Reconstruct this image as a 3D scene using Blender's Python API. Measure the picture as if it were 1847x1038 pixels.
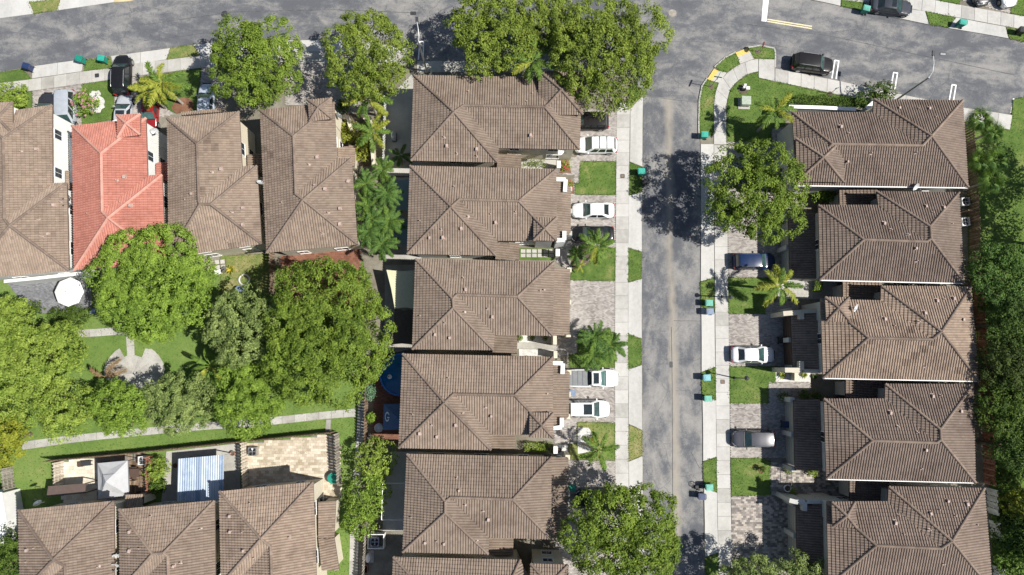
import bpy, math, random
import numpy as np
from mathutils import Vector

random.seed(11)
RNG = np.random.default_rng(11)
SC = bpy.context.scene
COL = SC.collection
for _o in list(bpy.data.objects):
    bpy.data.objects.remove(_o)

# ------------------------------------------------------------------ camera, sky, sun, exposure
H = 78.0                     # drone height above the street, metres
FPX = 1247.0                 # focal length in photograph pixels (1847 wide)
TILT = math.radians(6.2)     # the drone looks a little north of straight down
cd = bpy.data.cameras.new('camera')
cd.sensor_width = 36.0
cd.lens = 36.0 * FPX / 1847.0
cd.clip_start = 0.5
cd.clip_end = 2000.0
cam = bpy.data.objects.new('camera', cd)
COL.objects.link(cam)
cam.location = (0, 0, H)
cam.rotation_euler = (TILT, 0, 0)
SC.camera = cam

SHX, SHY = -0.77, 0.15       # ground shift of a shadow per metre of height
sun_to = Vector((SHX, SHY, -1.0)).normalized()
sd = bpy.data.lights.new('sun', 'SUN')
sd.energy = 5.0
sd.angle = math.radians(0.5)
sd.color = (1.0, 0.955, 0.88)
sun = bpy.data.objects.new('sun', sd)
COL.objects.link(sun)
sun.location = (60, -10, 80)
sun.rotation_euler = sun_to.to_track_quat('-Z', 'Y').to_euler()
wd = bpy.data.worlds.new('World')
SC.world = wd
wd.use_nodes = True
_nt = wd.node_tree
_bg = _nt.nodes['Background']
_sk = _nt.nodes.new('ShaderNodeTexSky')
_sk.sky_type = 'NISHITA'
_sk.sun_disc = False
_sk.sun_elevation = math.asin(-sun_to.z)
_sk.sun_rotation = math.atan2(-sun_to.x, -sun_to.y)
_nt.links.new(_sk.outputs[0], _bg.inputs[0])
_bg.inputs[1].default_value = 0.07
SC.view_settings.view_transform = 'Standard'
SC.view_settings.look = 'None'
SC.view_settings.gamma = 1.0
SC.view_settings.exposure = 0.45
SC.view_settings.use_curve_mapping = False

# ------------------------------------------------------------------ helpers
_c, _s = math.cos(TILT), math.sin(TILT)
def W(px, py, z=0.0):
    """the point of the place at height z that the drone sees at photo pixel (px, py)"""
    x = (px - 923.5) / FPX
    y = -(py - 519.0) / FPX
    ry = y * _c + _s
    rz = y * _s - _c
    t = (H - z) / (-rz)
    return Vector((x * t, ry * t, z))
def P(pts, z=0.0):
    return [W(p[0], p[1], z) for p in pts]

class MB:
    def __init__(s):
        s.v = []; s.f = []; s.m = []; s.t = []
    def add(s, verts, faces, mi=0, tint=0.5):
        b = len(s.v)
        s.v.extend([tuple(v) for v in verts])
        for f in faces:
            s.f.append([b + i for i in f]); s.m.append(mi); s.t.append(tint)
    def quad(s, a, b, c, d, mi=0, tint=0.5):
        s.add((a, b, c, d), ((0, 1, 2, 3),), mi, tint)
    def box(s, c, sz, rz=0.0, mi=0, tint=0.5, taper=1.0, ty=None):
        ty = taper if ty is None else ty
        ca, sa = math.cos(rz), math.sin(rz)
        vs = []
        for k, (z, tx, tyy) in enumerate(((-.5, 1, 1), (.5, taper, ty))):
            for x, y in ((-.5, -.5), (.5, -.5), (.5, .5), (-.5, .5)):
                X = x * sz[0] * tx; Y = y * sz[1] * tyy
                vs.append((c[0] + X * ca - Y * sa, c[1] + X * sa + Y * ca, c[2] + z * sz[2]))
        s.add(vs, ((3, 2, 1, 0), (4, 5, 6, 7), (0, 1, 5, 4), (1, 2, 6, 5), (2, 3, 7, 6), (3, 0, 4, 7)), mi, tint)
    def prism(s, poly, z0, z1, mi=0, tint=0.5, side=None, bottom=False):
        n = len(poly)
        ar = sum(poly[i][0] * poly[(i + 1) % n][1] - poly[(i + 1) % n][0] * poly[i][1] for i in range(n))
        if ar < 0: poly = list(poly)[::-1]
        vs = [(p[0], p[1], z0) for p in poly] + [(p[0], p[1], z1) for p in poly]
        s.add(vs, [list(range(n, 2 * n))], mi, tint)
        s.add(vs, [(i, (i + 1) % n, n + (i + 1) % n, n + i) for i in range(n)], mi if side is None else side, tint)
        if bottom: s.add(vs, [list(range(n))[::-1]], mi, tint)
    def tube(s, pts, rad, n=8, mi=0, tint=0.5, cap=True):
        pts = [Vector(p) for p in pts]
        if not hasattr(rad, '__len__'): rad = [rad] * len(pts)
        b = len(s.v)
        for i, p in enumerate(pts):
            d = (pts[min(i + 1, len(pts) - 1)] - pts[max(i - 1, 0)]).normalized()
            a = Vector((1, 0, 0)) if abs(d.x) < .8 else Vector((0, 1, 0))
            u = d.cross(a).normalized(); w = d.cross(u)
            for k in range(n):
                an = 2 * math.pi * k / n
                s.v.append(tuple(p + (u * math.cos(an) + w * math.sin(an)) * rad[i]))
        for i in range(len(pts) - 1):
            for k in range(n):
                k2 = (k + 1) % n
                s.f.append([b + i * n + k, b + i * n + k2, b + (i + 1) * n + k2, b + (i + 1) * n + k]); s.m.append(mi); s.t.append(tint)
        if cap:
            s.f.append([b + k for k in range(n)][::-1]); s.m.append(mi); s.t.append(tint)
            e = b + (len(pts) - 1) * n
            s.f.append([e + k for k in range(n)]); s.m.append(mi); s.t.append(tint)
    def lathe(s, c, prof, n=14, mi=0, tint=0.5, sx=1.0, sy=1.0):
        b = len(s.v)
        for r, z in prof:
            for k in range(n):
                an = 2 * math.pi * k / n
                s.v.append((c[0] + r * math.cos(an) * sx, c[1] + r * math.sin(an) * sy, c[2] + z))
        for i in range(len(prof) - 1):
            for k in range(n):
                k2 = (k + 1) % n
                s.f.append([b + i * n + k, b + i * n + k2, b + (i + 1) * n + k2, b + (i + 1) * n + k]); s.m.append(mi); s.t.append(tint)
        e = b + (len(prof) - 1) * n
        if prof[-1][0] > 1e-4:
            s.f.append([e + k for k in range(n)]); s.m.append(mi); s.t.append(tint)
        if prof[0][0] > 1e-4:
            s.f.append([b + k for k in range(n)][::-1]); s.m.append(mi); s.t.append(tint)
    def mesh(s, name, mats, off=(0, 0, 0), smooth=False):
        me = bpy.data.meshes.new(name)
        V = np.asarray(s.v, dtype=np.float32).reshape(-1, 3) - np.asarray(off, dtype=np.float32)
        me.from_pydata(V.tolist(), [], s.f)
        for m in mats: me.materials.append(m)
        me.polygons.foreach_set('material_index', s.m)
        at = me.attributes.new('tint', 'FLOAT', 'FACE')
        at.data.foreach_set('value', np.asarray(s.t, dtype=np.float32))
        if smooth: me.polygons.foreach_set('use_smooth', [True] * len(s.f))
        me.update()
        return me

def link(name, me, parent=None, loc=(0, 0, 0), rot=None):
    o = bpy.data.objects.new(name, me)
    COL.objects.link(o)
    o.location = loc
    if rot is not None: o.rotation_euler = rot
    if parent is not None: o.parent = parent
    return o
def part(name, mb, mats, parent, world=True, smooth=False, kind=None, label=None):
    """one mesh under its thing; world=True: the builder holds world coordinates"""
    if not isinstance(mats, (list, tuple)): mats = [mats]
    off = (0, 0, 0)
    if world:
        p = parent
        off = Vector((0, 0, 0))
        while p is not None:
            off += p.location; p = p.parent
    o = link(name, mb.mesh(name, mats, off, smooth), parent)
    if kind: o['kind'] = kind
    if label: o['label'] = label
    return o
def tag(o, label=None, cat=None, group=None, kind=None):
    if label: o['label'] = label
    if cat: o['category'] = cat
    if group: o['group'] = group
    if kind: o['kind'] = kind
    return o
def thing(name, label, cat, loc=(0, 0, 0), rz=0.0, group=None):
    o = bpy.data.objects.new(name, None)
    COL.objects.link(o)
    o.location = loc; o.rotation_euler = (0, 0, rz); o.empty_display_size = 0.3
    return tag(o, label, cat, group)
def single(name, mb, mats, label, cat, group=None, smooth=False, origin=None):
    """a thing that is one mesh, its origin at its base"""
    if not isinstance(mats, (list, tuple)): mats = [mats]
    V = np.asarray(mb.v)
    off = origin if origin is not None else (float(V[:, 0].mean()), float(V[:, 1].mean()), float(V[:, 2].min()))
    o = link(name, mb.mesh(name, mats, off, smooth), None, off)
    return tag(o, label, cat, group)
def struct(name, mb, mats, label=None, smooth=False):
    if not isinstance(mats, (list, tuple)): mats = [mats]
    o = link(name, mb.mesh(name, mats, (0, 0, 0), smooth))
    o['kind'] = 'structure'
    if label: o['label'] = label
    return o
_kids = {}
def clone(root, loc, rz, label, group=None, scale=None):
    r = root.copy(); COL.objects.link(r)
    r.location = loc; r.rotation_euler = (0, 0, rz)
    if scale: r.scale = (scale,) * 3
    r['label'] = label
    if group: r['group'] = group
    for ch in list(root.children):
        c = ch.copy(); COL.objects.link(c); c.parent = r
        for g in list(ch.children):
            d = g.copy(); COL.objects.link(d); d.parent = c
    return r

# ------------------------------------------------------------------ materials
def _nodes(name):
    m = bpy.data.materials.new(name); m.use_nodes = True
    nt = m.node_tree
    return m, nt, nt.nodes['Principled BSDF']
def _ramp(nt, fac, stops):
    r = nt.nodes.new('ShaderNodeValToRGB')
    el = r.color_ramp.elements
    while len(el) > 1: el.remove(el[-1])
    el[0].position = stops[0][0]; el[0].color = (*stops[0][1], 1)
    for p, c in stops[1:]:
        e = el.new(p); e.color = (*c, 1)
    nt.links.new(fac, r.inputs[0])
    return r.outputs[0]
def _noise(nt, scale, detail=4, rough=.55, stretch=None, rot=0.0, dist=0.0):
    g = nt.nodes.new('ShaderNodeNewGeometry')
    n = nt.nodes.new('ShaderNodeTexNoise')
    n.inputs['Scale'].default_value = scale
    n.inputs['Detail'].default_value = detail
    n.inputs['Roughness'].default_value = rough
    n.inputs['Distortion'].default_value = dist
    mp = nt.nodes.new('ShaderNodeMapping')
    if stretch: mp.inputs['Scale'].default_value = (*stretch, 1)
    mp.inputs['Rotation'].default_value = (0, 0, rot)
    nt.links.new(g.outputs['Position'], mp.inputs[0])
    nt.links.new(mp.outputs[0], n.inputs['Vector'])
    return n.outputs[0]
def _math(nt, op, a, b=None, clamp=False):
    m = nt.nodes.new('ShaderNodeMath'); m.operation = op; m.use_clamp = clamp
    for i, x in enumerate((a, b)):
        if x is None: continue
        if isinstance(x, (int, float)): m.inputs[i].default_value = x
        else: nt.links.new(x, m.inputs[i])
    return m.outputs[0]
def _mix(nt, fac, a, b, mode='MIX'):
    m = nt.nodes.new('ShaderNodeMix'); m.data_type = 'RGBA'; m.blend_type = mode
    for i, x in ((0, fac), (6, a), (7, b)):
        if isinstance(x, (int, float)): m.inputs[i].default_value = x
        elif isinstance(x, tuple): m.inputs[i].default_value = (*x, 1)
        else: nt.links.new(x, m.inputs[i])
    return m.outputs[2]
def _bump(nt, bs, h, strength, dist=.02):
    b = nt.nodes.new('ShaderNodeBump')
    b.inputs['Strength'].default_value = strength; b.inputs['Distance'].default_value = dist
    nt.links.new(h, b.inputs['Height']); nt.links.new(b.outputs[0], bs.inputs['Normal'])
def _tint(nt):
    a = nt.nodes.new('ShaderNodeAttribute'); a.attribute_name = 'tint'
    return a.outputs['Fac']
def plain(name, col, rough=.5, metal=0.0, var=.12, scale=3.0, bump=0.0, coat=0.0, spec=None):
    m, nt, b = _nodes(name)
    n = _noise(nt, scale, 5)
    lo = tuple(c * (1 - var) for c in col); hi = tuple(min(1, c * (1 + var)) for c in col)
    nt.links.new(_ramp(nt, n, ((.3, lo), (.7, hi))), b.inputs['Base Color'])
    b.inputs['Roughness'].default_value = rough; b.inputs['Metallic'].default_value = metal
    if coat: b.inputs['Coat Weight'].default_value = coat; b.inputs['Coat Roughness'].default_value = .06
    if spec is not None: b.inputs['Specular IOR Level'].default_value = spec
    if bump: _bump(nt, b, _noise(nt, 60, 3), bump)
    return m
def ground_mat(name, stops, scale=.5, fine=12.0, fine_amt=.25, rough=.9, bump=.3, stretch=None, tint_amt=0.0, rot=0.0, mid=2.5, mid_amt=.35, rnd=0.0):
    m, nt, b = _nodes(name)
    n = _noise(nt, scale, 6, .6, stretch, rot)
    n2 = _noise(nt, mid, 5, .6)
    n3 = _noise(nt, fine, 4, .7)
    f = _math(nt, 'ADD', n, _math(nt, 'MULTIPLY', _math(nt, 'SUBTRACT', n2, .5), mid_amt))
    f = _math(nt, 'ADD', f, _math(nt, 'MULTIPLY', _math(nt, 'SUBTRACT', n3, .5), fine_amt))
    if tint_amt: f = _math(nt, 'ADD', f, _math(nt, 'MULTIPLY', _math(nt, 'SUBTRACT', _tint(nt), .5), tint_amt))
    if rnd:
        oi = nt.nodes.new('ShaderNodeObjectInfo')
        f = _math(nt, 'ADD', f, _math(nt, 'MULTIPLY', _math(nt, 'SUBTRACT', oi.outputs['Random'], .5), rnd))
    nt.links.new(_ramp(nt, f, stops), b.inputs['Base Color'])
    b.inputs['Roughness'].default_value = rough
    b.inputs['Specular IOR Level'].default_value = .25
    if bump: _bump(nt, b, n3, bump, .03)
    return m
def roof_mat(name, dark, mid, light, stain=.35):
    m, nt, b = _nodes(name)
    t = _tint(nt)
    col = _ramp(nt, t, ((0.0, dark), (.12, tuple(.5 * (a + c) for a, c in zip(dark, mid))), (.25, mid), (1.0, light)))
    n = _noise(nt, .35, 6, .65)
    st = _ramp(nt, n, ((.32, (.66, .62, .6)), (.5, (1, 1, 1)), (.72, (1.16, 1.13, 1.08))))
    col = _mix(nt, stain * 2, col, st, 'MULTIPLY')
    oi = nt.nodes.new('ShaderNodeObjectInfo')
    col = _mix(nt, 1.0, col, _ramp(nt, oi.outputs['Random'], ((0, (.88, .87, .86)), (.5, (1, .99, .97)), (1, (1.1, 1.08, 1.05)))), 'MULTIPLY')
    n2 = _noise(nt, 1.4, 5, .7)
    col = _mix(nt, .3, col, _ramp(nt, n2, ((.3, (.7, .69, .69)), (.5, (1, 1, 1)), (.75, (1.22, 1.2, 1.16)))), 'MULTIPLY')
    n2 = _noise(nt, 9, 4, .7)
    col = _mix(nt, .35, col, _ramp(nt, n2, ((.3, (.72, .72, .72)), (.7, (1.2, 1.2, 1.2)))), 'MULTIPLY')
    nt.links.new(col, b.inputs['Base Color'])
    b.inputs['Roughness'].default_value = .85
    b.inputs['Specular IOR Level'].default_value = .25
    return m
def leaf_mat(name, dark, light, trans=.3):
    m, nt, b = _nodes(name)
    t = _tint(nt)
    n = _noise(nt, 1.1, 3)
    f = _math(nt, 'ADD', t, _math(nt, 'MULTIPLY', _math(nt, 'SUBTRACT', n, .5), .5))
    col = _ramp(nt, f, ((.1, dark), (.9, light)))
    nt.links.new(col, b.inputs['Base Color'])
    b.inputs['Roughness'].default_value = .6
    b.inputs['Specular IOR Level'].default_value = .18
    tr = nt.nodes.new('ShaderNodeBsdfTranslucent')
    nt.links.new(_mix(nt, 1.0, col, (1.25, 1.3, .6), 'MULTIPLY'), tr.inputs[0])
    mx = nt.nodes.new('ShaderNodeMixShader'); mx.inputs[0].default_value = trans
    nt.links.new(b.outputs[0], mx.inputs[1]); nt.links.new(tr.outputs[0], mx.inputs[2])
    nt.links.new(mx.outputs[0], nt.nodes['Material Output'].inputs[0])
    return m
def asphalt_mat(name, stretch, rot=0.0, seam=None):
    m, nt, b = _nodes(name)
    big = _noise(nt, .14, 8, .62, stretch, rot, 1.1)
    med = _noise(nt, .5, 6, .65, (stretch[0] ** .5, stretch[1] ** .5), rot, .4)
    fin = _noise(nt, 7, 4, .7)
    f = _math(nt, 'ADD', _math(nt, 'MULTIPLY', big, 1.0), _math(nt, 'MULTIPLY', _math(nt, 'SUBTRACT', med, .5), .85))
    f = _math(nt, 'ADD', f, _math(nt, 'MULTIPLY', _math(nt, 'SUBTRACT', fin, .5), .34))
    f = _math(nt, 'ADD', f, _math(nt, 'MULTIPLY', _math(nt, 'SUBTRACT', _noise(nt, 2.2, 5, .7), .5), .3))
    col = _ramp(nt, f, ((.36, (.098, .102, .114)), (.47, (.128, .132, .142)), (.55, (.185, .183, .182)), (.72, (.262, .254, .243))))
    # fine cracks and small dark oil spots
    vo = nt.nodes.new('ShaderNodeTexVoronoi'); vo.feature = 'DISTANCE_TO_EDGE'; vo.inputs['Scale'].default_value = .22
    g = nt.nodes.new('ShaderNodeNewGeometry'); wv = nt.nodes.new('ShaderNodeVectorMath'); wv.operation = 'ADD'
    nn = nt.nodes.new('ShaderNodeTexNoise'); nn.inputs['Scale'].default_value = .8; nn.inputs['Detail'].default_value = 5
    nt.links.new(g.outputs['Position'], nn.inputs['Vector'])
    nt.links.new(g.outputs['Position'], wv.inputs[0]); nt.links.new(nn.outputs[1], wv.inputs[1])
    nt.links.new(wv.outputs[0], vo.inputs['Vector'])
    cr = _math(nt, 'LESS_THAN', vo.outputs[0], .006)
    gate = _math(nt, 'GREATER_THAN', _noise(nt, .09, 2), .53)
    col = _mix(nt, _math(nt, 'MULTIPLY', _math(nt, 'MULTIPLY', cr, gate), .45), col, (.07, .07, .072))
    sp = _math(nt, 'GREATER_THAN', _noise(nt, 1.6, 2, .4), .735)
    col = _mix(nt, _math(nt, 'MULTIPLY', sp, .4), col, (.06, .06, .064))
    if seam:   # a worn, sandy line where two paving lanes meet
        g2 = nt.nodes.new('ShaderNodeNewGeometry'); sx = nt.nodes.new('ShaderNodeSeparateXYZ')
        nt.links.new(g2.outputs['Position'], sx.inputs[0])
        d = None
        nx, ny, k, wdt = seam
        d = _math(nt, 'ADD', _math(nt, 'MULTIPLY', sx.outputs[0], nx), _math(nt, 'MULTIPLY', sx.outputs[1], ny))
        d = _math(nt, 'SUBTRACT', d, k)
        d = _math(nt, 'ADD', d, _math(nt, 'MULTIPLY', _math(nt, 'SUBTRACT', _noise(nt, .12, 4), .5), 1.3))
        d = _math(nt, 'ADD', d, _math(nt, 'MULTIPLY', _math(nt, 'SUBTRACT', _noise(nt, .7, 4), .5), .9))
        d = _math(nt, 'ABSOLUTE', d)
        s = _math(nt, 'SUBTRACT', 1.0, _math(nt, 'DIVIDE', d, wdt), True)
        s = _math(nt, 'MULTIPLY', _math(nt, 'POWER', s, .8), _math(nt, 'ADD', _noise(nt, .3, 4), .25), True)
        col = _mix(nt, s, col, (.31, .28, .235))
    nt.links.new(col, b.inputs['Base Color'])
    b.inputs['Roughness'].default_value = .9
    b.inputs['Specular IOR Level'].default_value = .25
    _bump(nt, b, _noise(nt, 25, 3), .25, .02)
    return m
def glass_mat(name, col, rough=.06):
    m, nt, b = _nodes(name)
    n = _noise(nt, 1.5, 2)
    nt.links.new(_ramp(nt, n, ((.3, tuple(c * .7 for c in col)), (.7, tuple(c * 1.3 for c in col)))), b.inputs['Base Color'])
    b.inputs['Roughness'].default_value = rough
    b.inputs['Specular IOR Level'].default_value = .9
    return m

M = {}
M['asphalt_main'] = asphalt_mat('asphalt_main', (.5, 1.3), math.radians(-8), None)
M['asphalt_side'] = asphalt_mat('asphalt_side', (1.15, .5), 0.0, (1, 0, W(1212, 560).x, .62))
M['concrete'] = ground_mat('concrete', ((.2, (.33, .322, .30)), (.5, (.42, .412, .39)), (.8, (.49, .482, .46))), .5, 7, .45, .9, .2, rnd=.4, mid_amt=.6)
M['concrete_apron'] = ground_mat('concrete_apron', ((.2, (.37, .365, .345)), (.5, (.455, .45, .43)), (.8, (.52, .512, .495))), .3, 6, .4, .9, .2, (1.8, .45), rnd=.25, mid_amt=.5)
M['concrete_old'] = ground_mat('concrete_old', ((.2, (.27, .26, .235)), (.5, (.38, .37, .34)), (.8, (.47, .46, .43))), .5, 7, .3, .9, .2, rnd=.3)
M['asphalt_joint'] = plain('asphalt_joint', (.085, .085, .088), .9, var=.5, scale=1.5)
M['joint'] = plain('joint', (.2, .195, .18), .95, var=.3)
M['paver'] = ground_mat('paver', ((.15, (.20, .18, .165)), (.5, (.33, .305, .285)), (.85, (.45, .42, .395))), .3, 18, .2, .9, .2, tint_amt=.5, mid=1.1, mid_amt=.3)
M['paver_brown'] = ground_mat('paver_brown', ((.15, (.165, .15, .14)), (.5, (.29, .26, .235)), (.85, (.44, .395, .35))), .45, 14, .2, .9, .2, tint_amt=.95)
M['paver_tan'] = ground_mat('paver_tan', ((.15, (.36, .30, .22)), (.5, (.50, .43, .335)), (.85, (.62, .55, .45))), .5, 14, .2, .9, .2, tint_amt=.7)
M['paver_gray'] = ground_mat('paver_gray', ((.15, (.11, .115, .13)), (.5, (.17, .175, .19)), (.85, (.24, .245, .26))), .5, 14, .2, .9, .2, tint_amt=.5)
M['paver_red'] = ground_mat('paver_red', ((.15, (.13, .055, .035)), (.5, (.19, .085, .055)), (.85, (.25, .12, .08))), .5, 14, .2, .9, .2, tint_amt=.5)
M['paver_cream'] = ground_mat('paver_cream', ((.15, (.50, .45, .36)), (.5, (.62, .57, .47)), (.85, (.70, .66, .57))), .5, 14, .2, .9, .2, tint_amt=.5)
M['grass'] = ground_mat('grass', ((.22, (.056, .098, .022)), (.45, (.084, .142, .03)), (.62, (.118, .172, .042)), (.74, (.20, .205, .075)), (.9, (.27, .24, .12))), .32, 9, .5, 1, .8, mid=1.3, mid_amt=.7)
M['grass_dry'] = ground_mat('grass_dry', ((.2, (.08, .135, .03)), (.42, (.13, .18, .048)), (.6, (.21, .215, .08)), (.8, (.30, .26, .135))), .4, 9, .4, 1, .8, mid=1.6, mid_amt=.5)
M['grass_park'] = ground_mat('grass_park', ((.2, (.075, .135, .03)), (.45, (.115, .185, .042)), (.65, (.15, .215, .055)), (.85, (.23, .24, .09))), .22, 9, .35, 1, .8, mid=1.3, mid_amt=.45)
M['blade'] = leaf_mat('blade', (.055, .10, .02), (.125, .19, .042), .2)
M['blade_dry'] = leaf_mat('blade_dry', (.08, .13, .028), (.24, .23, .09), .2)
M['soil'] = ground_mat('soil', ((.2, (.06, .048, .036)), (.5, (.11, .088, .066)), (.8, (.17, .14, .105))), .5, 8, .4, 1, .6)
M['mulch'] = ground_mat('mulch', ((.2, (.10, .05, .03)), (.5, (.19, .095, .06)), (.8, (.27, .16, .11))), .8, 10, .6, 1, .8)
M['yard'] = ground_mat('yard', ((.2, (.10, .09, .07)), (.45, (.17, .155, .12)), (.7, (.25, .235, .195))), .3, 8, .4, 1, .5)
M['gravel'] = ground_mat('gravel', ((.2, (.38, .375, .36)), (.5, (.55, .545, .52)), (.8, (.68, .67, .65))), 2.0, 9, .7, .95, .9, mid=6, mid_amt=.5)
M['sand'] = ground_mat('sand', ((.2, (.38, .30, .16)), (.6, (.55, .46, .28))), 1, 9, .4, 1, .4)
M['roof_brown'] = roof_mat('roof_brown', (.098, .075, .060), (.198, .157, .127), (.256, .206, .170), .3)
M['roof_tan'] = roof_mat('roof_tan', (.115, .085, .067), (.222, .172, .137), (.31, .247, .2), .25)
M['roof_right'] = roof_mat('roof_right', (.086, .065, .054), (.167, .131, .110), (.222, .177, .150), .3)
M['roof_red'] = roof_mat('roof_red', (.28, .11, .08), (.37, .150, .115), (.45, .205, .165), .2)
M['cap_brown'] = roof_mat('cap_brown', (.105, .08, .066), (.178, .138, .114), (.235, .186, .154))
M['cap_red'] = roof_mat('cap_red', (.42, .20, .16), (.48, .25, .2), (.53, .3, .25), .1)
M['deck'] = plain('deck', (.055, .04, .033), .9)
M['deck_red'] = plain('deck_red', (.2, .06, .04), .9)
M['stucco_white'] = plain('stucco_white', (.70, .70, .685), .85, var=.06, scale=1.2, bump=.15)
M['stucco_cream'] = plain('stucco_cream', (.58, .53, .42), .85, var=.08, scale=1.0, bump=.15)
M['stucco_gray'] = plain('stucco_gray', (.44, .44, .415), .85, var=.08, scale=1.0, bump=.15)
M['stucco_sand'] = plain('stucco_sand', (.50, .455, .37), .85, var=.08, scale=1.0, bump=.15)
M['trim_white'] = plain('trim_white', (.74, .74, .73), .6, var=.05)
M['fascia'] = plain('fascia', (.14, .10, .08), .7)
M['window_glass'] = glass_mat('window_glass', (.035, .045, .055))
M['garage_brown'] = plain('garage_brown', (.085, .055, .042), .6)
M['door_pale'] = plain('door_pale', (.40, .385, .34), .6, var=.05)
M['vent'] = plain('vent', (.40, .31, .27), .7, var=.2)
M['vent_flash'] = plain('vent_flash', (.36, .25, .21), .8, var=.25)
M['black'] = plain('black', (.014, .014, .015), .6)
M['rubber'] = plain('rubber', (.022, .022, .023), .85)
M['metal'] = plain('metal', (.42, .43, .44), .4, .8)
M['metal_pale'] = plain('metal_pale', (.58, .59, .59), .45, .3)
M['metal_dark'] = plain('metal_dark', (.06, .062, .066), .5, .4)
M['wood_gray'] = ground_mat('wood_gray', ((.2, (.17, .15, .125)), (.5, (.29, .265, .225)), (.8, (.40, .37, .33))), 3, 15, .4, .9, .2, tint_amt=.7)
M['wood_brown'] = ground_mat('wood_brown', ((.2, (.11, .075, .05)), (.5, (.20, .145, .10)), (.8, (.29, .22, .16))), 3, 15, .4, .9, .2, tint_amt=.7)
M['wood_pale'] = ground_mat('wood_pale', ((.2, (.36, .31, .24)), (.5, (.52, .46, .38)), (.8, (.62, .57, .49))), 3, 15, .4, .9, .2, tint_amt=.7)
M['wood_red'] = ground_mat('wood_red', ((.2, (.17, .07, .045)), (.5, (.27, .12, .08)), (.8, (.36, .19, .14))), 3, 15, .4, .9, .2, tint_amt=.7)
M['wood_white'] = ground_mat('wood_white', ((.2, (.40, .41, .38)), (.5, (.55, .56, .53)), (.8, (.66, .67, .64))), 3, 15, .4, .9, .2, tint_amt=.5)
M['paint_white'] = plain('paint_white', (.80, .80, .79), .6, var=.1, scale=6)
M['paint_yellow'] = plain('paint_yellow', (.62, .44, .11), .7, var=.15, scale=6)
M['paint_cream'] = plain('paint_cream', (.62, .55, .33), .7, var=.2, scale=6)
M['bark'] = ground_mat('bark', ((.2, (.07, .055, .042)), (.5, (.13, .105, .082)), (.8, (.21, .18, .145))), 2, 12, .6, 1, .8)
M['palm_trunk'] = ground_mat('palm_trunk', ((.2, (.20, .18, .15)), (.5, (.32, .295, .255)), (.8, (.42, .39, .35))), 2, 12, .6, 1, .6)
# foliage
LF = {
 'olive': ((.048, .088, .010), (0.233, 0.321, 0.046)),
 'oak': ((.056, .092, .012), (0.264, 0.336, 0.053)),
 'bright': ((.066, .125, .014), (0.264, 0.380, 0.057)),
 'lime': ((.085, .150, .018), (0.319, 0.402, 0.073)),
 'yellow': ((.130, .165, .014), (.350, .365, .045)),
 'gray': ((.066, .106, .026), (0.292, 0.363, 0.116)),
 'deep':   ((.022, .052, .010), (.090, .150, .028)),
 'dark':   ((.022, .044, .010), (.100, .135, .030)),
 'hedge':  ((.028, .062, .010), (.115, .175, .026)),
 'palm':   ((.042, .095, .016), (.165, .255, .045)),
 'palmy':  ((.120, .160, .018), (.350, .365, .055)),
 'palmd':  ((.026, .068, .014), (.125, .215, .045)),
 'gold':   ((.28, .22, .02), (.55, .43, .06)),
 'blue':   ((.06, .13, .075), (.18, .29, .17)),
 'brown':  ((.15, .10, .05), (.33, .22, .12)),
}
for k, (a, b_) in LF.items(): M['leaf_' + k] = leaf_mat('leaf_' + k, a, b_, .2)
M['flower_pink'] = plain('flower_pink', (.55, .22, .33), .7)
M['flower_red'] = plain('flower_red', (.45, .05, .07), .7)
# ================================================================== THE GROUND
def sheet(name, pts, z, mat, label=None, thick=0.0):
    mb = MB()
    poly = P(pts, z)
    if thick: mb.prism(poly, z - thick, z)
    else:
        n = len(poly)
        ar = sum(poly[i].x * poly[(i + 1) % n].y - poly[(i + 1) % n].x * poly[i].y for i in range(n))
        if ar < 0: poly = poly[::-1]
        mb.add(poly, [list(range(n))])
    return struct(name, mb, mat, label)

g = MB(); g.add([(-420, -420, -.12), (420, -420, -.12), (420, 420, -.12), (-420, 420, -.12)], [(0, 1, 2, 3)])
struct('ground', g, M['grass_dry'], 'open ground that runs on beyond the houses')

# --- roads
sheet('main_road', [(-260, 56), (0, 33), (61, 25), (103, 19), (240, -1), (330, -14), (500, -30), (700, -36), (900, -36), (1150, -34), (1330, -22), (1465, 1), (1500, 7.5), (1573, 24),
      (1677, 45), (1821, 70), (1847, 76), (2100, 128), (2100, 262), (1847, 214), (1826, 207.5), (1793, 202), (1738, 194), (1675, 180), (1567.6, 158), (1520, 147), (1398, 122.8), (1398, 150),
      (1330, 150), (1263, 190), (1160, 185), (1150, 150), (1120, 112), (1010, 110), (752, 109.5), (742, 92), (720, 73), (605, 72.7), (545, 72), (450, 73.5), (400, 75), (351, 80.5), (308, 86),
      (200, 101), (150, 107), (57.6, 120), (0, 130), (-260, 165)], 0.0, M['asphalt_main'], 'grey patched asphalt road running along the top')
sheet('side_street', [(1150, 176), (1160, 172), (1263, 185), (1263.4, 260), (1264, 470), (1266, 650), (1268.5, 840), (1271, 1038), (1275, 1250), (1164, 1250),
      (1162, 1038), (1159.5, 840), (1158.5, 650), (1158, 470), (1159, 300), (1160, 200)], 0.006, M['asphalt_side'], 'grey asphalt street with a sandy seam down its middle')

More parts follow.
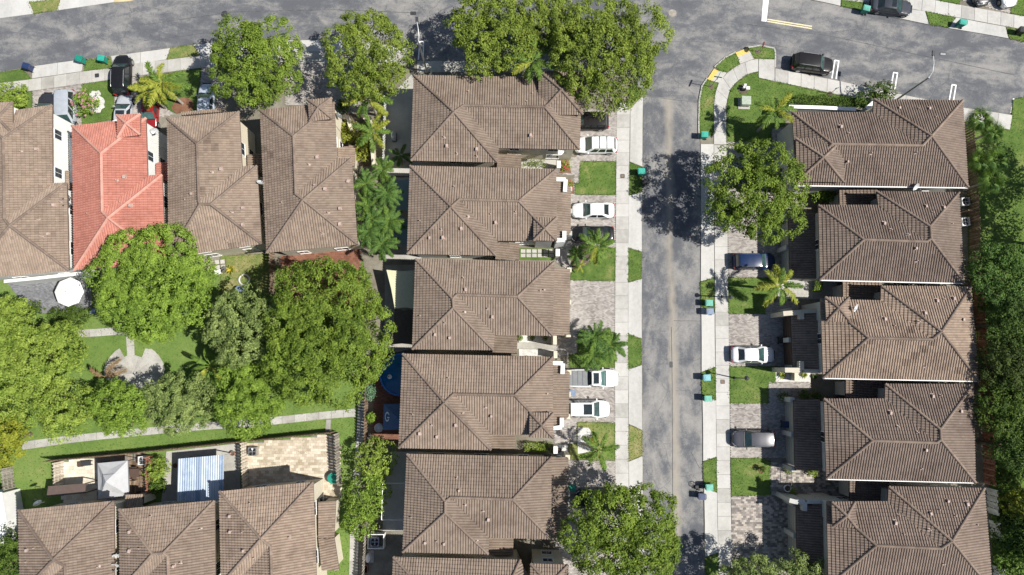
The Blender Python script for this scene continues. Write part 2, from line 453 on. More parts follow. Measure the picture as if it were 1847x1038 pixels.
# --- raised blocks of land between the roads
ZL = 0.05
sheet('yard_soil', [(-260, 165), (0, 130), (57.6, 120), (150, 107), (200, 101), (308, 86), (351, 80.5), (400, 75), (450, 73.5), (545, 72), (605, 72.7), (720, 73), (742, 92), (752, 109.5), (1010, 110), (1120, 112),
      (1148, 150), (1159, 172), (1159.5, 200), (1159, 300), (1158, 470), (1158.5, 650), (1159.5, 840), (1162, 1038), (1164, 1250), (-260, 1250)], ZL, M['yard'], 'bare soil of the yards between the houses', .3)
sheet('yard_soil', [(1263.4, 260), (1260.5, 225), (1261.4, 180), (1266.4, 155), (1276.5, 140), (1290, 120), (1308, 104), (1328, 94), (1348, 86.4), (1373, 82.7), (1396.7, 87.7), (1398.5, 95), (1398, 122.8), (1520, 147), (1567.6, 158),
      (1675, 180), (1738, 194), (1793, 202), (1826, 207.5), (1847, 214), (2100, 262), (2100, 1250), (1275, 1250), (1271, 1038), (1268.5, 840), (1266, 650), (1264, 470)], ZL, M['yard'], 'bare soil of the yards right of the street', .3)
sheet('yard_soil', [(-260, 56), (0, 33), (61, 25), (103, 19), (240, -1), (330, -14), (420, -23), (420, -200), (-260, -200)], ZL, M['concrete_apron'], 'pale concrete along the upper left road edge', .3)
sheet('yard_soil', [(1465, 1), (1500, 7.5), (1573, 24), (1677, 45), (1821, 70), (1847, 76), (2100, 128), (2100, -200), (1465, -200)], ZL, M['yard'], 'soil under the verge across the road', .3)

# --- pavements: every slab a piece of its own
def along(poly, f):
    L = [(poly[i + 1] - poly[i]).length for i in range(len(poly) - 1)]
    d = f * sum(L)
    for i, l in enumerate(L):
        if d <= l or i == len(L) - 1: return poly[i].lerp(poly[i + 1], d / l if l else 0)
        d -= l
def slabs(name, left, right, n, mat, label, z=0.11, gap=.018, root=None, slab='slab'):
    """left, right: the two pixel edges of the pavement; n: slabs along it"""
    L = P(left, z); R = P(right, z)
    if root is None:
        mb = MB()
        A = [along(L, i / (2 * n)) for i in range(2 * n + 1)]; B = [along(R, i / (2 * n)) for i in range(2 * n + 1)]
        for i in range(2 * n):
            mb.quad(*[(p.x, p.y, z - .02) for p in (A[i], A[i + 1], B[i + 1], B[i])])
        root = struct(name, mb, M['joint'], label)
    for i in range(n):
        q = [along(L, i / n), along(L, (i + 1) / n), along(R, (i + 1) / n), along(R, i / n)]
        m = [along(L, (i + .5) / n), along(R, (i + .5) / n)]
        c = sum(q, Vector()) / 4
        poly = [q[0], m[0], q[1], q[2], m[1], q[3]]
        ins = []
        for p in poly:
            d = (c - p); ins.append(p + d.normalized() * gap * 1.4)
        mb = MB(); dz = random.uniform(-.004, .004)
        mb.prism(ins, z - .04, z + dz, 0, random.random())
        o = link(slab, mb.mesh(slab, [mat], (c.x, c.y, 0)), root, (c.x, c.y, 0))
    return root

slabs('sidewalk', [(1113, 185), (1112, 240), (1110, 470), (1109, 600), (1109.5, 840), (1111, 1060)], [(1137, 185), (1136, 240), (1133.5, 470), (1133, 600), (1134, 840), (1136, 1060)], 36, M['concrete'], 'pale concrete pavement left of the street')
rw = slabs('sidewalk', [(1287.7, 262), (1289, 470), (1291, 700), (1292.7, 840), (1296.5, 1060)], [(1310.5, 262), (1313, 470), (1316, 700), (1317, 840), (1321.5, 1060)], 33, M['concrete'], 'pale concrete pavement right of the street')
slabs('sidewalk', [(1287.7, 261), (1287.7, 190), (1290, 168), (1296.5, 150), (1310, 133), (1330, 118), (1360, 106.5), (1368, 106.5)], [(1310.4, 261), (1310, 193), (1312.8, 175), (1318, 160), (1330, 146.6), (1348, 134), (1367, 129), (1368, 129)], 8, M['concrete'], 'pavement curving round the street corner')
cw = slabs('sidewalk', [(1368.5, 106.5), (1397.5, 107.5)], [(1368.5, 140.5), (1397.5, 147)], 1, M['concrete'], 'pavement along the parking bay')
slabs('sidewalk', [(1398, 123.4), (1520, 147.5), (1567.6, 158.5), (1675, 180.5), (1738, 194.5), (1793, 202.5), (1826, 208)], [(1398, 147), (1516, 172), (1567, 183), (1675, 206), (1738, 219), (1793, 229), (1822, 234.5)], 18, M['concrete'], None, root=cw)
# aprons between the pavement and the road, one slab per drive
def apron(pts, n=1, mat='concrete_apron', root=None, z=.1):
    pass
def apron_set(label, quads):
    root = None
    for (l, r, n) in quads:
        root = slabs('driveway_apron', l, r, n, M['concrete_apron'], label, z=.105, gap=.02, root=root)
        root['label'] = label
apron_set('pale concrete drive aprons left of the street', [
    ([(1137, 196), (1136, 292)], [(1159.7, 172), (1158.6, 301)], 1), ([(1134.5, 353), (1133.4, 447)], [(1158.2, 346.5), (1157.8, 454.5)], 1),
    ([(1133.2, 510), (1132.8, 602)], [(1157.8, 503.5), (1157.6, 611.5)], 1), ([(1133.2, 667), (1134, 765.5)], [(1157.8, 658.5), (1158.6, 776.5)], 1),
    ([(1134, 833), (1135, 930)], [(1159, 822.5), (1160, 938)], 1), ([(1135.2, 990), (1136, 1060)], [(1161, 984), (1162, 1060)], 1)])
apron_set('pale concrete drive aprons right of the street', [
    ([(1264, 260), (1264.2, 380), (1264, 508)], [(1287.5, 260), (1288, 380), (1288.6, 501)], 2), ([(1265, 554), (1265.5, 671.5)], [(1289, 563.5), (1290.2, 662.5)], 1),
    ([(1267, 715), (1268.4, 832.5)], [(1291.4, 722.5), (1292.4, 824.5)], 1), ([(1270, 881), (1272, 1005.5)], [(1293.4, 889), (1295.6, 997.5)], 1)])
# yellow tactile ramps at the corner
for pads, ramp in (([(1326.6, 95.2), (1347.9, 87), (1353, 94), (1330.5, 103)], [(1330.5, 103), (1353, 94), (1360, 106), (1335, 115.5)]),
                   ([(1287.7, 124.5), (1296.5, 128.3), (1284, 146.6), (1275.7, 142.8)], [(1296.5, 128.3), (1311, 131.5), (1297, 150), (1284, 146.6)])):
    rs = sheet('kerb_ramp', ramp, .108, M['concrete_old'], None, .1)
    rs['label'] = 'concrete ramp with a yellow tactile mat, ' + ('top of the corner' if pads[0][0] > 1300 else 'facing the street')
    q = P(pads, .112); mb = MB(); mb.prism(q, .06, .112)
    a, b_, c, d = q
    for i in range(9):
        for j in range(5):
            u, v = (i + .5) / 9, (j + .5) / 5
            p = a.lerp(b_, u).lerp(d.lerp(c, u), v); mb.box((p.x, p.y, .116), (.045, .045, .012), .3, 0, .5, .6)
    part('tactile_mat', mb, M['paint_yellow'], rs)
# top-left pavement
slabs('sidewalk', [(-40, 155), (0, 150), (56, 143), (150, 129), (204, 122.5), (238, 115), (301, 108), (380, 98), (450, 95), (560, 94), (640, 94.5), (735, 96)], [(-40, 178), (0, 172), (59, 164), (148, 151.6), (200, 144), (238, 138), (306, 130), (363, 122.5), (450, 117), (560, 115), (640, 116), (735, 118)], 34, M['concrete_old'], 'weathered pavement along the main road, upper left')
apron_set('concrete drive aprons along the main road, upper left', [
    ([(57.6, 120), (150, 107)], [(57.5, 142), (148, 129)], 2), ([(200, 101.5), (307, 87)], [(206, 122), (300, 107.7)], 2), ([(349, 81.5), (400, 75.5), (450, 74), (545, 72.5), (640, 73.2), (735, 88)], [(361, 99.5), (400, 96.6), (450, 94.6), (560, 93.6), (640, 94), (735, 95.6)], 5)])
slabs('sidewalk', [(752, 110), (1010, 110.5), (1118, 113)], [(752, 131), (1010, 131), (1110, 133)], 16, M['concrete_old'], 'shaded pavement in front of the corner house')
# top right pavement
slabs('sidewalk', [(1500, -28), (1648, -7), (1732, 9), (1823, 25.5), (1900, 39)], [(1496, -3), (1648, 17), (1712, 29), (1826, 50), (1900, 64)], 17, M['concrete'], 'pale pavement across the road, upper right')
apron_set('concrete drive aprons across the road, upper right', [([(1558.5, 20.5), (1676, 44.5)], [(1563, 4), (1669, 20.8)], 1), ([(1711.5, 51), (1819.5, 69.5)], [(1724, 31.6), (1814, 48.6)], 1), ([(1466, 0), (1516, 11)], [(1470, -8), (1517, -1)], 1)])

# --- lawns
LAWNS = []
def lawn(pts, mat='grass', z=.1, dens=1.0, label=None, name='lawn'):
    sheet(name, pts, z, M[mat], label, .1)
    LAWNS.append((pts, mat, z, dens))
V_ = 'verge strip of grass between road and pavement'
for q in ([(1135.3, 293), (1158.3, 301.5), (1158.3, 346), (1134.4, 352.5)], [(1133, 448), (1157.7, 455), (1157, 503), (1133, 509)], [(1132.4, 602.5), (1157, 612), (1157, 658), (1133, 666)], [(1136.5, 190), (1136.5, 150), (1146, 150), (1157, 170), (1159, 172)], [(1135, 930), (1160, 938), (1161, 984), (1135.2, 990)],
          [(1263.8, 509), (1288, 501.7), (1288.5, 563), (1264.6, 553.5)], [(1265, 672), (1290, 663), (1291.2, 721.7), (1266.6, 714)], [(1268, 833), (1292.5, 825), (1293, 888), (1269.7, 880)], [(1272, 1006), (1295.5, 998), (1297, 1060), (1273, 1060)],
          [(1349, 87), (1373, 83.2), (1396, 88.4), (1397.6, 95), (1397, 106.8), (1360.5, 105.8), (1353.5, 94)], [(1290.5, 120.5), (1308, 105), (1326, 95.5), (1330, 103.3), (1335, 115.6), (1311, 130.5), (1297, 127.8)],
          [(1276, 143.3), (1283.5, 147), (1296, 150.5), (1289.6, 168), (1287.3, 190), (1287.3, 243), (1264, 247), (1261.2, 225), (1262, 180), (1267, 155.5)]):
    lawn(q, 'grass', .1, 1.2, V_, 'verge')
lawn([(1133.8, 766), (1158.5, 777), (1158.5, 822), (1133.8, 832.5)], 'grass_dry', .1, 1.0, V_, 'verge')
for q in ([(-40, 137), (0, 131.5), (40, 124.5), (56.5, 143), (0, 150)], [(156.6, 109), (198, 102.5), (204, 122.3), (150.5, 128.6)], [(1518, -2), (1564, 4), (1557.6, 19), (1517.5, 11.5)], [(1670, 21), (1723, 31.2), (1710.5, 50), (1676.6, 44)], [(1815, 49), (1860, 58), (1860, 77.5), (1820.7, 69.5)]):
    lawn(q, 'grass', .1, 1.2, V_, 'verge')
for q in ([(308, 86.5), (348, 81.2), (359.5, 99.6), (301, 107.5)], [(52.6, 4), (109, -2), (103, 18.5), (61, 24.6)]):
    lawn(q, 'grass_dry', .1, 1.2, V_, 'verge')
F_ = 'front lawn beside a paved drive'
lawn([(1310.8, 255), (1310.8, 193), (1313.5, 175), (1319, 160), (1331, 147.4), (1349, 135), (1367.5, 130), (1368, 141), (1516, 172.5), (1572, 184), (1572, 194), (1424, 190), (1416, 214), (1416, 228), (1392, 230), (1392, 255)], 'grass', .1, 1, 'bright corner lawn with the utility box', 'lawn')
lawn([(1313.5, 501.5), (1400, 501.5), (1400, 540), (1381, 545), (1381, 566), (1314, 566)], 'grass', .1, 1, F_)
lawn([(1316, 661.5), (1401, 661.5), (1401, 690), (1386, 692), (1386, 728), (1316.6, 728)], 'grass', .1, 1, F_)
lawn([(1318, 827), (1375, 827), (1390, 833), (1390, 895), (1319.5, 894.5)], 'grass', .1, 1, F_)
lawn([(1047, 291.5), (1111, 292), (1110.3, 352), (1037, 351), (1037, 331), (1044, 330)], 'grass', .1, 1, F_)
lawn([(1062, 447), (1109.6, 447), (1109, 507), (1029, 506), (1029, 488), (1062, 476)], 'grass', .1, 1, F_)
lawn([(1042, 600), (1108.6, 600), (1108.7, 663.5), (1027, 663), (1027, 640), (1042, 638)], 'grass', .1, 1, F_)
lawn([(1041, 762), (1109, 763), (1109.4, 831), (1027, 829), (1027, 802), (1041, 800)], 'grass_dry', .1, 1, 'dry lawn around white gravel and a palm')
lawn([(148, 152.5), (202, 144.5), (206, 170), (206, 215), (148, 226)], 'grass', .1, 1, 'small front lawn behind the flowering bush')
lawn([(250, 141), (363, 123.5), (357, 198), (318, 205), (250, 170)], 'grass', .1, 1, 'small front lawn with a leaning palm')
lawn([(1, 196), (0, 172.5), (58, 164.8), (58, 196)], 'grass', .1, 1, 'narrow front lawn at the left edge')
lawn([(1688, -8), (1733, -2), (1730, 8.4), (1688, 0)], 'grass', .1, 1, 'grass strip across the road, upper right')
lawn([(1822, -12), (1900, 0), (1900, 38), (1823, 24.8)], 'grass', .1, 1, 'grass plot in the upper right corner')
lawn([(1742, 220), (1822, 235), (1828, 180), (1848, 176), (2090, 230), (2090, 1240), (1800, 1240), (1785, 880), (1768, 700), (1748, 510), (1745, 380)], 'grass', .08, .7, 'lawn behind the timber fence on the right')
lawn([(-250, 520), (655, 470), (660, 700), (650, 820), (636, 1100), (-250, 1100)], 'grass_park', .08, .8, 'shared green behind the houses')
lawn([(398, 462), (488, 458), (488, 530), (398, 540)], 'grass_dry', .125, 1.6, 'worn back lawn of a brown roofed house')
# --- paths in the shared green
slabs('path', [(40, 797), (130, 785), (180, 780), (340, 764), (480, 754), (590, 742), (642, 737)], [(40, 812), (130, 799), (180, 793.5), (340, 778), (480, 768), (590, 756), (642, 752)], 27, M['concrete_old'], 'concrete path across the shared green', z=.115)
slabs('path', [(645, 675), (645, 740), (642, 800), (632, 900), (629, 1060)], [(661, 675), (661, 740), (655, 800), (648, 900), (645, 1060)], 17, M['concrete_old'], 'narrow path beside the vine hedge', z=.13)
slabs('path', [(588, 757), (586, 778)], [(597, 757), (596, 778)], 1, M['concrete_old'], 'short path stub to a patio gate', z=.114)
slabs('path', [(140, 595), (180, 593), (224, 589)], [(140, 609), (180, 607), (226, 603)], 4, M['concrete_old'], 'short path by the patio umbrella', z=.115)
slabs('path', [(226, 589), (227, 603), (229, 643)], [(237, 589), (241, 603), (243, 641)], 3, M['concrete_old'], 'path down to the round plaza', z=.116)
pz = sheet('plaza', [(188, 668), (190, 657), (199, 643), (213, 632), (217, 648), (229, 642), (243, 641), (256, 645), (262, 629), (272, 630), (285, 640), (294, 654), (297, 668), (290, 690), (270, 705), (235, 712), (205, 700), (192, 685)], .112, M['concrete_old'], 'round concrete plaza in the shared green', .1)
for k in range(9):     # wedge slabs of the plaza
    c = W(241, 674, .12); a0 = math.pi * (k / 9) * 1.06 - .1; a1 = math.pi * ((k + 1) / 9) * 1.06 - .1
    for r0, r1 in ((.2, 1.95), (1.99, 3.3)):
        if r1 > 3 and k in (3, 4, 5): continue
        q = [c + Vector((math.cos(a) * r, math.sin(a) * r, 0)) for a, r in ((a0 + .015, r0), (a1 - .015, r0), (a1 - .015, r1), (.5 * (a0 + a1), r1 * 1.01), (a0 + .015, r1))]
        mb = MB(); mb.prism(q, .09, .125 + random.uniform(-.003, .003), 0, random.random())
        cc = sum(q, Vector()) / 5
        link('slab', mb.mesh('slab', [M['concrete_old']], (cc.x, cc.y, 0)), pz, (cc.x, cc.y, 0))

# --- paver fields: real bricks, joined because each is a few pixels
def inside(poly, x, y):
    r = np.zeros(x.shape, bool); n = len(poly); j = n - 1
    for i in range(n):
        xi, yi, xj, yj = poly[i][0], poly[i][1], poly[j][0], poly[j][1]
        if yi != yj:
            r ^= ((yi > y) != (yj > y)) & (x < (xj - xi) * (y - yi) / (yj - yi) + xi)
        j = i
    return r
def pavers(name, pts, mat, label, bw=.13, bl=.26, ang=0.0, z=.1, gap=.012):
    poly = P(pts, z)
    ca, sa = math.cos(ang), math.sin(ang)
    R = [(p.x * ca + p.y * sa, -p.x * sa + p.y * ca) for p in poly]
    x0, x1 = min(p[0] for p in R), max(p[0] for p in R); y0, y1 = min(p[1] for p in R), max(p[1] for p in R)
    nx = int((x1 - x0) / bl) + 2; ny = int((y1 - y0) / bw) + 1
    I, J = np.meshgrid(np.arange(nx), np.arange(ny), indexing='ij')
    cx = x0 + (I + (J % 2) * .5 - .25) * bl; cy = y0 + (J + .5) * bw
    ok = inside(R, cx.ravel(), cy.ravel())
    cx = cx.ravel()[ok]; cy = cy.ravel()[ok]; n = len(cx)
    zz = z + RNG.uniform(-.004, .004, n); t = RNG.random(n)
    hx, hy = bl / 2 - gap / 2, bw / 2 - gap / 2
    V = np.zeros((n, 8, 3))
    for k, (sx, sy) in enumerate(((-1, -1), (1, -1), (1, 1), (-1, 1))):
        X = cx + sx * hx; Y = cy + sy * hy
        for q, dz in ((k, 0), (k + 4, -.04)):
            V[:, q, 0] = X * ca - Y * sa; V[:, q, 1] = X * sa + Y * ca; V[:, q, 2] = zz + dz
    base = np.arange(n)[:, None] * 8
    F = np.concatenate([base + np.array(f) for f in ((0, 1, 2, 3), (4, 5, 1, 0), (5, 6, 2, 1), (6, 7, 3, 2), (7, 4, 0, 3))])
    me = bpy.data.meshes.new('pavers'); me.from_pydata(V.reshape(-1, 3).tolist(), [], F.tolist())
    me.materials.append(M[mat])
    at = me.attributes.new('tint', 'FLOAT', 'FACE'); at.data.foreach_set('value', np.tile(t, 5).astype(np.float32))
    root = sheet(name, pts, z - .016, M['joint'], label, .1)
    o = link('pavers', me, root); o['kind'] = 'stuff'
    return root
DW = 'driveway'
pavers(DW, [(1048, 196), (1112.6, 200), (1111.6, 291), (1047, 291), (1043, 330), (1036, 330), (1036, 316), (1015, 316), (1015, 284), (1040, 284)], 'paver', 'paved drive of the corner house with two cars')
pavers(DW, [(1036.5, 330), (1036.8, 351.5), (1110.2, 352.5), (1109.4, 446.5), (1061.5, 446.5), (1061.5, 476), (1028, 488), (1001, 472), (1001, 440), (1030, 346)], 'paver', 'paved drive with a white and a black car')
pavers(DW, [(1028, 506.5), (1109, 507.5), (1108.6, 599.5), (1041.5, 599.5), (1041.5, 637), (1000, 645), (1000, 605), (1027, 603)], 'paver', 'empty paved drive left of the street')
pavers(DW, [(1025, 664), (1108.7, 664), (1109, 762.5), (1040.5, 761.5), (1040.5, 799), (1000, 800), (1000, 765), (1025, 755)], 'paver', 'paved drive with the white pickup')
pavers(DW, [(1022, 830), (1109.4, 831.5), (1111, 1050), (960, 1050), (960, 1020), (1000, 985), (1022, 960)], 'paver', 'paved drive under the big tree')
pavers(DW, [(1311, 255.5), (1391.5, 255.5), (1391.5, 232), (1440, 232), (1436, 400), (1444, 501), (1313.4, 501)], 'paver', 'paved drives shaded by the round street tree')
pavers(DW, [(1314.2, 566.5), (1381.5, 566.5), (1381.5, 545.5), (1441, 545), (1441, 661), (1316, 661)], 'paver', 'paved drive with the white saloon')
pavers(DW, [(1316.8, 728.5), (1386.4, 728.5), (1386.4, 700), (1444, 700), (1446, 826.5), (1318, 826.5)], 'paver', 'paved drive with the dark SUV')
pavers(DW, [(1319.5, 895), (1390.4, 895.4), (1390.4, 833.5), (1520, 845), (1520, 905), (1446, 920), (1446, 1006), (1320.5, 1004)], 'paver_brown', 'two tone brown block drive, lower right', .22, .36)
pavers(DW, [(1386, 1010), (1446, 1012), (1446, 1060), (1386, 1060)], 'paver_brown', 'block path at the lower edge', .22, .36)
pavers('garden_path', [(1386.4, 689), (1462, 689), (1462, 704), (1386.4, 703)], 'paver', 'paved garden path between two right houses')
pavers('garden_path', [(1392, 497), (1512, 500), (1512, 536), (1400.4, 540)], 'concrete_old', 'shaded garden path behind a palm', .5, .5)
pavers(DW, [(59, 164.8), (147.5, 152.6), (147.5, 230), (95, 240), (59, 200)], 'paver', 'paved drive with two cars, upper left')
pavers(DW, [(203, 144), (249, 138), (249, 171), (316, 206), (270, 215), (207, 215), (207, 170)], 'paver', 'paved drive in front of the red roof')
pavers(DW, [(364, 123.5), (402, 119.5), (402, 200), (356, 205)], 'paver', 'paved drive with the silver blue car')
pavers(DW, [(515, 116), (600, 116), (650, 117), (660, 215), (610, 270), (600, 190), (515, 190)], 'paver', 'paved drive between two trees, upper left')
pavers(DW, [(1736, 1), (1740, -20), (1830, -5), (1821, 24.5)], 'paver', 'paved drive with two cars, upper right')
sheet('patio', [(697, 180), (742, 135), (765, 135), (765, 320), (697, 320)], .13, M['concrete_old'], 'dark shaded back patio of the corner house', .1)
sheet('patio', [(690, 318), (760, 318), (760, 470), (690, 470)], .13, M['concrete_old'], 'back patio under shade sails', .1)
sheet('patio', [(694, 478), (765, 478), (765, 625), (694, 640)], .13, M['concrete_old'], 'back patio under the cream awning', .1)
pavers('patio', [(676, 640), (760, 640), (760, 800), (672, 800)], 'paver_red', 'red brick patio round the pool', .12, .24, z=.135)
sheet('patio', [(694, 815), (770, 815), (770, 958), (690, 958)], .13, M['concrete_old'], 'blue grey back patio slab', .1)
pavers('patio', [(445, 800), (611, 783), (615, 900), (445, 900)], 'paver_tan', 'tan stone patio, lower left', .3, .45, z=.135)
pavers('patio', [(112, 832), (178, 826), (178, 915), (112, 915)], 'paver_cream', 'cream stone patio with the grey gazebo', .4, .6, z=.135)
pavers('patio', [(176, 826), (262, 818), (264, 915), (176, 915)], 'wood_brown', 'brown timber deck beside the gazebo', .14, 1.8, math.radians(90), z=.14)
sheet('patio', [(300, 815), (432, 800), (434, 915), (290, 915)], .13, M['concrete_old'], 'grey yard under the corrugated roof', .1)
pavers('patio', [(14, 512), (165, 495), (165, 560), (60, 566)], 'paver_gray', 'grey paved terrace with the white umbrella', .12, .24, z=.135)
pavers('patio', [(505, 462), (650, 440), (650, 560), (505, 545)], 'paver_red', 'brick back patio under the large tree', .25, .4, z=.135)
sheet('gravel_bed', [(936, 604), (1000, 606), (1000, 619), (936, 618)], .11, M['gravel'], 'white gravel bed beside a brown roof', .1)['kind'] = 'structure'
sheet('gravel_bed', [(936, 630), (1000, 631), (1000, 643), (936, 642)], .11, M['gravel'], 'white gravel strip beside a brown roof', .1)
sheet('garden_path', [(930, 618.5), (1003, 619.5), (1003, 630), (930, 629.5)], .105, M['concrete_old'], 'concrete path between two gravel beds', .1)
sheet('gravel_bed', [(1042, 771), (1062, 772), (1069, 783), (1064, 800), (1066, 815), (1042, 819)], .135, M['gravel'], 'white gravel bed under the star shaped palm', .1)
sheet('gravel_bed', [(1004, 802), (1024, 803), (1024, 823), (1004, 823)], .12, M['gravel'], 'white gravel square by a garage', .1)
sheet('gravel_bed', [(1399, 668), (1462, 673), (1462, 689), (1399, 689)], .12, M['gravel'], 'white gravel bed with agaves', .1)
sheet('gravel_bed', [(162, 168), (167, 164), (173, 165), (178, 163.5), (182, 169), (180, 174), (186, 177), (189, 182), (187.5, 189), (189, 194), (183, 197), (181, 203), (174, 204), (169, 201), (163, 203), (160, 196), (162, 186), (158, 178)], .125, M['gravel'], 'white gravel bed of the pink bush', .1)
sheet('planting_bed', [(318, 180), (334, 175), (345, 180), (350, 190), (345, 200), (318, 205), (308, 195)], .14, M['mulch'], 'round mulch bed of the leaning palm', .1)
sheet('planting_bed', [(1009, 289), (1026, 289), (1030, 312), (1009, 312)], .125, M['mulch'], 'red mulch bed in front of a brown house', .1)
sheet('planting_bed', [(1020, 328), (1034, 328), (1036, 350), (1024, 350)], .125, M['mulch'], 'red mulch bed by a white parapet', .1)
sheet('planting_bed', [(936, 284), (1003, 286), (1003, 312), (936, 310)], .125, M['concrete_old'], 'pale bed along the cream side wall', .1)
sheet('planting_bed', [(614, 205), (650, 205), (672, 216), (672, 300), (640, 300), (612, 262)], .125, M['soil'], 'planted strip beside the wood fence', .1)
sheet('planting_bed', [(1028, 452), (1062, 448), (1062, 476), (1032, 488)], .13, M['soil'], 'bare planting bed with small palms', .1)
sheet('gravel_bed', [(232, 0), (242, 2), (206, 4.5), (206, -6), (246, -6)], .09, M['sand'], 'patch of sand at the road edge', .1)
sheet('planting_bed', [(1374 + 6 * math.cos(k * .52), 848 + 6 * math.sin(k * .52)) for k in range(12)], .125, M['mulch'], 'round mulch ring of a sapling', .1)
# stepping stones in one light well: two rows
st = struct('garden_path', (lambda m: (m.prism(P([(937, 448), (1001, 449), (1001, 470), (937, 469)], .09), .0, .09), m)[1])(MB()), M['grass'], 'grass joints between square stepping stones')
for r in range(2):
    for k in range(6):
        q = P([(939.5 + k * 10.2, 450 + r * 8), (947.6 + k * 10.2, 450.2 + r * 8), (947.6 + k * 10.2, 456.4 + r * 8), (939.5 + k * 10.2, 456.2 + r * 8)], .12)
        mb = MB(); mb.prism(q, .05, .12 + random.uniform(-.01, .01), 0, random.random())
        link('stepping_stone', mb.mesh('stepping_stone', [M['concrete']], (q[0].x, q[0].y, 0)), st, (q[0].x, q[0].y, 0))
# stepping slabs on the worn lawn
st = struct('garden_path', (lambda m: (m.prism(P([(386, 470), (408, 468), (408, 492), (388, 494)], .13), .05, .13), m)[1])(MB()), M['soil'], 'bare earth under loose square slabs')
for (x, y) in ((387, 470), (397, 469), (388, 479), (398, 478)):
    q = P([(x, y), (x + 8, y - .6), (x + 8.4, y + 6.6), (x + .4, y + 7.4)], .16); mb = MB(); mb.prism(q, .08, .16, 0, random.random())
    link('slab', mb.mesh('slab', [M['concrete']], (q[0].x, q[0].y, 0)), st, (q[0].x, q[0].y, 0))

# painted markings
def paint(name, pts, mat, z, label):
    mb = MB(); poly = P(pts, z)
    n = len(poly); ar = sum(poly[i].x * poly[(i + 1) % n].y - poly[(i + 1) % n].x * poly[i].y for i in range(n))
    if ar < 0: poly = poly[::-1]
    mb.add(poly, [list(range(n))])
    o = link(name, mb.mesh(name, [mat])); o['kind'] = 'structure'; o['label'] = label
def band(a, b_, w):
    d = Vector((b_[0] - a[0], b_[1] - a[1])); d.normalize(); n = Vector((-d.y, d.x)) * w / 2
    return [(a[0] + n.x, a[1] + n.y), (b_[0] + n.x, b_[1] + n.y), (b_[0] - n.x, b_[1] - n.y), (a[0] - n.x, a[1] - n.y)]
paint('stop_line', [(1377.5, -12), (1388, -12), (1382.5, 39.5), (1373.5, 38.5)], M['paint_white'], .006, 'broad white stop line across the main road')
paint('lane_line', band((1384, 35.2), (1464.5, 48), 2.2), M['paint_cream'], .006, 'double cream centre line')
paint('lane_line', band((1383.5, 38.8), (1464.3, 52), 2.2), M['paint_cream'], .006, 'double cream centre line')
for (x, y) in ((1506, 109), (1612, 131), (1717.5, 153)):
    h = 33 if x < 1600 else 30
    lab = 'white hooked parking bay mark'
    paint('parking_line', band((x, y), (x - 5.5, y + h), 2.1), M['paint_white'], .006, lab)
    paint('parking_line', band((x + 7, y + 1), (x + 2, y + h + 1), 2.1), M['paint_white'], .006, lab)
    paint('parking_line', band((x - .8, y), (x + 7.8, y + 1.4), 2.1), M['paint_white'], .010, lab)
paint('parking_line', band((1828.5, 178), (1824, 204), 3), M['paint_white'], .006, 'white line closing the parking bay')
paint('parking_line', band((757, 76), (754.6, 108), 2), M['paint_white'], .006, 'white bay mark beside the left lamp')
paint('parking_line', band((764, 76), (763, 108), 2), M['paint_white'], .006, 'white bay mark beside the left lamp')
paint('parking_line', band((756, 75.5), (765, 75.5), 2), M['paint_white'], .010, 'white bay mark beside the left lamp')
# kerb round the corner islands
kb = MB()
kp = [(1261, 250), (1260.5, 225), (1261.4, 180), (1266.4, 155), (1276, 141)], [(1289, 121), (1308, 104), (1327, 94.3)], [(1348, 86.2), (1373, 82.5), (1396.7, 87.5), (1398.7, 95), (1398.3, 122)]
for pl in kp:
    q = P(pl, .1)
    for i in range(len(q) - 1):
        d = (q[i + 1] - q[i]).normalized(); n = Vector((-d.y, d.x, 0)) * .08
        kb.prism([q[i] + n, q[i + 1] + n, q[i + 1] - n, q[i] - n], -.05, .125, 0, random.random())
struct('kerb', kb, M['concrete_old'], 'low concrete kerb round the street corner')

# manholes and grates
def disc(px, py, r, mat, name, label, z=.008, n=18):
    c = W(px, py, z); mb = MB()
    mb.lathe((c.x, c.y, 0), [(r * 1.12, z - .004), (r * 1.12, z), (r, z + .001), (r, z + .004), (.001, z + .005)], n)
    for k in range(-2, 3): mb.box((c.x, c.y + k * r * .3, z + .008), (r * 1.5 * math.sqrt(max(.1, 1 - (k * .3) ** 2)), r * .1, .006))
    single(name, mb, mat, label, 'manhole')
disc(405, 26, .38, M['metal_dark'], 'manhole_cover', 'round dark manhole cover on the main road, upper left')
disc(1213, 24, .42, M['wood_gray'], 'manhole_cover', 'round pale manhole cover at the junction')
def grate(px, py, lx, ly, ang, name, label, mat='metal_dark', z=.01):
    c = W(px, py, z); t = thing(name, label, 'drain', (c.x, c.y, 0), ang)
    f = MB()
    for s in (-1, 1):
        f.box((0, s * ly / 2, z + .01), (lx, .06, .03)); f.box((s * lx / 2, 0, z + .012), (.06, ly - .06, .03))
    part('frame', f, M['metal_dark'], t, False)
    b = MB(); b.box((0, 0, z - .002), (lx - .06, ly - .06, .012)); n = max(3, int(lx / .12))
    for k in range(n): b.box((-lx / 2 + (k + .5) * lx / n, 0, z + .012), (lx / n * .45, ly - .12, .02))
    part('grating', b, M[mat], t, False)
grate(745.5, 24.5, .62, .38, 0, 'storm_drain', 'dark drain grate beside the left street lamp')
grate(1701, 98, .66, .3, -.1, 'storm_drain', 'dark drain grate beside the right street lamp', 'metal')
grate(1210.5, 658, .3, .62, 0, 'storm_drain', 'small drain in the middle of the street')
grate(175, 136.5, .42, .42, .12, 'access_cover', 'square cover in the upper left pavement', 'metal_dark', .12)
grate(1123, 318, .42, .42, 0, 'access_cover', 'square cover in the pavement beside the teal bin', 'wood_brown', .12)
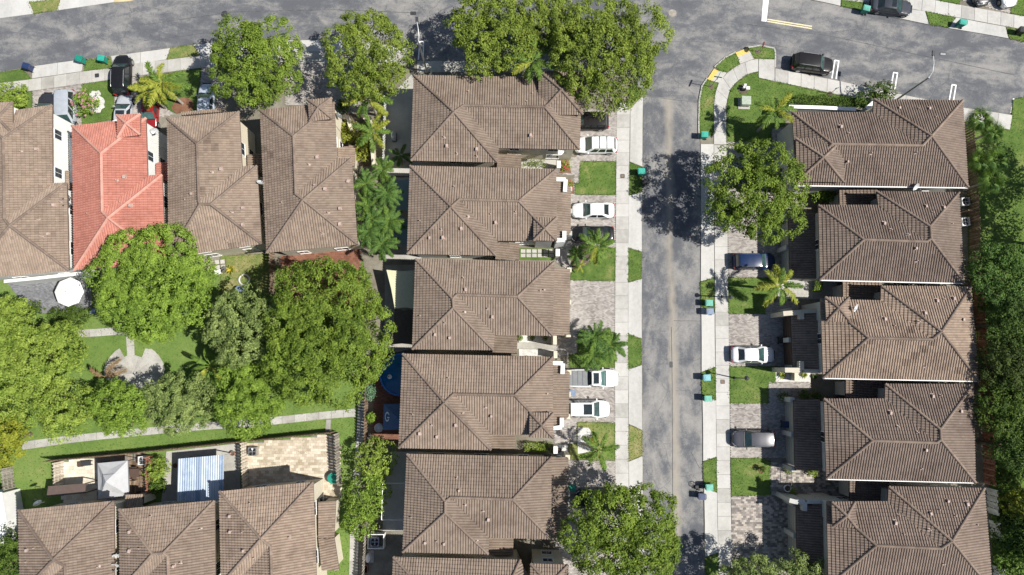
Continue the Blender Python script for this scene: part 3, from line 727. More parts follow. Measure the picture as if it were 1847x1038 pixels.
grate(1303.5, 689, .42, .42, 0, 'access_cover', 'square cover in the pavement right of the street', 'wood_brown', .12)

# saw-cut joints where the asphalt was laid in strips
for pl, wd in (([(1211, 590), (1212.5, 700), (1213, 830), (1214, 1040)], 1.0), ([(1215, 578.8), (1264.5, 579.6)], .8), ([(1208, 76), (1345, 76), (1420, 86)], .7), ([(1160, 173.5), (1262, 186)], .8), ([(1246, 815), (1262, 845)], .9), ([(240, 48), (420, 22), (600, 18), (760, 24)], 1.0), ([(260, 74), (330, 66), (420, 52)], .8), ([(1345, 44), (1500, 66), (1680, 104), (1830, 136)], 1.0)):
    m = MB(); q = P(pl, .0)
    for i in range(len(q) - 1):
        d = (q[i + 1] - q[i]).normalized(); n = Vector((-d.y, d.x, 0)) * wd * .032
        z = .0135 + .001 * i
        m.quad(*[(v.x, v.y, z) for v in (q[i] + n, q[i] - n, q[i + 1] - n, q[i + 1] + n)])
    o = link('road_joint', m.mesh('road_joint', [M['asphalt_joint']])); o['kind'] = 'structure'; o['label'] = 'dark sealed joint in the asphalt'
# ================================================================== HOUSES
TAN = 0.36
PU, PV = .262, .375
def tile_face(poly, mb, rng, dark_p=.03, lift=.0, mi=0, patch=None):
    """barrel tiles over one sloping face (poly: world points): ribs up the slope, every course stepped"""
    n = len(poly)
    nrm = Vector((0, 0, 0)); cen = sum(poly, Vector()) / n
    for i in range(n):
        nrm += (poly[i] - cen).cross(poly[(i + 1) % n] - cen)
    nrm.normalize()
    if nrm.z < 0: nrm = -nrm
    up = Vector((0, 0, 1)); us = (up - nrm * up.dot(nrm))
    us = us.normalized() if us.length > 1e-4 else Vector((0, 1, 0))
    ua = us.cross(nrm)
    pts = [((p - cen).dot(ua), (p - cen).dot(us)) for p in poly]
    u0, u1 = min(p[0] for p in pts), max(p[0] for p in pts); v0 = min(p[1] for p in pts)
    prof = ((0, .29, .0, .09), (.29, .71, .09, .09), (.71, 1.0, .09, .0))
    nt = int((u1 - u0) / PU) + 1
    V, F, T = mb.v, mb.f, mb.t
    for it in range(nt):
        for (a, b, h0, h1) in prof:
            ul = u0 + (it + a) * PU; ur = u0 + (it + b) * PU; uc = .5 * (ul + ur)
            if uc > u1: continue
            xs = []
            j = n - 1
            for i in range(n):
                (xi, yi), (xj, yj) = pts[i], pts[j]
                if (xi > uc) != (xj > uc): xs.append(yi + (yj - yi) * (uc - xi) / (xj - xi))
                j = i
            xs.sort()
            for q in range(0, len(xs) - 1, 2):
                lo, hi = xs[q], xs[q + 1]
                j0 = int((lo - v0) / PV + 1e-6); j1 = int((hi - v0) / PV - 1e-6)
                for jj in range(j0, j1 + 1):
                    va = max(lo, v0 + jj * PV); vb = min(hi, v0 + (jj + 1) * PV)
                    if vb - va < .02: continue
                    fa = (va - v0) / PV - jj; fb = (vb - v0) / PV - jj
                    s0 = .06 * (1 - fa) + lift; s1 = .06 * (1 - fb) + lift
                    hsh = ((it * 73856093) ^ (jj * 19349663) ^ (n * 83492791) ^ int(abs(cen.x) * 10)) & 0xffff
                    r = ((hsh * 40503) & 0xffff) / 65535.0
                    t = .34 + .5 * r
                    if r > 1 - dark_p or (patch and ((it // 3 + 7 * (jj // 2)) * 2654435761 + int(abs(cen.y) * 7)) % 97 < patch): t = .1 + .14 * r
                    k = len(V)
                    pa = cen + us * va; pb = cen + us * vb
                    V.append(tuple(pa + ua * ul + nrm * (h0 + s0))); V.append(tuple(pa + ua * ur + nrm * (h1 + s0)))
                    V.append(tuple(pb + ua * ur + nrm * (h1 + s1))); V.append(tuple(pb + ua * ul + nrm * (h0 + s1)))
                    F.append((k, k + 1, k + 2, k + 3)); T.append(t); mb.m.append(mi)
                    if a > .2 and b < .8:
                        k = len(V)
                        V.append(tuple(pa + ua * ul + nrm * (h0 + s0 - .062))); V.append(tuple(pa + ua * ur + nrm * (h1 + s0 - .062)))
                        F.append((k, k + 1, k - 3, k - 4)); T.append(t * .8); mb.m.append(mi)
def cap_line(a, b, mb, w=.32, h=.16):
    d = b - a; L = d.length
    if L < .1: return
    d.normalize(); s = d.cross(Vector((0, 0, 1))).normalized(); n = s.cross(d)
    k = max(1, int(L / .4))
    for i in range(k):
        p = a + d * (L * i / k); q = a + d * (L * (i + 1.08) / k)
        t = random.uniform(.25, .95); g = .022
        V = []
        for pt, e in ((p, g), (q, 0)):
            for x, z in ((-.5, -.03), (-.28, h * .75), (0, h), (.28, h * .75), (.5, -.03)):
                V.append(pt + s * (x * w) + n * (z + e + .09))
        mb.add(V, ((0, 1, 6, 5), (1, 2, 7, 6), (2, 3, 8, 7), (3, 4, 9, 8), (4, 3, 2, 1, 0)), 0, t)
def inset(poly, d):
    n = len(poly)
    ar = sum(poly[i].x * poly[(i + 1) % n].y - poly[(i + 1) % n].x * poly[i].y for i in range(n))
    P2 = list(poly) if ar > 0 else list(poly)[::-1]
    out = []
    for i in range(n):
        a, b, c = P2[i - 1], P2[i], P2[(i + 1) % n]
        d1 = (b - a).to_2d().normalized(); d2 = (c - b).to_2d().normalized()
        n1 = Vector((-d1.y, d1.x)); n2 = Vector((-d2.y, d2.x))
        den = 1 + n1.dot(n2)
        if den < .15: den = .15
        m = (n1 + n2) / den
        out.append(Vector((b.x + m.x * d, b.y + m.y * d, b.z)))
    return out
_win_cache = {}
def window_at(root, a, b, t, zc, w, h, wm='trim_white'):
    """a framed window on the wall that runs from a to b (outside on its right)"""
    key = (round(w, 2), round(h, 2), wm)
    if key not in _win_cache:
        f = MB()
        for s in (-1, 1):
            f.box((s * (w / 2), 0, 0), (.08, .06, h + .08)); f.box((0, 0, s * h / 2), (w - .08, .058, .08))
        f.box((0, 0, 0), (.04, .05, h - .08)); f.box((0, -.01, -h / 2 - .07), (w + .16, .09, .05))
        p = MB(); p.box((0, .01, 0), (w - .02, .03, h - .02))
        _win_cache[key] = (f.mesh('window', [M[wm]]), p.mesh('pane', [M['window_glass']]))
    fm, pm = _win_cache[key]
    d = (b - a).to_2d().normalized(); p = a.lerp(b, t)
    o = link('window', fm, root, (p.x - root.location.x + d.y * .03, p.y - root.location.y - d.x * .03, zc), (0, 0, math.atan2(d.y, d.x)))
    link('pane', pm, o)
def vent_pipe(root, px, py, z, s=1.0, ang=0.0):
    """a small goose-neck vent with its flashing"""
    p = W(px, py, z) - root.location
    m = MB()
    a = ang
    m.box((p.x, p.y, p.z - .04), (.5 * s, .62 * s, .05), a, 1)
    m.box((p.x + .02, p.y, p.z + .12), (.30 * s, .34 * s, .3), a, 0, .5, .8)
    m.box((p.x + .0, p.y - .1 * s, p.z + .27), (.34 * s, .44 * s, .1), a, 0, .5, .8)
    part('roof_vent', m, [M['vent'], M['vent_flash']], root, False)
def stack(root, px, py, z):
    p = W(px, py, z) - root.location; m = MB()
    m.lathe((p.x, p.y, p.z - .05), [(.2, 0), (.12, .05), (.055, .08), (.055, .36), (.03, .37)], 8)
    part('vent_stack', m, M['vent'], root, False)

def house(label, V, E=5.8, roof='roof_brown', cap='cap_brown', deck='deck', wall='stucco_cream', towers=(), garage=None, side=(), vents=(), stacks=(), gutters=(), win=(1, 1, 1, 1, 1, 1), dark=.03, patch=None, front_windows=None):
    names = ['A', 'B', 'C', 'D', 'E', 'F']
    pos = {}
    for k in names: pos[k] = W(*V[k], E)
    ctr = sum((pos[k] for k in names), Vector()) / 6
    root = thing('house', label, 'house', (ctr.x, ctr.y, 0), 0, 'tile roofed houses')
    ap2 = 'ap2' if 'ap2' in V else 'ap'
    faces = [('A', 'B', 'r2', 'r1', 'ap'), ('F', 'A', 'ap', 'ap2') if ap2 == 'ap2' else ('F', 'A', 'ap'), ('E', 'F', ap2),
             ('D', 'E', 'ap2', 'ap', 'r1') if ap2 == 'ap2' else ('D', 'E', 'ap', 'r1'), ('C', 'D', 'r1', 'r2'), ('B', 'C', 'r2')]
    zz = {k: E + 1.4 for k in V if k not in names}
    for it in range(5):
        for k in zz: pos[k] = W(*V[k], zz[k])
        for k in zz:
            ds = []
            for f in faces:
                if k in f:
                    a, b = pos[f[0]].to_2d(), pos[f[1]].to_2d(); d = (b - a).normalized(); r = pos[k].to_2d() - a
                    ds.append(abs(r.x * d.y - r.y * d.x))
            zz[k] = E + TAN * sum(ds) / len(ds)
    for k in zz: pos[k] = W(*V[k], zz[k])
    rng = np.random.default_rng(int(V['A'][0] + V['A'][1]))
    rt = MB(); dk = MB(); cp = MB()
    for f in faces:
        poly = [pos[k] for k in f]
        tile_face(poly, rt, rng, dark, patch=patch)
        dp = [p - Vector((0, 0, .03)) for p in poly]
        c = sum(dp, Vector()) / len(dp)
        for i in range(len(dp)): dk.add((dp[i], dp[(i + 1) % len(dp)], c), ((0, 1, 2),))
    for e in (('A', 'ap'), ('F', ap2), ('E', ap2), ('ap', ap2), ('ap', 'r1'), ('r1', 'r2'), ('r2', 'B'), ('r2', 'C')):
        if e[0] != e[1]: cap_line(pos[e[0]], pos[e[1]], cp)
    ev = [pos[k] for k in names]
    so = [Vector((p.x, p.y, E - .16)) for p in inset(ev, .02)]
    dk.add(so, [list(range(6))])
    # walls
    wl = MB(); wp = inset(ev, .5)
    for i in range(6):
        a, b = wp[i], wp[(i + 1) % 6]
        wl.quad((a.x, a.y, 0), (b.x, b.y, 0), (b.x, b.y, E - .17), (a.x, a.y, E - .17))
    fa = MB(); gu = MB()
    oe = inset(ev, 0.0)
    for i in range(6):
        a, b = oe[i], oe[(i + 1) % 6]
        a2, b2 = inset(ev, .05)[i], inset(ev, .05)[(i + 1) % 6]
        fa.add([(a.x, a.y, E - .17), (b.x, b.y, E - .17), (b.x, b.y, E + .0), (a.x, a.y, E + .0), (a2.x, a2.y, E - .17), (b2.x, b2.y, E - .17), (b2.x, b2.y, E), (a2.x, a2.y, E)],
               [(0, 1, 2, 3), (5, 4, 7, 6), (4, 5, 1, 0), (3, 2, 6, 7)])
    # windows on each wall run
    for i in range(6):
        a, b = wp[i], wp[(i + 1) % 6]; L = (b - a).length
        if L < 2.6: continue
        nwin = max(1, int(L / 4.2))
        for k in range(nwin):
            for zc in (4.15, 1.5):
                if random.random() < .12: continue
                window_at(root, a, b, (k + .5) / nwin, zc, random.choice((1.1, 1.4)), 1.25)
    # towers: small hipped wings that stand a little higher
    for tw in towers:
        q = [W(*p, E + .9) for p in tw[:4]]; za = E + 1.9
        for _ in range(4):
            apx = W(*tw[4], za)
            dd = []
            for i in range(4):
                a, b = q[i].to_2d(), q[(i + 1) % 4].to_2d(); d = (b - a).normalized(); r = apx.to_2d() - a; dd.append(abs(r.x * d.y - r.y * d.x))
            za = E + .9 + TAN * sum(dd) / 4 * 1.05
        apx = W(*tw[4], za)
        for i in range(4):
            tile_face([q[i], q[(i + 1) % 4], apx], rt, rng, dark)
            d_ = Vector((0, 0, .03)); dk.add((q[i] - d_, q[(i + 1) % 4] - d_, apx - d_), ((0, 1, 2),))
            cap_line(q[i], apx, cp)
        qi = inset(q, .3); dk.add([Vector((p.x, p.y, E + .76)) for p in inset(q, .02)], [(0, 1, 2, 3)])
        for i in range(4):
            a, b = qi[i], qi[(i + 1) % 4]
            wl.quad((a.x, a.y, .0), (b.x, b.y, .0), (b.x, b.y, E + .75), (a.x, a.y, E + .75))
            m_ = (a + b) / 2
            if (b - a).length > 2.2 and not inside([(p.x, p.y) for p in wp], np.array([m_.x + (b - a).y * .05]), np.array([m_.y - (b - a).x * .05]))[0]:
                for zc in (4.3, 1.5): window_at(root, a, b, .5, zc, 1.1, 1.25)
            a, b = inset(q, 0.0)[i], inset(q, 0.0)[(i + 1) % 4]
            fa.quad((a.x, a.y, E + .74), (b.x, b.y, E + .74), (b.x, b.y, E + .9), (a.x, a.y, E + .9))
    part('roof_tiles', rt, M[roof], root, kind='stuff')
    part('ridge_tiles', cp, M[cap], root, kind='stuff')
    part('roof_deck', dk, M[deck], root)
    part('wall', wl, M[wall], root)
    part('fascia', fa, M['fascia'], root)
    for (e0, e1) in gutters:
        a, b = pos[e0], pos[e1]; d = (b - a).normalized(); n_ = Vector((d.y, -d.x, 0)); c0 = sum(ev, Vector()) / 6
        if (a + n_ - c0).length < (a - n_ - c0).length: n_ = -n_
        m = MB(); m.prism([a + n_ * .01, b + n_ * .01, b + n_ * .14, a + n_ * .14], E - .13, E + .01, 0)
        part('gutter', m, M['trim_white'], root)
    # one-storey roofs beside or in front of the house
    for sd_ in side:
        slope_roof(root, sd_['q'], sd_['z'], roof, cap, deck, wall, rng, sd_.get('walls', True), dark)
    if garage: build_garage(root, garage, roof, cap, deck, wall, rng, dark)
    for v in vents: vent_pipe(root, v[0], v[1], surf_z(v, faces, V, pos, E), random.uniform(.62, .85), random.uniform(-.2, .2))
    for v in stacks: stack(root, v[0], v[1], surf_z(v, faces, V, pos, E))
    return root, pos, wp
def surf_z(v, faces, V, pos, E):
    """height of the roof under a pixel"""
    z = E + .6
    for _ in range(3):
        p = W(v[0], v[1], z); best = None
        for f in faces:
            poly = [pos[k] for k in f]
            if inside([(q.x, q.y) for q in poly], np.array([p.x]), np.array([p.y]))[0]:
                a, b = poly[0].to_2d(), poly[1].to_2d(); d = (b - a).normalized(); r = p.to_2d() - a
                best = E + TAN * abs(r.x * d.y - r.y * d.x)
        if best is None: break
        z = best
    return z + .06
def slope_roof(root, q, zs, roof, cap, deck, wall, rng, walls=True, dark=.03):
    """q: four pixel corners, zs: their heights"""
    pts = [W(p[0], p[1], z) for p, z in zip(q, zs)]
    rt = MB(); tile_face(pts, rt, rng, dark)
    part('roof_tiles', rt, M[roof], root, kind='stuff')
    d = MB(); lo = [p - Vector((0, 0, .02)) for p in pts]; lo2 = [p - Vector((0, 0, .16)) for p in pts]
    d.add(lo + lo2, ((0, 1, 2, 3), (7, 6, 5, 4), (0, 1, 5, 4), (1, 2, 6, 5), (2, 3, 7, 6), (3, 0, 4, 7)))
    part('roof_deck', d, M[deck], root)
    if walls:
        w = MB(); ip = inset(pts, .28); ar = sum(pts[i].x * pts[(i + 1) % 4].y - pts[(i + 1) % 4].x * pts[i].y for i in range(4))
        if ar < 0: ip = ip[::-1]
        for i in range(4):
            a, b = ip[i], ip[(i + 1) % 4]
            w.quad((a.x, a.y, 0), (b.x, b.y, 0), (b.x, b.y, pts[(i + 1) % 4].z - .17), (a.x, a.y, pts[i].z - .17))
        part('wall', w, M[wall], root)
    return pts
def build_garage(root, g, roof, cap, deck, wall, rng, dark):
    """g: q = inner a, inner b, outer b, outer a (pixels); door on the outer side; parapets: white walls round the corners"""
    pts = slope_roof(root, g['q'], (3.75, 3.75, 3.0, 3.0), roof, cap, deck, wall, rng, True, dark)
    a, b = pts[3], pts[2]
    ip = inset(pts, .28)
    d = (b - a).to_2d().normalized(); c = (pts[0] + pts[1]) / 2
    n = Vector((d.y, -d.x))
    if (Vector((a.x, a.y)) + n - c.to_2d()).length < (Vector((a.x, a.y)) - n - c.to_2d()).length: n = -n
    L = (b - a).length
    for k, (t0, t1) in enumerate(((.07, .48), (.52, .93))):
        p0 = a.lerp(b, t0); p1 = a.lerp(b, t1); m = (p0 + p1) / 2
        wdt = (p1 - p0).length; ang = math.atan2(d.y, d.x)
        dm = MB(); base = Vector((m.x - n.x * .27, m.y - n.y * .27, 0))
        dm.box((base.x, base.y, 1.1), (wdt - .1, .05, 2.2), ang)
        dr = part('garage_door', dm, M[g.get('door', 'door_pale')], root)
        for r in range(4):
            pm = MB(); pm.box((base.x + n.x * .035, base.y + n.y * .035, .3 + r * .54), (wdt - .3, .03, .46), ang)
            part('panel', pm, M[g.get('door', 'door_pale')], dr)
    for t in g.get('piers', (.0, .5, 1.0)):
        p = a.lerp(b, t); pm = MB(); ang = math.atan2(d.y, d.x)
        pm.box((p.x - n.x * .02, p.y - n.y * .02, 1.35), (.5, .5, 2.7), ang)
        part('pier', pm, M[wall], root)
    for pp in g.get('parapets', ()):
        w = MB()
        for (e0, e1, wd_, z0, z1) in pp:
            p0, p1 = W(*e0, z1), W(*e1, z1); dd = (p1 - p0).to_2d(); ln = dd.length; mid = (p0 + p1) / 2
            w.box((mid.x, mid.y, (z0 + z1) / 2), (ln, wd_, z1 - z0), math.atan2(dd.y, dd.x))
        part('parapet', w, M[g.get('pm', 'trim_white')], root)

def L_(z0, z1, w, *pts):
    return [(pts[i], pts[i + 1], w + .004 * i, z0, z1 - .006 * i) for i in range(len(pts) - 1)]
def KV(A, B, C, D, E, F, ap, r1, r2, ap2=None):
    d = dict(A=A, B=B, C=C, D=D, E=E, F=F, ap=ap, r1=r1, r2=r2)
    if ap2: d['ap2'] = ap2
    return d
SZ = (3.45, 3.0, 3.0, 3.45)
# --- centre column
C1 = house('brown tiled corner house under the two big trees at the junction', KV((747, 137), (1049, 142), (1045, 270), (899, 267.3), (897, 293.5), (741.7, 290), (819, 203), (835.6, 191.3), (982.4, 194)),
    towers=[((972, 129), (1053, 132), (1051, 207.5), (972, 207.5), (1012.5, 163))], side=[dict(q=[(898, 277.8), (940, 279.6), (939.7, 306), (896, 304)], z=SZ)],
    vents=[(957, 244), (806, 263), (860, 269)], stacks=[(801, 248), (824, 277), (860, 282), (845, 166), (920, 174), (960, 169), (950, 184)])
C2 = house('brown tiled house left of the white saloon, small tower near its front', KV((740, 300.2), (1003, 306.4), (1003.5, 435), (897, 434.4), (893.6, 461), (735, 458.3), (814, 373.7), (828.7, 360.5), (935.6, 363.3)), wall='stucco_gray',
    towers=[((963, 393.5), (1003.8, 393.5), (1003.8, 434.6), (963, 433.5), (983, 413))], side=[dict(q=[(897, 437.8), (936.7, 439), (935.6, 470), (893, 468)], z=SZ)],
    garage=dict(q=[(1003, 310), (1003, 440), (1028.5, 420), (1028.8, 340)], parapets=[L_(0, 4.0, .42, (1003, 323.5), (1020.5, 324), (1019, 346)), L_(0, 4.0, .42, (1018, 417), (1018, 433), (1003, 434))]),
    vents=[(894, 401), (832, 412), (775, 429), (799, 428)], stacks=[(819, 337), (885, 387), (844, 391), (796, 414), (758, 399), (930, 383)])
C3 = house('brown tiled house left of the empty drive, short ridge at its back', KV((750, 467.8), (999, 473.8), (996.8, 605.5), (891.7, 604.2), (889.6, 631.5), (744, 629.8), (816.4, 539.2), (824.2, 531.9), (933.3, 535.5), (817.7, 555.5)),
    side=[dict(q=[(891, 604.8), (932.9, 606), (932.4, 638), (888, 636)], z=SZ)], garage=dict(q=[(998, 484), (996, 606), (1026.4, 604), (1027.6, 486.4)], parapets=[L_(0, 3.6, .4, (1001, 606), (1001, 622))], pm='stucco_cream'),
    vents=[(840, 522), (888, 571), (785, 603), (811, 609)], stacks=[(836, 502), (880, 557), (803, 583), (838, 563), (758, 570), (974, 525), (981, 523)])
C4 = house('brown tiled house beside the blue pool, small tower near its front', KV((726.7, 639), (996.8, 644.7), (995.7, 784), (886.3, 783.3), (885.2, 811.5), (719.6, 807.6), (801.9, 726.4), (817.7, 711.2), (928.1, 713.4)),
    towers=[((956, 744.8), (997.5, 745.5), (997.8, 790), (955.6, 788.5), (978, 768.6))], side=[dict(q=[(885, 784), (928.5, 784.5), (928.5, 810), (884, 809)], z=SZ)],
    garage=dict(q=[(997, 650), (995, 775), (1025, 752), (1027, 672)], parapets=[L_(0, 4.0, .42, (997, 655), (1015.5, 656), (1014.5, 675)), L_(0, 4.0, .42, (1013.5, 754), (1013.5, 771), (998, 773))]),
    vents=[(886, 750), (822, 766), (757, 781), (788, 787)], stacks=[(809, 682), (876, 735), (835, 746), (779, 766), (745, 748), (987, 711)])
C5 = house('brown tiled house left of the tree at the bottom of the street', KV((734.5, 819.5), (994.2, 824.8), (993, 972), (881.9, 969.2), (880.3, 999), (726.7, 995.3), (803.2, 904.3), (812.4, 897.4), (924.7, 900.9), (802.8, 925)),
    side=[dict(q=[(881, 970), (925.9, 970.8), (925, 1001.7), (879, 1000)], z=SZ)], garage=dict(q=[(993, 824), (991, 968), (1022.5, 956), (1024.8, 826)]),
    vents=[(828, 884), (881, 936), (767, 978), (801, 980)], stacks=[(824, 862), (839, 911), (871, 922), (742, 933), (788, 976), (860, 976)])
C6 = house('brown tiled house cut by the lower edge, left of the street tree', KV((710, 1005), (938, 1010), (1000, 1150), (872, 1150), (870, 1180), (703, 1178), (790, 1092), (806, 1079), (905, 1082)),
    towers=[((957, 1017), (1024, 1019), (1026, 1086), (957, 1086), (991, 1053))], vents=[], stacks=[(790, 1030)])
# --- right column
G_R = 'stucco_gray'
WG = [('A', 'B')]
R1 = house('brown tiled house below the parking bay with a white courtyard wall', KV((1745, 338), (1437.3, 334), (1428.6, 203.4), (1574.6, 204), (1576, 180), (1735.3, 182.5), (1679, 246), (1662.7, 263.5), (1500, 260.5)), roof='roof_right', wall=G_R, gutters=WG,
    towers=[((1435.5, 251), (1521, 251), (1521, 329), (1437.3, 327.5), (1485, 284.5))], vents=[(1516, 229), (1621, 195), (1675, 196), (1528, 292)], stacks=[(1530, 241), (1571, 277), (1652, 276), (1686, 212), (1655, 197)])
R2 = house('brown tiled house right of the round street tree', KV((1738, 510.5), (1479, 504.5), (1476, 371), (1583.6, 370.7), (1580.6, 346), (1728.4, 348.3), (1678.3, 431.3), (1669.6, 436.6), (1557.3, 432.8), (1676.8, 408.9)), roof='roof_right', wall=G_R, gutters=WG,
    side=[dict(q=[(1514, 371), (1513.5, 343), (1582, 343), (1585, 371)], z=(3.1, 3.1, 3.5, 3.5))], garage=dict(q=[(1470, 384), (1472, 503), (1425, 503), (1422, 388)]),
    vents=[(1594, 403), (1669, 372), (1701, 374), (1651, 448)], stacks=[(1607, 415), (1638, 424), (1682, 384), (1716, 404), (1653, 471)])
R3 = house('lighter brown house with scattered dark tiles behind the agaves', KV((1764, 687), (1484.6, 681.4), (1480, 540), (1588, 543), (1588.9, 516.5), (1750, 518), (1697, 598.6), (1680, 612.6), (1565.7, 610)), roof='roof_tan', wall=G_R, gutters=WG, dark=.05, patch=4,
    towers=[((1488, 536.6), (1530, 537.5), (1532, 580.5), (1490.5, 580), (1512.5, 556))], side=[dict(q=[(1520, 541), (1519.6, 508), (1590, 508), (1590, 543)], z=(3.1, 3.1, 3.5, 3.5))],
    garage=dict(q=[(1475, 558), (1480, 667), (1430, 667), (1426, 560)], pm='stucco_sand', door='garage_brown', parapets=[L_(0, 3.9, .5, (1413, 566), (1446, 563.5), (1446.5, 576)) + L_(0, 3.85, .4, (1446, 562), (1487, 561)), L_(0, 3.9, .5, (1416, 668), (1446, 668), (1446, 652)) + L_(0, 3.85, .4, (1450, 669.5), (1480, 670))]),
    vents=[(1595, 575), (1667, 564), (1689, 542), (1719, 538), (1736, 576)], stacks=[(1612, 588), (1657, 581), (1702, 540), (1668, 661)])
R4 = house('brown tiled house behind the dark SUV, tree shadow on its back corner', KV((1758, 870), (1490.5, 863.3), (1486, 720), (1595.6, 719.6), (1596.4, 693), (1754, 694), (1696, 793.5), (1687.4, 799), (1572.9, 795), (1695, 774.5)), roof='roof_right', wall=G_R, gutters=WG,
    side=[dict(q=[(1525, 719), (1525, 684.7), (1597, 686), (1597, 719.6)], z=(3.1, 3.1, 3.5, 3.5))], garage=dict(q=[(1479, 721), (1483, 849), (1434, 848), (1431, 722)]),
    vents=[(1605, 744), (1681, 714), (1669, 811), (1732, 741)], stacks=[(1619, 770), (1654, 780), (1661, 845), (1696, 714)])
R5 = house('brown tiled house in the lower right corner with a small hipped tower', KV((1789, 1066), (1494, 1056), (1491, 905), (1601, 904.7), (1602.6, 877.7), (1774, 880.8), (1716, 975.7), (1696, 989.5), (1579.6, 984)), roof='roof_right', wall=G_R, gutters=WG,
    towers=[((1500, 905.5), (1541.6, 905), (1543.5, 951), (1501.8, 949.6), (1527, 930.6))], side=[dict(q=[(1532, 904), (1532, 864), (1603, 866), (1604, 904)], z=(3.1, 3.1, 3.5, 3.5))],
    garage=dict(q=[(1486, 909), (1490, 1026), (1438, 1026), (1436, 911)], pm='stucco_gray', parapets=[L_(0, 3.95, .45, (1424, 903), (1436, 906), (1452, 906), (1452, 922)) + L_(0, 3.9, .35, (1456, 906), (1486, 906))]),
    vents=[(1614, 942), (1677, 925), (1708, 903), (1743, 908)], stacks=[(1621, 930), (1629, 963), (1693, 919), (1722, 930), (1761, 946), (1702, 1017), (1676, 956)])
# --- upper left row (fronts face the main road)
U1 = house('tan roofed house at the left edge beside the red roof', KV((-62, 505), (-48, 212), (94.5, 190.7), (95.4, 332), (121, 330.6), (124.7, 488), (18.4, 408), (9, 396.5), (7, 251)), roof='roof_tan', wall='stucco_white',
    towers=[((-30, 188), (23, 185), (23.5, 242), (-28, 245), (-3, 214))], side=[dict(q=[(118, 309), (132, 307), (132, 342), (119, 343)], z=(3.4, 3.0, 3.0, 3.4))], vents=[(67, 269), (98, 370), (88, 422)], stacks=[(38, 273), (110, 364), (70, 397), (75, 427)])
U2 = house('house with the only red tiled roof in the row', KV((135, 487.4), (131.4, 228), (263.5, 214), (266.5, 318), (292.6, 316), (299, 474), (195.6, 393.6), (185, 382.5), (183, 277.5)), roof='roof_red', cap='cap_red', deck='deck_red', wall='stucco_white', dark=.0,
    towers=[((212, 209), (253.5, 206.6), (253.5, 243.8), (213, 249), (228, 223.4))], side=[dict(q=[(281, 295), (302, 293), (302, 328), (282, 330)], z=(3.4, 3.0, 3.0, 3.4))], vents=[(225, 319), (236, 371)], stacks=[(211, 326), (218, 365), (159, 386)])
U3 = house('brown tiled house between the red roof and a matching brown house', KV((306, 464), (302.4, 214.8), (431.5, 202.3), (436.8, 301.5), (463.7, 300), (471.8, 440.4), (361.5, 369), (359, 364), (355.9, 261), (381, 369.5)), roof='roof_tan', wall='stucco_cream',
    side=[dict(q=[(446, 280), (473, 277.5), (473.5, 313), (447, 314)], z=(3.4, 3.0, 3.0, 3.4)), dict(q=[(403, 203), (327, 209), (328, 204), (402, 197)], z=(3.4, 3.4, 3.0, 3.0))], vents=[(399, 305), (346, 350), (438, 375), (438, 405)], stacks=[(382, 311), (335, 361), (389, 351), (418, 383), (409, 433)], patch=4)
U4 = house('brown tiled house left of the palm garden, small tower at its front', KV((481.7, 456), (470, 200), (603, 186), (607.7, 286.5), (634, 286.5), (645, 441), (547.4, 361), (533.6, 350.8), (529.5, 247)), roof='roof_tan', wall='stucco_cream', patch=4,
    towers=[((556.3, 181.4), (598.5, 177.5), (599.5, 214.8), (559, 219.5), (575, 194.5))], side=[dict(q=[(609, 267), (641, 263), (640, 300), (610, 303)], z=(3.4, 3.0, 3.0, 3.4))], vents=[(572, 284), (586, 341), (613, 376), (613, 404), (628, 327)], stacks=[(557, 297), (567, 335), (509, 366), (592, 384), (582, 421)])
# --- lower left row (backs face the shared green)
B1 = house('brown tiled house in the lower left corner below the gazebo', KV((205.8, 904), (208, 1170), (66, 1180), (62, 1072), (38, 1072), (34.3, 920.6), (96.5, 1009.4), (118, 1020), (120, 1110)), roof='roof_tan', wall='stucco_cream', vents=[(50, 991)], stacks=[(63, 988), (49, 1013), (178, 1022)])
B2 = house('brown tiled house below the blue corrugated patio roof', KV((387.3, 903), (390, 1170), (246, 1170), (243, 1064), (218, 1064), (216, 919), (295.6, 997), (303, 1003), (306, 1105), (275.7, 999)), roof='roof_tan', wall='stucco_cream', vents=[(235, 958), (235, 992), (314, 1020)], stacks=[(253, 989), (273, 931), (326, 1015), (362, 954)],
    side=[dict(q=[(226, 916), (226, 893), (259, 892), (258, 916)], z=(3.4, 3.0, 3.0, 3.4))])
B3 = house('brown tiled house below the tan stone patio', KV((565, 870), (575, 1160), (428, 1160), (425, 1052), (400, 1052), (396.5, 887), (471, 971.8), (488.4, 985), (492, 1090)), roof='roof_tan', wall='stucco_cream', vents=[(415, 930), (416, 958), (440, 992)], stacks=[(452, 907), (438, 959), (522, 969), (459, 1006)],
    side=[dict(q=[(574, 905), (606, 903.8), (603, 969.6), (574, 970.5)], z=(3.7, 3.2, 3.2, 3.7)), dict(q=[(574, 971.5), (603, 970.6), (612, 1029), (580, 1029)], z=(3.7, 3.2, 3.2, 3.7))])
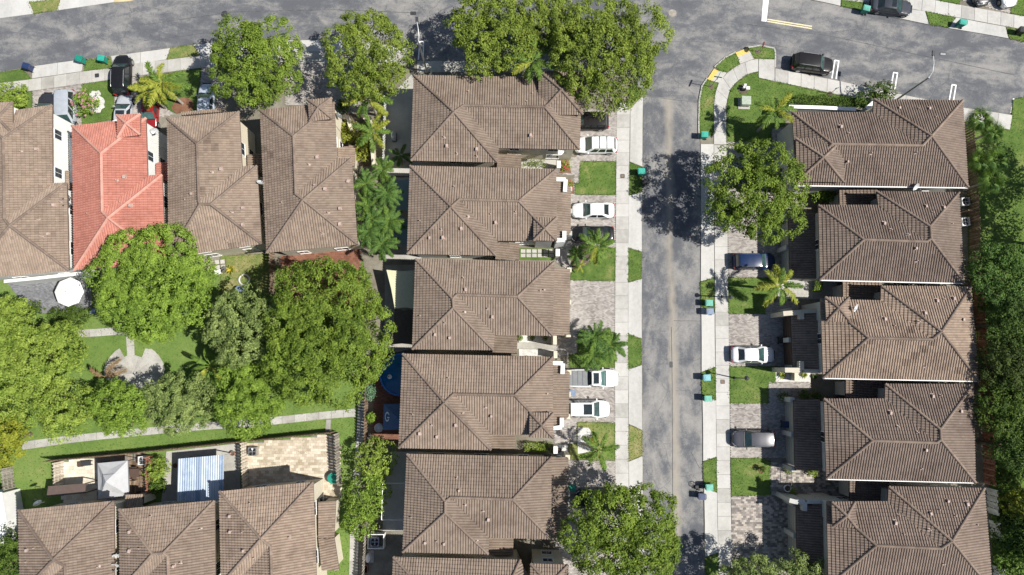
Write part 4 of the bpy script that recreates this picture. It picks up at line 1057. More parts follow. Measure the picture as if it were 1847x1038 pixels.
# windows that show in the photograph on the pale walls
# ================================================================== TREES AND PLANTS
def leaf_mesh(name, C, N, size, tint, mat, asp=.55):
    """C: centres (n,3), N: normals; each leaf a pointed, slightly folded pair of triangles"""
    n = len(C)
    r = RNG.normal(size=(n, 3)); N = N / np.linalg.norm(N, axis=1, keepdims=True)
    U = np.cross(N, r); U /= np.linalg.norm(U, axis=1, keepdims=True)
    Wd = np.cross(N, U)
    L = (size * RNG.uniform(.7, 1.3, n))[:, None]
    V = np.empty((n, 4, 3))
    V[:, 0] = C - U * L * .5
    V[:, 1] = C + Wd * L * asp * .5 + N * L * .08
    V[:, 2] = C + U * L * .5
    V[:, 3] = C - Wd * L * asp * .5 + N * L * .08
    F = (np.arange(n)[:, None] * 4 + np.arange(4)[None]).tolist()
    me = bpy.data.meshes.new(name); me.from_pydata(V.reshape(-1, 3).tolist(), [], F)
    me.materials.append(mat)
    at = me.attributes.new('tint', 'FLOAT', 'FACE'); at.data.foreach_set('value', np.asarray(tint, dtype=np.float32))
    return me
def unit(n, zmin=-1.0):
    d = RNG.normal(size=(int(n * 2.5) + 8, 3)); d /= np.linalg.norm(d, axis=1, keepdims=True)
    d = d[d[:, 2] > zmin]
    return d[:n]
def crown_leaves(rx, ry, rz, dens, size, lobe=.34, pr=.55, sparse=0.0):
    """leaf centres, normals and tints of an uneven crown made of lobes covered with tufts"""
    R = (rx * ry) ** .5
    area = math.pi * rx * ry
    nl = max(7, int(4.2 / lobe ** 2 * .62))
    lob = []
    for k in range(nl):
        for _ in range(30):
            a = random.uniform(0, 2 * math.pi); r = math.sqrt(random.random()) * .8
            x, y = math.cos(a) * r, math.sin(a) * r
            if all((x - q[0]) ** 2 + (y - q[1]) ** 2 > (lobe * .62) ** 2 for q in lob): break
        lr = lobe * random.uniform(.55, 1.3)
        z = math.sqrt(max(0, 1 - r * r)) * random.uniform(.38, .9) - .1
        lob.append((x, y, z, lr))
    lob = np.array(lob)
    pts = []; nor = []; tin = []
    S = np.array((rx, ry, rz))
    per = int(area * dens / nl)
    for (x, y, z, lr) in lob:
        c = np.array((x, y, z)) * S
        lrm = np.array((lr * R * 1.05, lr * R * 1.05, lr * R * .9))
        nt = max(6, int(2 * math.pi * (lr * R) ** 2 / (pr * pr * 1.75)))
        dirs = unit(nt, -.35)
        tc = c + dirs * lrm * RNG.uniform(.82, 1.08, (len(dirs), 1))
        # drop tufts buried in another lobe
        keep = np.ones(len(tc), bool)
        for (x2, y2, z2, l2) in lob:
            if (x2, y2) == (x, y): continue
            dd = (tc - np.array((x2, y2, z2)) * S) / (l2 * R)
            keep &= (dd ** 2).sum(1) > .55
        if sparse: keep &= RNG.random(len(tc)) > sparse
        tc = tc[keep]; dirs = dirs[keep]
        if not len(tc): continue
        m = max(4, int(per / len(tc)))
        m = min(m, int(dens * pr * pr * 4.2))
        lt = random.uniform(-.1, .1)
        for q, d in zip(tc, dirs):
            o = unit(m, -.3)
            p = q + o * pr * RNG.uniform(.35, 1.05, (len(o), 1)) * np.array((1, 1, .7))
            pts.append(p); nor.append(o * .95 + d * .4 + np.array((.1, 0, .4)) + RNG.normal(size=o.shape) * .3)
            tin.append(np.clip(.5 + lt + random.uniform(-.16, .16) + RNG.normal(size=len(o)) * .16, 0, 1))
    # a thinner under-storey of leaves that closes most of the gaps
    m = int(area * dens * .26 * (1 - 1.6 * sparse)); a = RNG.uniform(0, 6.2832, m); r = np.sqrt(RNG.random(m)) * .84
    ph = RNG.uniform(0, 6.28, 4); r = r * (1 + .11 * np.sin(3 * a + ph[0]) + .09 * np.sin(5 * a + ph[1]) + .07 * np.sin(8 * a + ph[2]))
    z = (np.sqrt(np.clip(1 - r * r, 0, 1)) * .3 - .2) + RNG.normal(size=m) * .07
    pts.append(np.stack([np.cos(a) * r * rx, np.sin(a) * r * ry, z * rz], 1)); nor.append(RNG.normal(size=(m, 3)) * .55 + np.array((0, 0, 1.0))); tin.append(np.clip(.42 + RNG.normal(size=m) * .16, 0, 1))
    return np.concatenate(pts), np.concatenate(nor), np.concatenate(tin)
def tree(label, px, py, rx, ry, h, leaf, group='trees around the houses', dens=300, size=.225, lobe=.34, pr=.45, sparse=0.0, name='tree', cat='tree', flat=.42, trunk=.2, base=None, cz=None):
    cz = h * .62 if cz is None else cz
    c = W(px, py, cz)
    k = FPX / (H - cz)
    rxm, rym = rx / k, ry / k
    bx, by = (c.x, c.y) if base is None else (W(*base).x, W(*base).y)
    root = thing(name, label, cat, (bx, by, 0.05), 0, group)
    rz = (h - cz)
    C, N, T = crown_leaves(rxm, rym, rz, dens, size, lobe, pr, sparse)
    C = C + np.array((c.x - bx, c.y - by, cz - .05))
    me = leaf_mesh('crown', C, N, size, T, M['leaf_' + leaf])
    link('crown', me, root)['kind'] = 'stuff'
    t = MB()
    top = Vector((c.x - bx, c.y - by, cz * .78))
    t.tube([(0, 0, -.1), (.05, .03, h * .12), tuple(top * .55 + Vector((.1, -.05, .1))), tuple(top)], [trunk * 1.35, trunk, trunk * .8, trunk * .55], 9)
    part('trunk', t, M['bark'], root, False)
    for i in range(16 if sparse else 8):
        j = random.randrange(len(C)); e = Vector(C[j]) * .9 + top * .1; s0 = top * random.uniform(.55, 1.0)
        b = MB(); mid = s0.lerp(e, .5) + Vector((random.uniform(-.3, .3), random.uniform(-.3, .3), random.uniform(.1, .5)))
        b.tube([tuple(s0), tuple(mid), tuple(e)], [trunk * .42, trunk * .26, trunk * .09], 6)
        part('branch', b, M['bark'], root, False)
    return root
def shrub(label, px, py, rx, ry, h, leaf, name='shrub', group=None, dens=190, size=.22, pr=.3, flowers=None, z0=.05, lobe=.4):
    cz = h * .55
    c = W(px, py, cz); k = FPX / (H - cz)
    root = thing(name, label, 'shrub' if name != 'hedge' else 'hedge', (c.x, c.y, z0), 0, group)
    C, N, T = crown_leaves(rx / k, ry / k, h * .5, dens, size, lobe, pr)
    C[:, 2] += cz - z0
    C[:, 2] = np.maximum(C[:, 2], .03)
    link('foliage', leaf_mesh('foliage', C, N, size, T, M['leaf_' + leaf]), root)['kind'] = 'stuff'
    s = MB()
    for i in range(6):
        j = random.randrange(len(C)); e = Vector(C[j]) * .85
        s.tube([(random.uniform(-.1, .1), random.uniform(-.1, .1), 0), (e.x * .4, e.y * .4, e.z * .6), tuple(e)], [.05, .035, .012], 5)
    part('stem', s, M['bark'], root, False)
    if flowers:
        fl = MB()
        for i in range(46 if rx > 15 else 9):
            j = random.randrange(len(C)); e = C[j]
            if e[2] < cz * .8: continue
            for a in range(5):
                an = a * 1.257; fl.add([(e[0], e[1], e[2] + .06), (e[0] + .1 * math.cos(an - .4), e[1] + .1 * math.sin(an - .4), e[2] + .1), (e[0] + .16 * math.cos(an), e[1] + .16 * math.sin(an), e[2] + .08), (e[0] + .1 * math.cos(an + .4), e[1] + .1 * math.sin(an + .4), e[2] + .1)], [(0, 1, 2, 3)])
        part('blossom', fl, M[flowers], root, False, kind='stuff')
    return root
def hedge(label, pts, w, h, leaf, dens=230, size=.16, z0=.1):
    """a clipped row along a pixel polyline"""
    q = P(pts, h * .6); c = q[len(q) // 2]
    root = thing('hedge', label, 'hedge', (c.x, c.y, z0), 0)
    Cs = []; Ns = []
    for i in range(len(q) - 1):
        a, b = q[i], q[i + 1]; L = (b - a).length; d = (b - a).normalized(); n = Vector((-d.y, d.x, 0))
        m = int(L * (w + 2 * h) * dens * .6)
        t = RNG.random(m) * L; s = RNG.uniform(-1, 1, m); zz = RNG.random(m)
        side = RNG.random(m) < (2 * h) / (w + 2 * h)
        off = np.where(side, np.sign(s) * w / 2, s * w / 2); z = np.where(side, zz * h, h)
        bump = .07 * np.sin(t * 2.3 + i) + RNG.normal(size=m) * .05
        C = np.stack([a.x + d.x * t + n.x * (off + bump), a.y + d.y * t + n.y * (off + bump), z + bump], 1)
        N = np.stack([n.x * np.where(side, np.sign(s), 0), n.y * np.where(side, np.sign(s), 0), np.where(side, .3, 1)], 1) + RNG.normal(size=(m, 3)) * .5
        Cs.append(C); Ns.append(N)
    C = np.concatenate(Cs); N = np.concatenate(Ns); C[:, 0] -= c.x; C[:, 1] -= c.y
    link('foliage', leaf_mesh('foliage', C, N, size, np.clip(.5 + RNG.normal(size=len(C)) * .2, 0, 1), M['leaf_' + leaf]), root)['kind'] = 'stuff'
    s = MB()
    for i in range(len(q) - 1):
        for t in np.linspace(.1, .9, 5):
            p = q[i].lerp(q[i + 1], float(t)) - c; s.tube([(p.x, p.y, -.05), (p.x + .05, p.y, h * .7)], [.04, .02], 5)
    part('stem', s, M['bark'], root, False)
    return root
# ---- palms: each frond a mesh of its own
_fr = {}
def frond_mesh(kind, L, leaf):
    key = (kind, round(L, 1), leaf)
    if key in _fr: return _fr[key]
    mb = MB()
    if kind == 'pinnate':
        n = 30; droop = .6 * L
        def rach(t): return Vector((L * (t - .12 * t * t), 0, L * (.42 * t) - droop * t * t))
        pts = [rach(i / 8) for i in range(9)]
        mb.tube([tuple(p) for p in pts], [.045 * (1 - .8 * i / 8) for i in range(9)], 5, 0, .75)
        for i in range(n):
            t = .14 + .86 * i / (n - 1); p = rach(t); q = rach(min(1, t + .02)); d = (q - p)
            d = d.normalized() if d.length > 1e-5 else Vector((1, 0, 0))
            ll = .215 * L * (math.sin(math.pi * (.12 + .8 * t)) ** .6) * random.uniform(.85, 1.1)
            for s in (-1, 1):
                o = (d * .62 + Vector((0, s, 0)) * .8 + Vector((0, 0, random.uniform(-.55, .45)))).normalized()
                wv = Vector((0, 0, 1)).cross(o).normalized() * .036 * (L / 2.6)
                mid = p + o * ll * .5 + Vector((0, 0, .05 * ll)); tip = p + o * ll - Vector((0, 0, .22 * ll))
                tn = random.uniform(.05, .95)
                mb.add([tuple(p - wv * .6), tuple(p + wv * .6), tuple(mid + wv), tuple(mid - wv), tuple(tip)], [(0, 1, 2, 3), (3, 2, 4)], 0, tn)
    elif kind == 'fan':
        pl = L * .45
        mb.tube([(0, 0, 0), (pl * .6, 0, pl * .35), (pl, 0, pl * .35)], [.035, .028, .02], 5, 0, .8)
        c = Vector((pl, 0, pl * .35)); n = 22
        for i in range(n):
            a = math.radians(-128 + 256 * i / (n - 1)); ll = L * .5 * (1 - .22 * abs(a) / 2.2) * random.uniform(.9, 1.05)
            o = Vector((math.cos(a), math.sin(a), -.12)); pv = Vector((-math.sin(a), math.cos(a), 0)) * .032
            mid = c + o * ll * .6; tip = c + o * ll - Vector((0, 0, .3 * ll)); tn = random.uniform(.2, .85)
            mb.add([tuple(c), tuple(mid + pv + Vector((0, 0, .03))), tuple(tip), tuple(mid - pv - Vector((0, 0, .03)))], [(0, 1, 2, 3)], 0, tn)
    else:  # broad paddle leaf
        n = 9
        def rach(t): return Vector((L * (t - .1 * t * t), 0, L * (.5 * t - .62 * t * t)))
        mb.tube([tuple(rach(i / 6)) for i in range(7)], [.05 * (1 - .75 * i / 6) for i in range(7)], 5, 0, .9)
        for i in range(n):
            t0 = .2 + .8 * i / n; t1 = .2 + .8 * (i + .96) / n
            for s in (-1, 1):
                w0 = .21 * math.sin(math.pi * min(1, .1 + .9 * (t0 - .2) / .8 * .95)) ** .5 * L * .55; w1 = .21 * math.sin(math.pi * min(.99, .1 + .9 * (t1 - .2) / .8 * .95)) ** .5 * L * .55
                a, b = rach(t0), rach(t1); dz = .1 * L
                mb.add([tuple(a), tuple(b), tuple(b + Vector((.05 * L, s * w1, dz * .4 - .05))), tuple(a + Vector((.05 * L, s * w0, dz * .4)))], [(0, 1, 2, 3)], 0, random.uniform(.35, .8))
    _fr[key] = mb.mesh('frond', [M['leaf_' + leaf]])
    return _fr[key]
def palm(label, px, py, h, L, n, leaf='palm', leaf2=None, p2=.25, kind='pinnate', base=None, name='palm_tree', group='palms in the gardens', tr=.13, heads=None, up=.0, cat='palm', brown=0):
    c = W(px, py, h)
    b = W(*base) if base else Vector((c.x, c.y, 0))
    root = thing(name, label, cat, (b.x, b.y, .05), 0, group)
    t = MB(); d = Vector((c.x - b.x, c.y - b.y, h - .05))
    t.tube([(0, 0, -.1), tuple(d * .35 + Vector((-d.x * .06, -d.y * .06, 0))), tuple(d * .7 + Vector((-d.x * .04, -d.y * .04, 0))), tuple(d)], [tr * 1.35, tr * 1.05, tr, tr * .85], 9)
    part('trunk', t, M['palm_trunk'], root, False)
    ph = random.uniform(0, 6.28)
    for i in range(n):
        lf = leaf2 if (leaf2 and random.random() < p2) else leaf
        if brown and i >= n - brown: lf = 'brown'
        me = frond_mesh(kind, L * random.choice((.8, .9, 1.0, 1.05)), lf)
        az = ph + i * 2.399963 + random.uniform(-.2, .2)
        el = up + .5 * (1 - 1.9 * (i / max(1, n - 1))) + random.uniform(-.1, .1)
        o = link('frond', me, root, tuple(d), (random.uniform(-.25, .25), -el, az))
    return root
# --- big trees
tree('dense olive green round tree between two drives, upper left', 466, 122, 86, 82, 9.5, 'olive', base=(498, 145))
tree('airy light green tree left of the left street lamp', 668, 112, 78, 94, 9.5, 'oak', dens=250, sparse=.22, base=(688, 128), lobe=.27)
tree('big loose tree between the road and the corner house, left of its twin', 888, 68, 84, 82, 10, 'oak', dens=280, sparse=.14, lobe=.28, base=(885, 118))
tree('largest tree at the junction, spreading over the corner of the street', 1092, 104, 114, 106, 10.5, 'oak', dens=300, sparse=.08, lobe=.27, base=(1080, 150), trunk=.27)
tree('small tree in the gap between the two junction trees', 988, 52, 62, 58, 9.0, 'oak', dens=280, sparse=.15, lobe=.34, base=(1000, 112))
tree('round street tree throwing a dark shadow across the street', 1355, 352, 96, 90, 9.6, 'olive', dens=300, sparse=.08, lobe=.29, base=(1338, 372), cz=6.0)
tree('big tree at the lower end of the street beside a drive', 1124, 966, 103, 92, 10, 'olive', dens=300, sparse=.08, lobe=.28, base=(1122, 925))
tree('bright green broad tree overlapping the red roof', 281, 517, 110, 108, 9, 'bright', dens=320, lobe=.25, base=(310, 540), trunk=.3)
tree('largest dark olive tree in the shared green', 602, 594, 112, 138, 10.5, 'olive', dens=320, lobe=.27, base=(620, 610), trunk=.32)
tree('dull grey green tree between two larger trees in the green', 440, 590, 66, 72, 8, 'gray', dens=320, lobe=.3, size=.26, base=(470, 600))
tree('small bright tree right of a greyish one along the path', 462, 716, 62, 66, 7, 'bright', dens=320, lobe=.34, size=.215)
tree('greyish small tree in the middle of the row by the path', 329, 724, 57, 53, 6.5, 'gray', dens=320, lobe=.36, size=.215)
tree('small fresh green tree just below the round plaza', 224, 734, 50, 46, 6.5, 'bright', dens=320, lobe=.36, size=.215)
tree('low spreading tree at the left end of the path row', 112, 738, 62, 44, 6, 'lime', dens=300, lobe=.36, size=.215)
tree('yellow green wide tree left of the round plaza', 92, 636, 78, 58, 8, 'lime', dens=300, lobe=.28, size=.22)
tree('yellow green tree at the left edge below the dark terrace', 20, 585, 50, 52, 8, 'lime', dens=300, lobe=.34, size=.22)
tree('yellowish tree at the left edge, middle of three', 22, 690, 48, 58, 7.5, 'lime', dens=300, lobe=.34, size=.22)
tree('golden yellow small tree at the left edge above the weathered fence', 12, 790, 34, 48, 6, 'yellow', dens=300, lobe=.4, size=.215)
tree('dark green bush tree in the lower left corner', 20, 1008, 36, 50, 5, 'hedge', dens=170, lobe=.4, size=.24)
# right edge wood
G2 = 'trees behind the right hand fence'
tree('fresh green tree behind the fence, topmost of the right edge trees', 1797, 505, 60, 62, 9, 'palmd', G2, dens=270, lobe=.3)
tree('dark tree at the right edge below the fresh green one', 1822, 585, 56, 56, 9.5, 'deep', G2, dens=270, lobe=.3)
tree('olive tree casting shadow on the lighter brown roof', 1812, 662, 58, 52, 9.5, 'dark', G2, dens=270, lobe=.3, sparse=.1)
tree('olive dark tree casting shadow on a back roof corner', 1800, 735, 54, 52, 9, 'hedge', G2, dens=270, lobe=.3, sparse=.1)
tree('dark olive tree low on the right edge above the yellow plants', 1826, 808, 48, 48, 8.5, 'deep', G2, dens=270, lobe=.32)
tree('broad tree beyond the right edge shading the lawn', 1948, 312, 80, 78, 10.5, 'oak', G2, dens=170, lobe=.3)
tree('broad tree beyond the right edge shading the lower lawn', 1950, 425, 76, 72, 10.5, 'oak', G2, dens=170, lobe=.3)
tree('tall tree beyond the right edge shading the yellow plants', 1955, 960, 84, 90, 10, 'oak', G2, dens=170, lobe=.3)
tree('unseen tree added beyond the right edge to shade the dark one', 1962, 575, 84, 74, 10.5, 'oak', G2, dens=150, lobe=.3)  # this and the next two: unseen trees added to cast shade on the right edge
tree('unseen tree added beyond the right edge to shade the olive trees', 1960, 710, 84, 74, 10.5, 'oak', G2, dens=150, lobe=.3)
tree('unseen tree added beyond the right edge, above the tall one, for shade', 1962, 838, 84, 70, 10.5, 'oak', G2, dens=150, lobe=.3)
tree('small leafy tree at the lower edge, on the right verge', 1343, 1052, 52, 48, 7.5, 'gray', dens=280, sparse=.2, lobe=.34, size=.22)
tree('small pale tree at the lower edge over a brown block drive', 1440, 1045, 50, 44, 6, 'gray', dens=280, sparse=.2, lobe=.36, size=.22)
# vine hedge, shrubs
shrub('bright green vine mass above the white boxed cooling unit', 653, 940, 28, 26, 3.0, 'bright', group='vine mass along the narrow path')
shrub('bright green vine mass in the middle of the narrow path', 662, 893, 36, 40, 3.2, 'bright', group='vine mass along the narrow path')
shrub('bright green vine mass at the top of the narrow path', 678, 832, 36, 36, 3.2, 'lime', group='vine mass along the narrow path')
shrub('lime green bush at the left edge beside a drive', 26, 176, 31, 22, 1.8, 'lime', dens=230)
shrub('pink flowering bush on white gravel', 155, 187, 22, 24, 1.8, 'bright', flowers='flower_pink')
shrub('round lime bush between two patios', 288, 848, 20, 19, 2.2, 'lime', size=.2)
shrub('dark low bush below the round lime one', 286, 876, 16, 12, 1.4, 'hedge')
shrub('dark green shrub beside the right lamp post', 1586, 170, 26, 22, 2.4, 'hedge')
shrub('dark shrub at the corner of the courtyard wall', 1548, 184, 16, 14, 1.8, 'hedge')
hedge('clipped dark hedge outside the white courtyard wall', [(1432, 183), (1480, 183), (1532, 187)], 1.0, 1.1, 'hedge')
hedge('small clipped hedge in a light well of the brown house', [(945, 807), (985, 806)], .8, .9, 'lime')
hedge('leafy hedge in the dark gap beside a right garage', [(1466, 516), (1482, 518)], 1.1, 1.0, 'bright')
shrub('green bush in the gap below the white courtyard house', 1484, 354, 24, 12, 1.5, 'bright')
shrub('yellow green shrub in the palm garden beside a cream wall', 630, 240, 13, 22, 1.6, 'palmy')
shrub('yellow green shrub in the palm garden by the lower roof', 655, 268, 16, 28, 1.6, 'palmy')
shrub('dark shrub in the palm garden under the royal palm', 618, 193, 12, 12, 1.4, 'hedge')
shrub('reddish low plant in the mulch bed by the walk', 1020, 300, 9, 10, .8, 'lime', flowers='flower_red', size=.16)
shrub('reddish low plant by the white parapet', 1027, 338, 7, 9, .7, 'lime', flowers='flower_red', size=.16)
shrub('bluish green bush on the timber fence by the pool', 670, 708, 9, 15, 1.9, 'blue')
shrub('green bush on the timber fence above a round cooling unit', 671, 752, 7, 9, 1.9, 'bright')
shrub('dark climbing plant beside the grey terrace', 130, 570, 40, 16, 1.2, 'hedge', size=.2)
shrub('leafy plant at the corner of the dark terrace', 55, 558, 26, 12, 1.0, 'hedge', size=.2)
shrub('yellow croton bush below the star shaped palm trunk', 1070, 793, 9, 7, .9, 'gold', size=.16)
shrub('dark round bush beside a right hand garage pier', 1412, 716, 9, 8, 1.1, 'hedge', size=.16)
shrub('dark bush in the shade between two right houses', 1450, 713, 10, 9, 1.1, 'hedge', size=.16)
shrub('dark bush deep in the shaded gap between two right houses', 1472, 714, 10, 8, 1.1, 'hedge', size=.16)
shrub('small green bush at a gate below a right garage', 1424, 846, 9, 7, 1.0, 'bright', size=.16)
shrub('lime sprig at the eave of a right house', 1465, 852, 9, 4, .8, 'lime', size=.16)
shrub('small green plant beside a round white pot', 1430, 888, 6, 6, .8, 'lime', size=.14)
shrub('low leafy plants at the foot of a cream wall', 965, 297, 26, 6, .6, 'gray', size=.14)
shrub('low plant among the stones by a front walk', 1040, 452, 8, 8, .8, 'bright', size=.16)
shrub('low green plant near the front of the gate wall', 988, 806, 10, 6, .8, 'gray', size=.16)
for (x, y, s_) in ((939, 610, 'left'), (960, 610, 'middle'), (983, 611, 'right')):
    shrub('round spiky plant on white gravel, %s of three' % s_, x, y, 4, 4, .5, 'gray', group='round plants on white gravel', size=.12, pr=.12)
shrub('sapling in a mulch ring on a front lawn', 1374, 846, 5, 5, 1.0, 'hedge', size=.12, pr=.15)
shrub('tiny plant in the lawn shade below a sapling', 1373, 865, 3.5, 3.5, .6, 'bright', size=.1, pr=.12)
shrub('yellow plants in deep shade, lower right corner', 1828, 905, 28, 26, 2.2, 'palmy', size=.3)
shrub('dark leafy undergrowth right of the corrugated fence', 1822, 960, 34, 36, 2.0, 'deep', size=.3)
shrub('brown and green undergrowth in the lower right corner', 1828, 1020, 34, 32, 2.0, 'palm', size=.3)
shrub('dark undergrowth behind the fence, lower right', 1812, 862, 22, 26, 2.4, 'hedge', size=.22)
# --- palms
palm('leaning yellow green palm over the red car', 290, 152, 4.6, 2.9, 13, 'palm', 'palmy', .45, base=(330, 188))
palm('second lower palm crown beside the leaning one, over the red car', 266, 166, 3.6, 2.2, 12, 'palm', 'palmy', .3, base=(300, 196))
palm('royal palm with a red flower stalk, in the palm garden', 664, 178, 5.2, 2.9, 11, 'palm', 'palmy', .2)
palm('yellowing palm beside the pale fence', 672, 238, 3.8, 2.4, 12, 'palm', 'palmy', .4)
palm('small palm at the edge of an airy tree', 603, 142, 3.4, 1.5, 9, 'palm')
palm('tall palm in front of the corner house roof', 960, 112, 7.6, 2.7, 12, 'palm', 'palmy', .3)
palm('palm with golden lower fronds beside the black saloon', 1077, 445, 4.2, 2.4, 14, 'palm', 'palmy', .3, base=(1060, 470))
palm('star shaped bright palm beside white gravel', 1080, 812, 3.6, 2.4, 9, 'palm', None, base=(1050, 800))
palm('feathery palm on the bright corner lawn', 1398, 200, 5.4, 2.5, 12, 'palmy', 'palm', .5, base=(1366, 238))
palm('bushy yellow tipped palm between two right drives', 1407, 517, 5.4, 2.8, 13, 'palm', 'palmy', .5, base=(1372, 520))
for (x, y, h, w_) in ((1072, 608, 3.6, 'upper left of three'), (1102, 622, 3.2, 'right one of three'), (1070, 640, 3.3, 'lower of three')):
    palm('dark green palm in the lawn cluster, %s' % w_, x, y, h, 2.1, 17, 'palmd', 'palm', .15, group='palm cluster on a front lawn')
for i, (x, y, L, w_) in enumerate(((690, 306, 1.9, 'topmost'), (660, 332, 1.9, 'left, upper'), (698, 348, 2.1, 'right, upper'), (664, 372, 2.1, 'left, middle'), (700, 402, 2.2, 'right, middle'), (664, 418, 2.1, 'left, lower'), (690, 440, 2.1, 'lowest'), (672, 395, 2.0, 'hidden in the middle'))):
    palm('dark clumping palm by the shade sails, %s of the grove' % w_, x, y, 4.6 + .3 * (i % 3), L * .95, 18, 'palmd', 'palm', .35, group='palm grove behind the shade sails')
for (x, y, L, w_) in ((1763, 216, 1.9, 'topmost'), (1787, 238, 1.6, 'second from the top'), (1764, 292, 1.6, 'against the fence'), (1790, 290, 2.0, 'middle'), (1784, 326, 2.0, 'lowest')):
    palm('fan palm behind the right fence, %s' % w_, x, y, 4.2, L, 22, 'palmd', 'palm', .35, 'fan', group='fan palms behind the right fence', up=.1)
palm('broad leaved banana plant left of the path trees', 380, 660, 3.0, 2.4, 13, 'palm', 'palmy', .2, 'paddle', name='banana_plant', cat='plant', tr=.16)
palm('arching palm at the left of the round plaza', 190, 680, 2.6, 2.6, 6, 'palm', 'brown', .35)
palm('small palm in the bare bed beside the palm with golden fronds', 1040, 460, 2.2, 1.5, 9, 'palmd', 'palm', .4)
palm('little yellow palm at the lower edge of a planting bed', 1046, 480, 1.4, .9, 7, 'palmy')
palm('shaded palm on the dark patio of the corner house', 722, 282, 2.2, 1.6, 10, 'palmd')
def rosette(label, px, py, r, leaf, group='spiky rosettes', n=18, mat2=None, z=.12):
    c = W(px, py, .25); root = thing('agave', label, 'plant', (c.x, c.y, z), 0, group)
    for i in range(n):
        a = i * 2.39996; e = .25 + .75 * (i / n); L = r * random.uniform(.8, 1.05)
        d = Vector((math.cos(a), math.sin(a), 0)); s = Vector((-d.y, d.x, 0)); m = MB()
        b = Vector((0, 0, .05)); mid = b + d * L * .5 * (1.2 - e * .4) + Vector((0, 0, L * e * .7)); tip = b + d * L * (1.15 - e * .5) + Vector((0, 0, L * e * .75))
        w = s * r * .1
        m.add([tuple(b - w), tuple(b + w), tuple(mid + w * 1.2), tuple(mid - w * 1.2), tuple(tip)], [(0, 1, 2, 3), (3, 2, 4)], 0, random.uniform(.2, .9))
        part('leaf', m, M['leaf_' + (mat2 if mat2 and i % 3 == 0 else leaf)], root, False)
    return root
rosette('yellow striped agave at the left end of white gravel', 1410, 677, .55, 'palmy', mat2='palmd')
rosette('yellow striped agave in the middle of white gravel', 1450, 677, .5, 'palmy', mat2='palmd')
rosette('shaded agave beside the lighter brown house', 1469, 680, .45, 'palmd')
rosette('orange and yellow bromeliad on the worn lawn', 417, 487, .75, 'palmy', mat2='gold', n=16)
rosette('dark spiky plant below the bromeliad', 412, 503, .45, 'palmd', n=12)

# --- grass blades on every lawn: nobody could count them
def blades(name, sel, mat, label):
    VV = []; TT = []
    for (pts, m, z, dens) in LAWNS:
        if (m == 'grass_dry') != sel: continue
        poly = P(pts, z); x0, x1 = min(p.x for p in poly), max(p.x for p in poly); y0, y1 = min(p.y for p in poly), max(p.y for p in poly)
        x0, x1 = max(x0, -62), min(x1, 62); y0, y1 = max(y0, -30), min(y1, 46)
        n = int((x1 - x0) * (y1 - y0) * 30 * dens)
        X = RNG.uniform(x0, x1, n); Y = RNG.uniform(y0, y1, n); ok = inside(poly, X, Y); X = X[ok]; Y = Y[ok]; n = len(X)
        a = RNG.uniform(0, 6.28, n); w = RNG.uniform(.025, .05, n); h = RNG.uniform(.05, .13, n)
        ex, ey = [], []     # ragged fringe over the edges
        for i in range(len(poly)):
            p, q = poly[i], poly[(i + 1) % len(poly)]; L = (q - p).length
            if L > 40: continue
            k = int(L * 22); t = RNG.random(k)[:, None]; ln = np.array(p)[None, :2] * (1 - t) + np.array(q)[None, :2] * t
            ln = ln + RNG.normal(size=(k, 2)) * .06 * (1 + np.sin(ln[:, :1] * 2.1 + ln[:, 1:] * 1.7))
            ex.append(ln[:, 0]); ey.append(ln[:, 1])
        if ex:
            X = np.concatenate([X] + ex); Y = np.concatenate([Y] + ey); n = len(X)
            a = RNG.uniform(0, 6.28, n); w = RNG.uniform(.025, .055, n); h = RNG.uniform(.04, .11, n)
        V = np.zeros((n, 3, 3)); V[:, :, 2] = z
        V[:, 0, 0] = X - np.cos(a) * w; V[:, 0, 1] = Y - np.sin(a) * w; V[:, 1, 0] = X + np.cos(a) * w; V[:, 1, 1] = Y + np.sin(a) * w
        V[:, 2, 0] = X - np.sin(a) * h * 1.1; V[:, 2, 1] = Y + np.cos(a) * h * 1.1; V[:, 2, 2] = z + h
        VV.append(V); TT.append(RNG.random(n))
    V = np.concatenate(VV); T = np.concatenate(TT); n = len(V)
    me = bpy.data.meshes.new(name); me.from_pydata(V.reshape(-1, 3).tolist(), [], np.arange(3 * n).reshape(-1, 3).tolist())
    me.materials.append(M[mat]); at = me.attributes.new('tint', 'FLOAT', 'FACE'); at.data.foreach_set('value', T.astype(np.float32))
    o = link(name, me); o['kind'] = 'stuff'; o['label'] = label
blades('grass', False, 'blade', 'short green grass of the lawns and verges')
blades('grass', True, 'blade_dry', 'short dry grass of the worn lawns')
# ================================================================== VEHICLES
_paint = {}
def paint_mat(col):
    k = tuple(col)
    if k not in _paint:
        m, nt, b = _nodes('car_paint')
        n = _noise(nt, 2.2, 4)
        nt.links.new(_ramp(nt, n, ((.3, tuple(c * .9 for c in col)), (.7, tuple(min(1, c * 1.06) for c in col)))), b.inputs['Base Color'])
        b.inputs['Roughness'].default_value = .32; b.inputs['Metallic'].default_value = .0
        b.inputs['Coat Weight'].default_value = .5 if col[0] > .05 else .25; b.inputs['Specular IOR Level'].default_value = .5 if col[0] > .05 else .25; b.inputs['Coat Roughness'].default_value = .08
        _paint[k] = m
    return _paint[k]
M['car_glass'] = glass_mat('car_glass', (.02, .028, .03), .04)
M['car_glass_teal'] = glass_mat('car_glass_teal', (.06, .12, .115), .05)
M['windshield'] = glass_mat('windshield', (.035, .07, .068), .05)
M['lamp_red'] = plain('lamp_red', (.35, .015, .015), .25)
M['lamp_clear'] = plain('lamp_clear', (.62, .64, .65), .15)
M['trim_black'] = plain('trim_black', (.018, .018, .02), .5)
M['rim'] = plain('rim', (.34, .35, .36), .35, .7)
M['seat_tan'] = plain('seat_tan', (.2, .16, .12), .8)
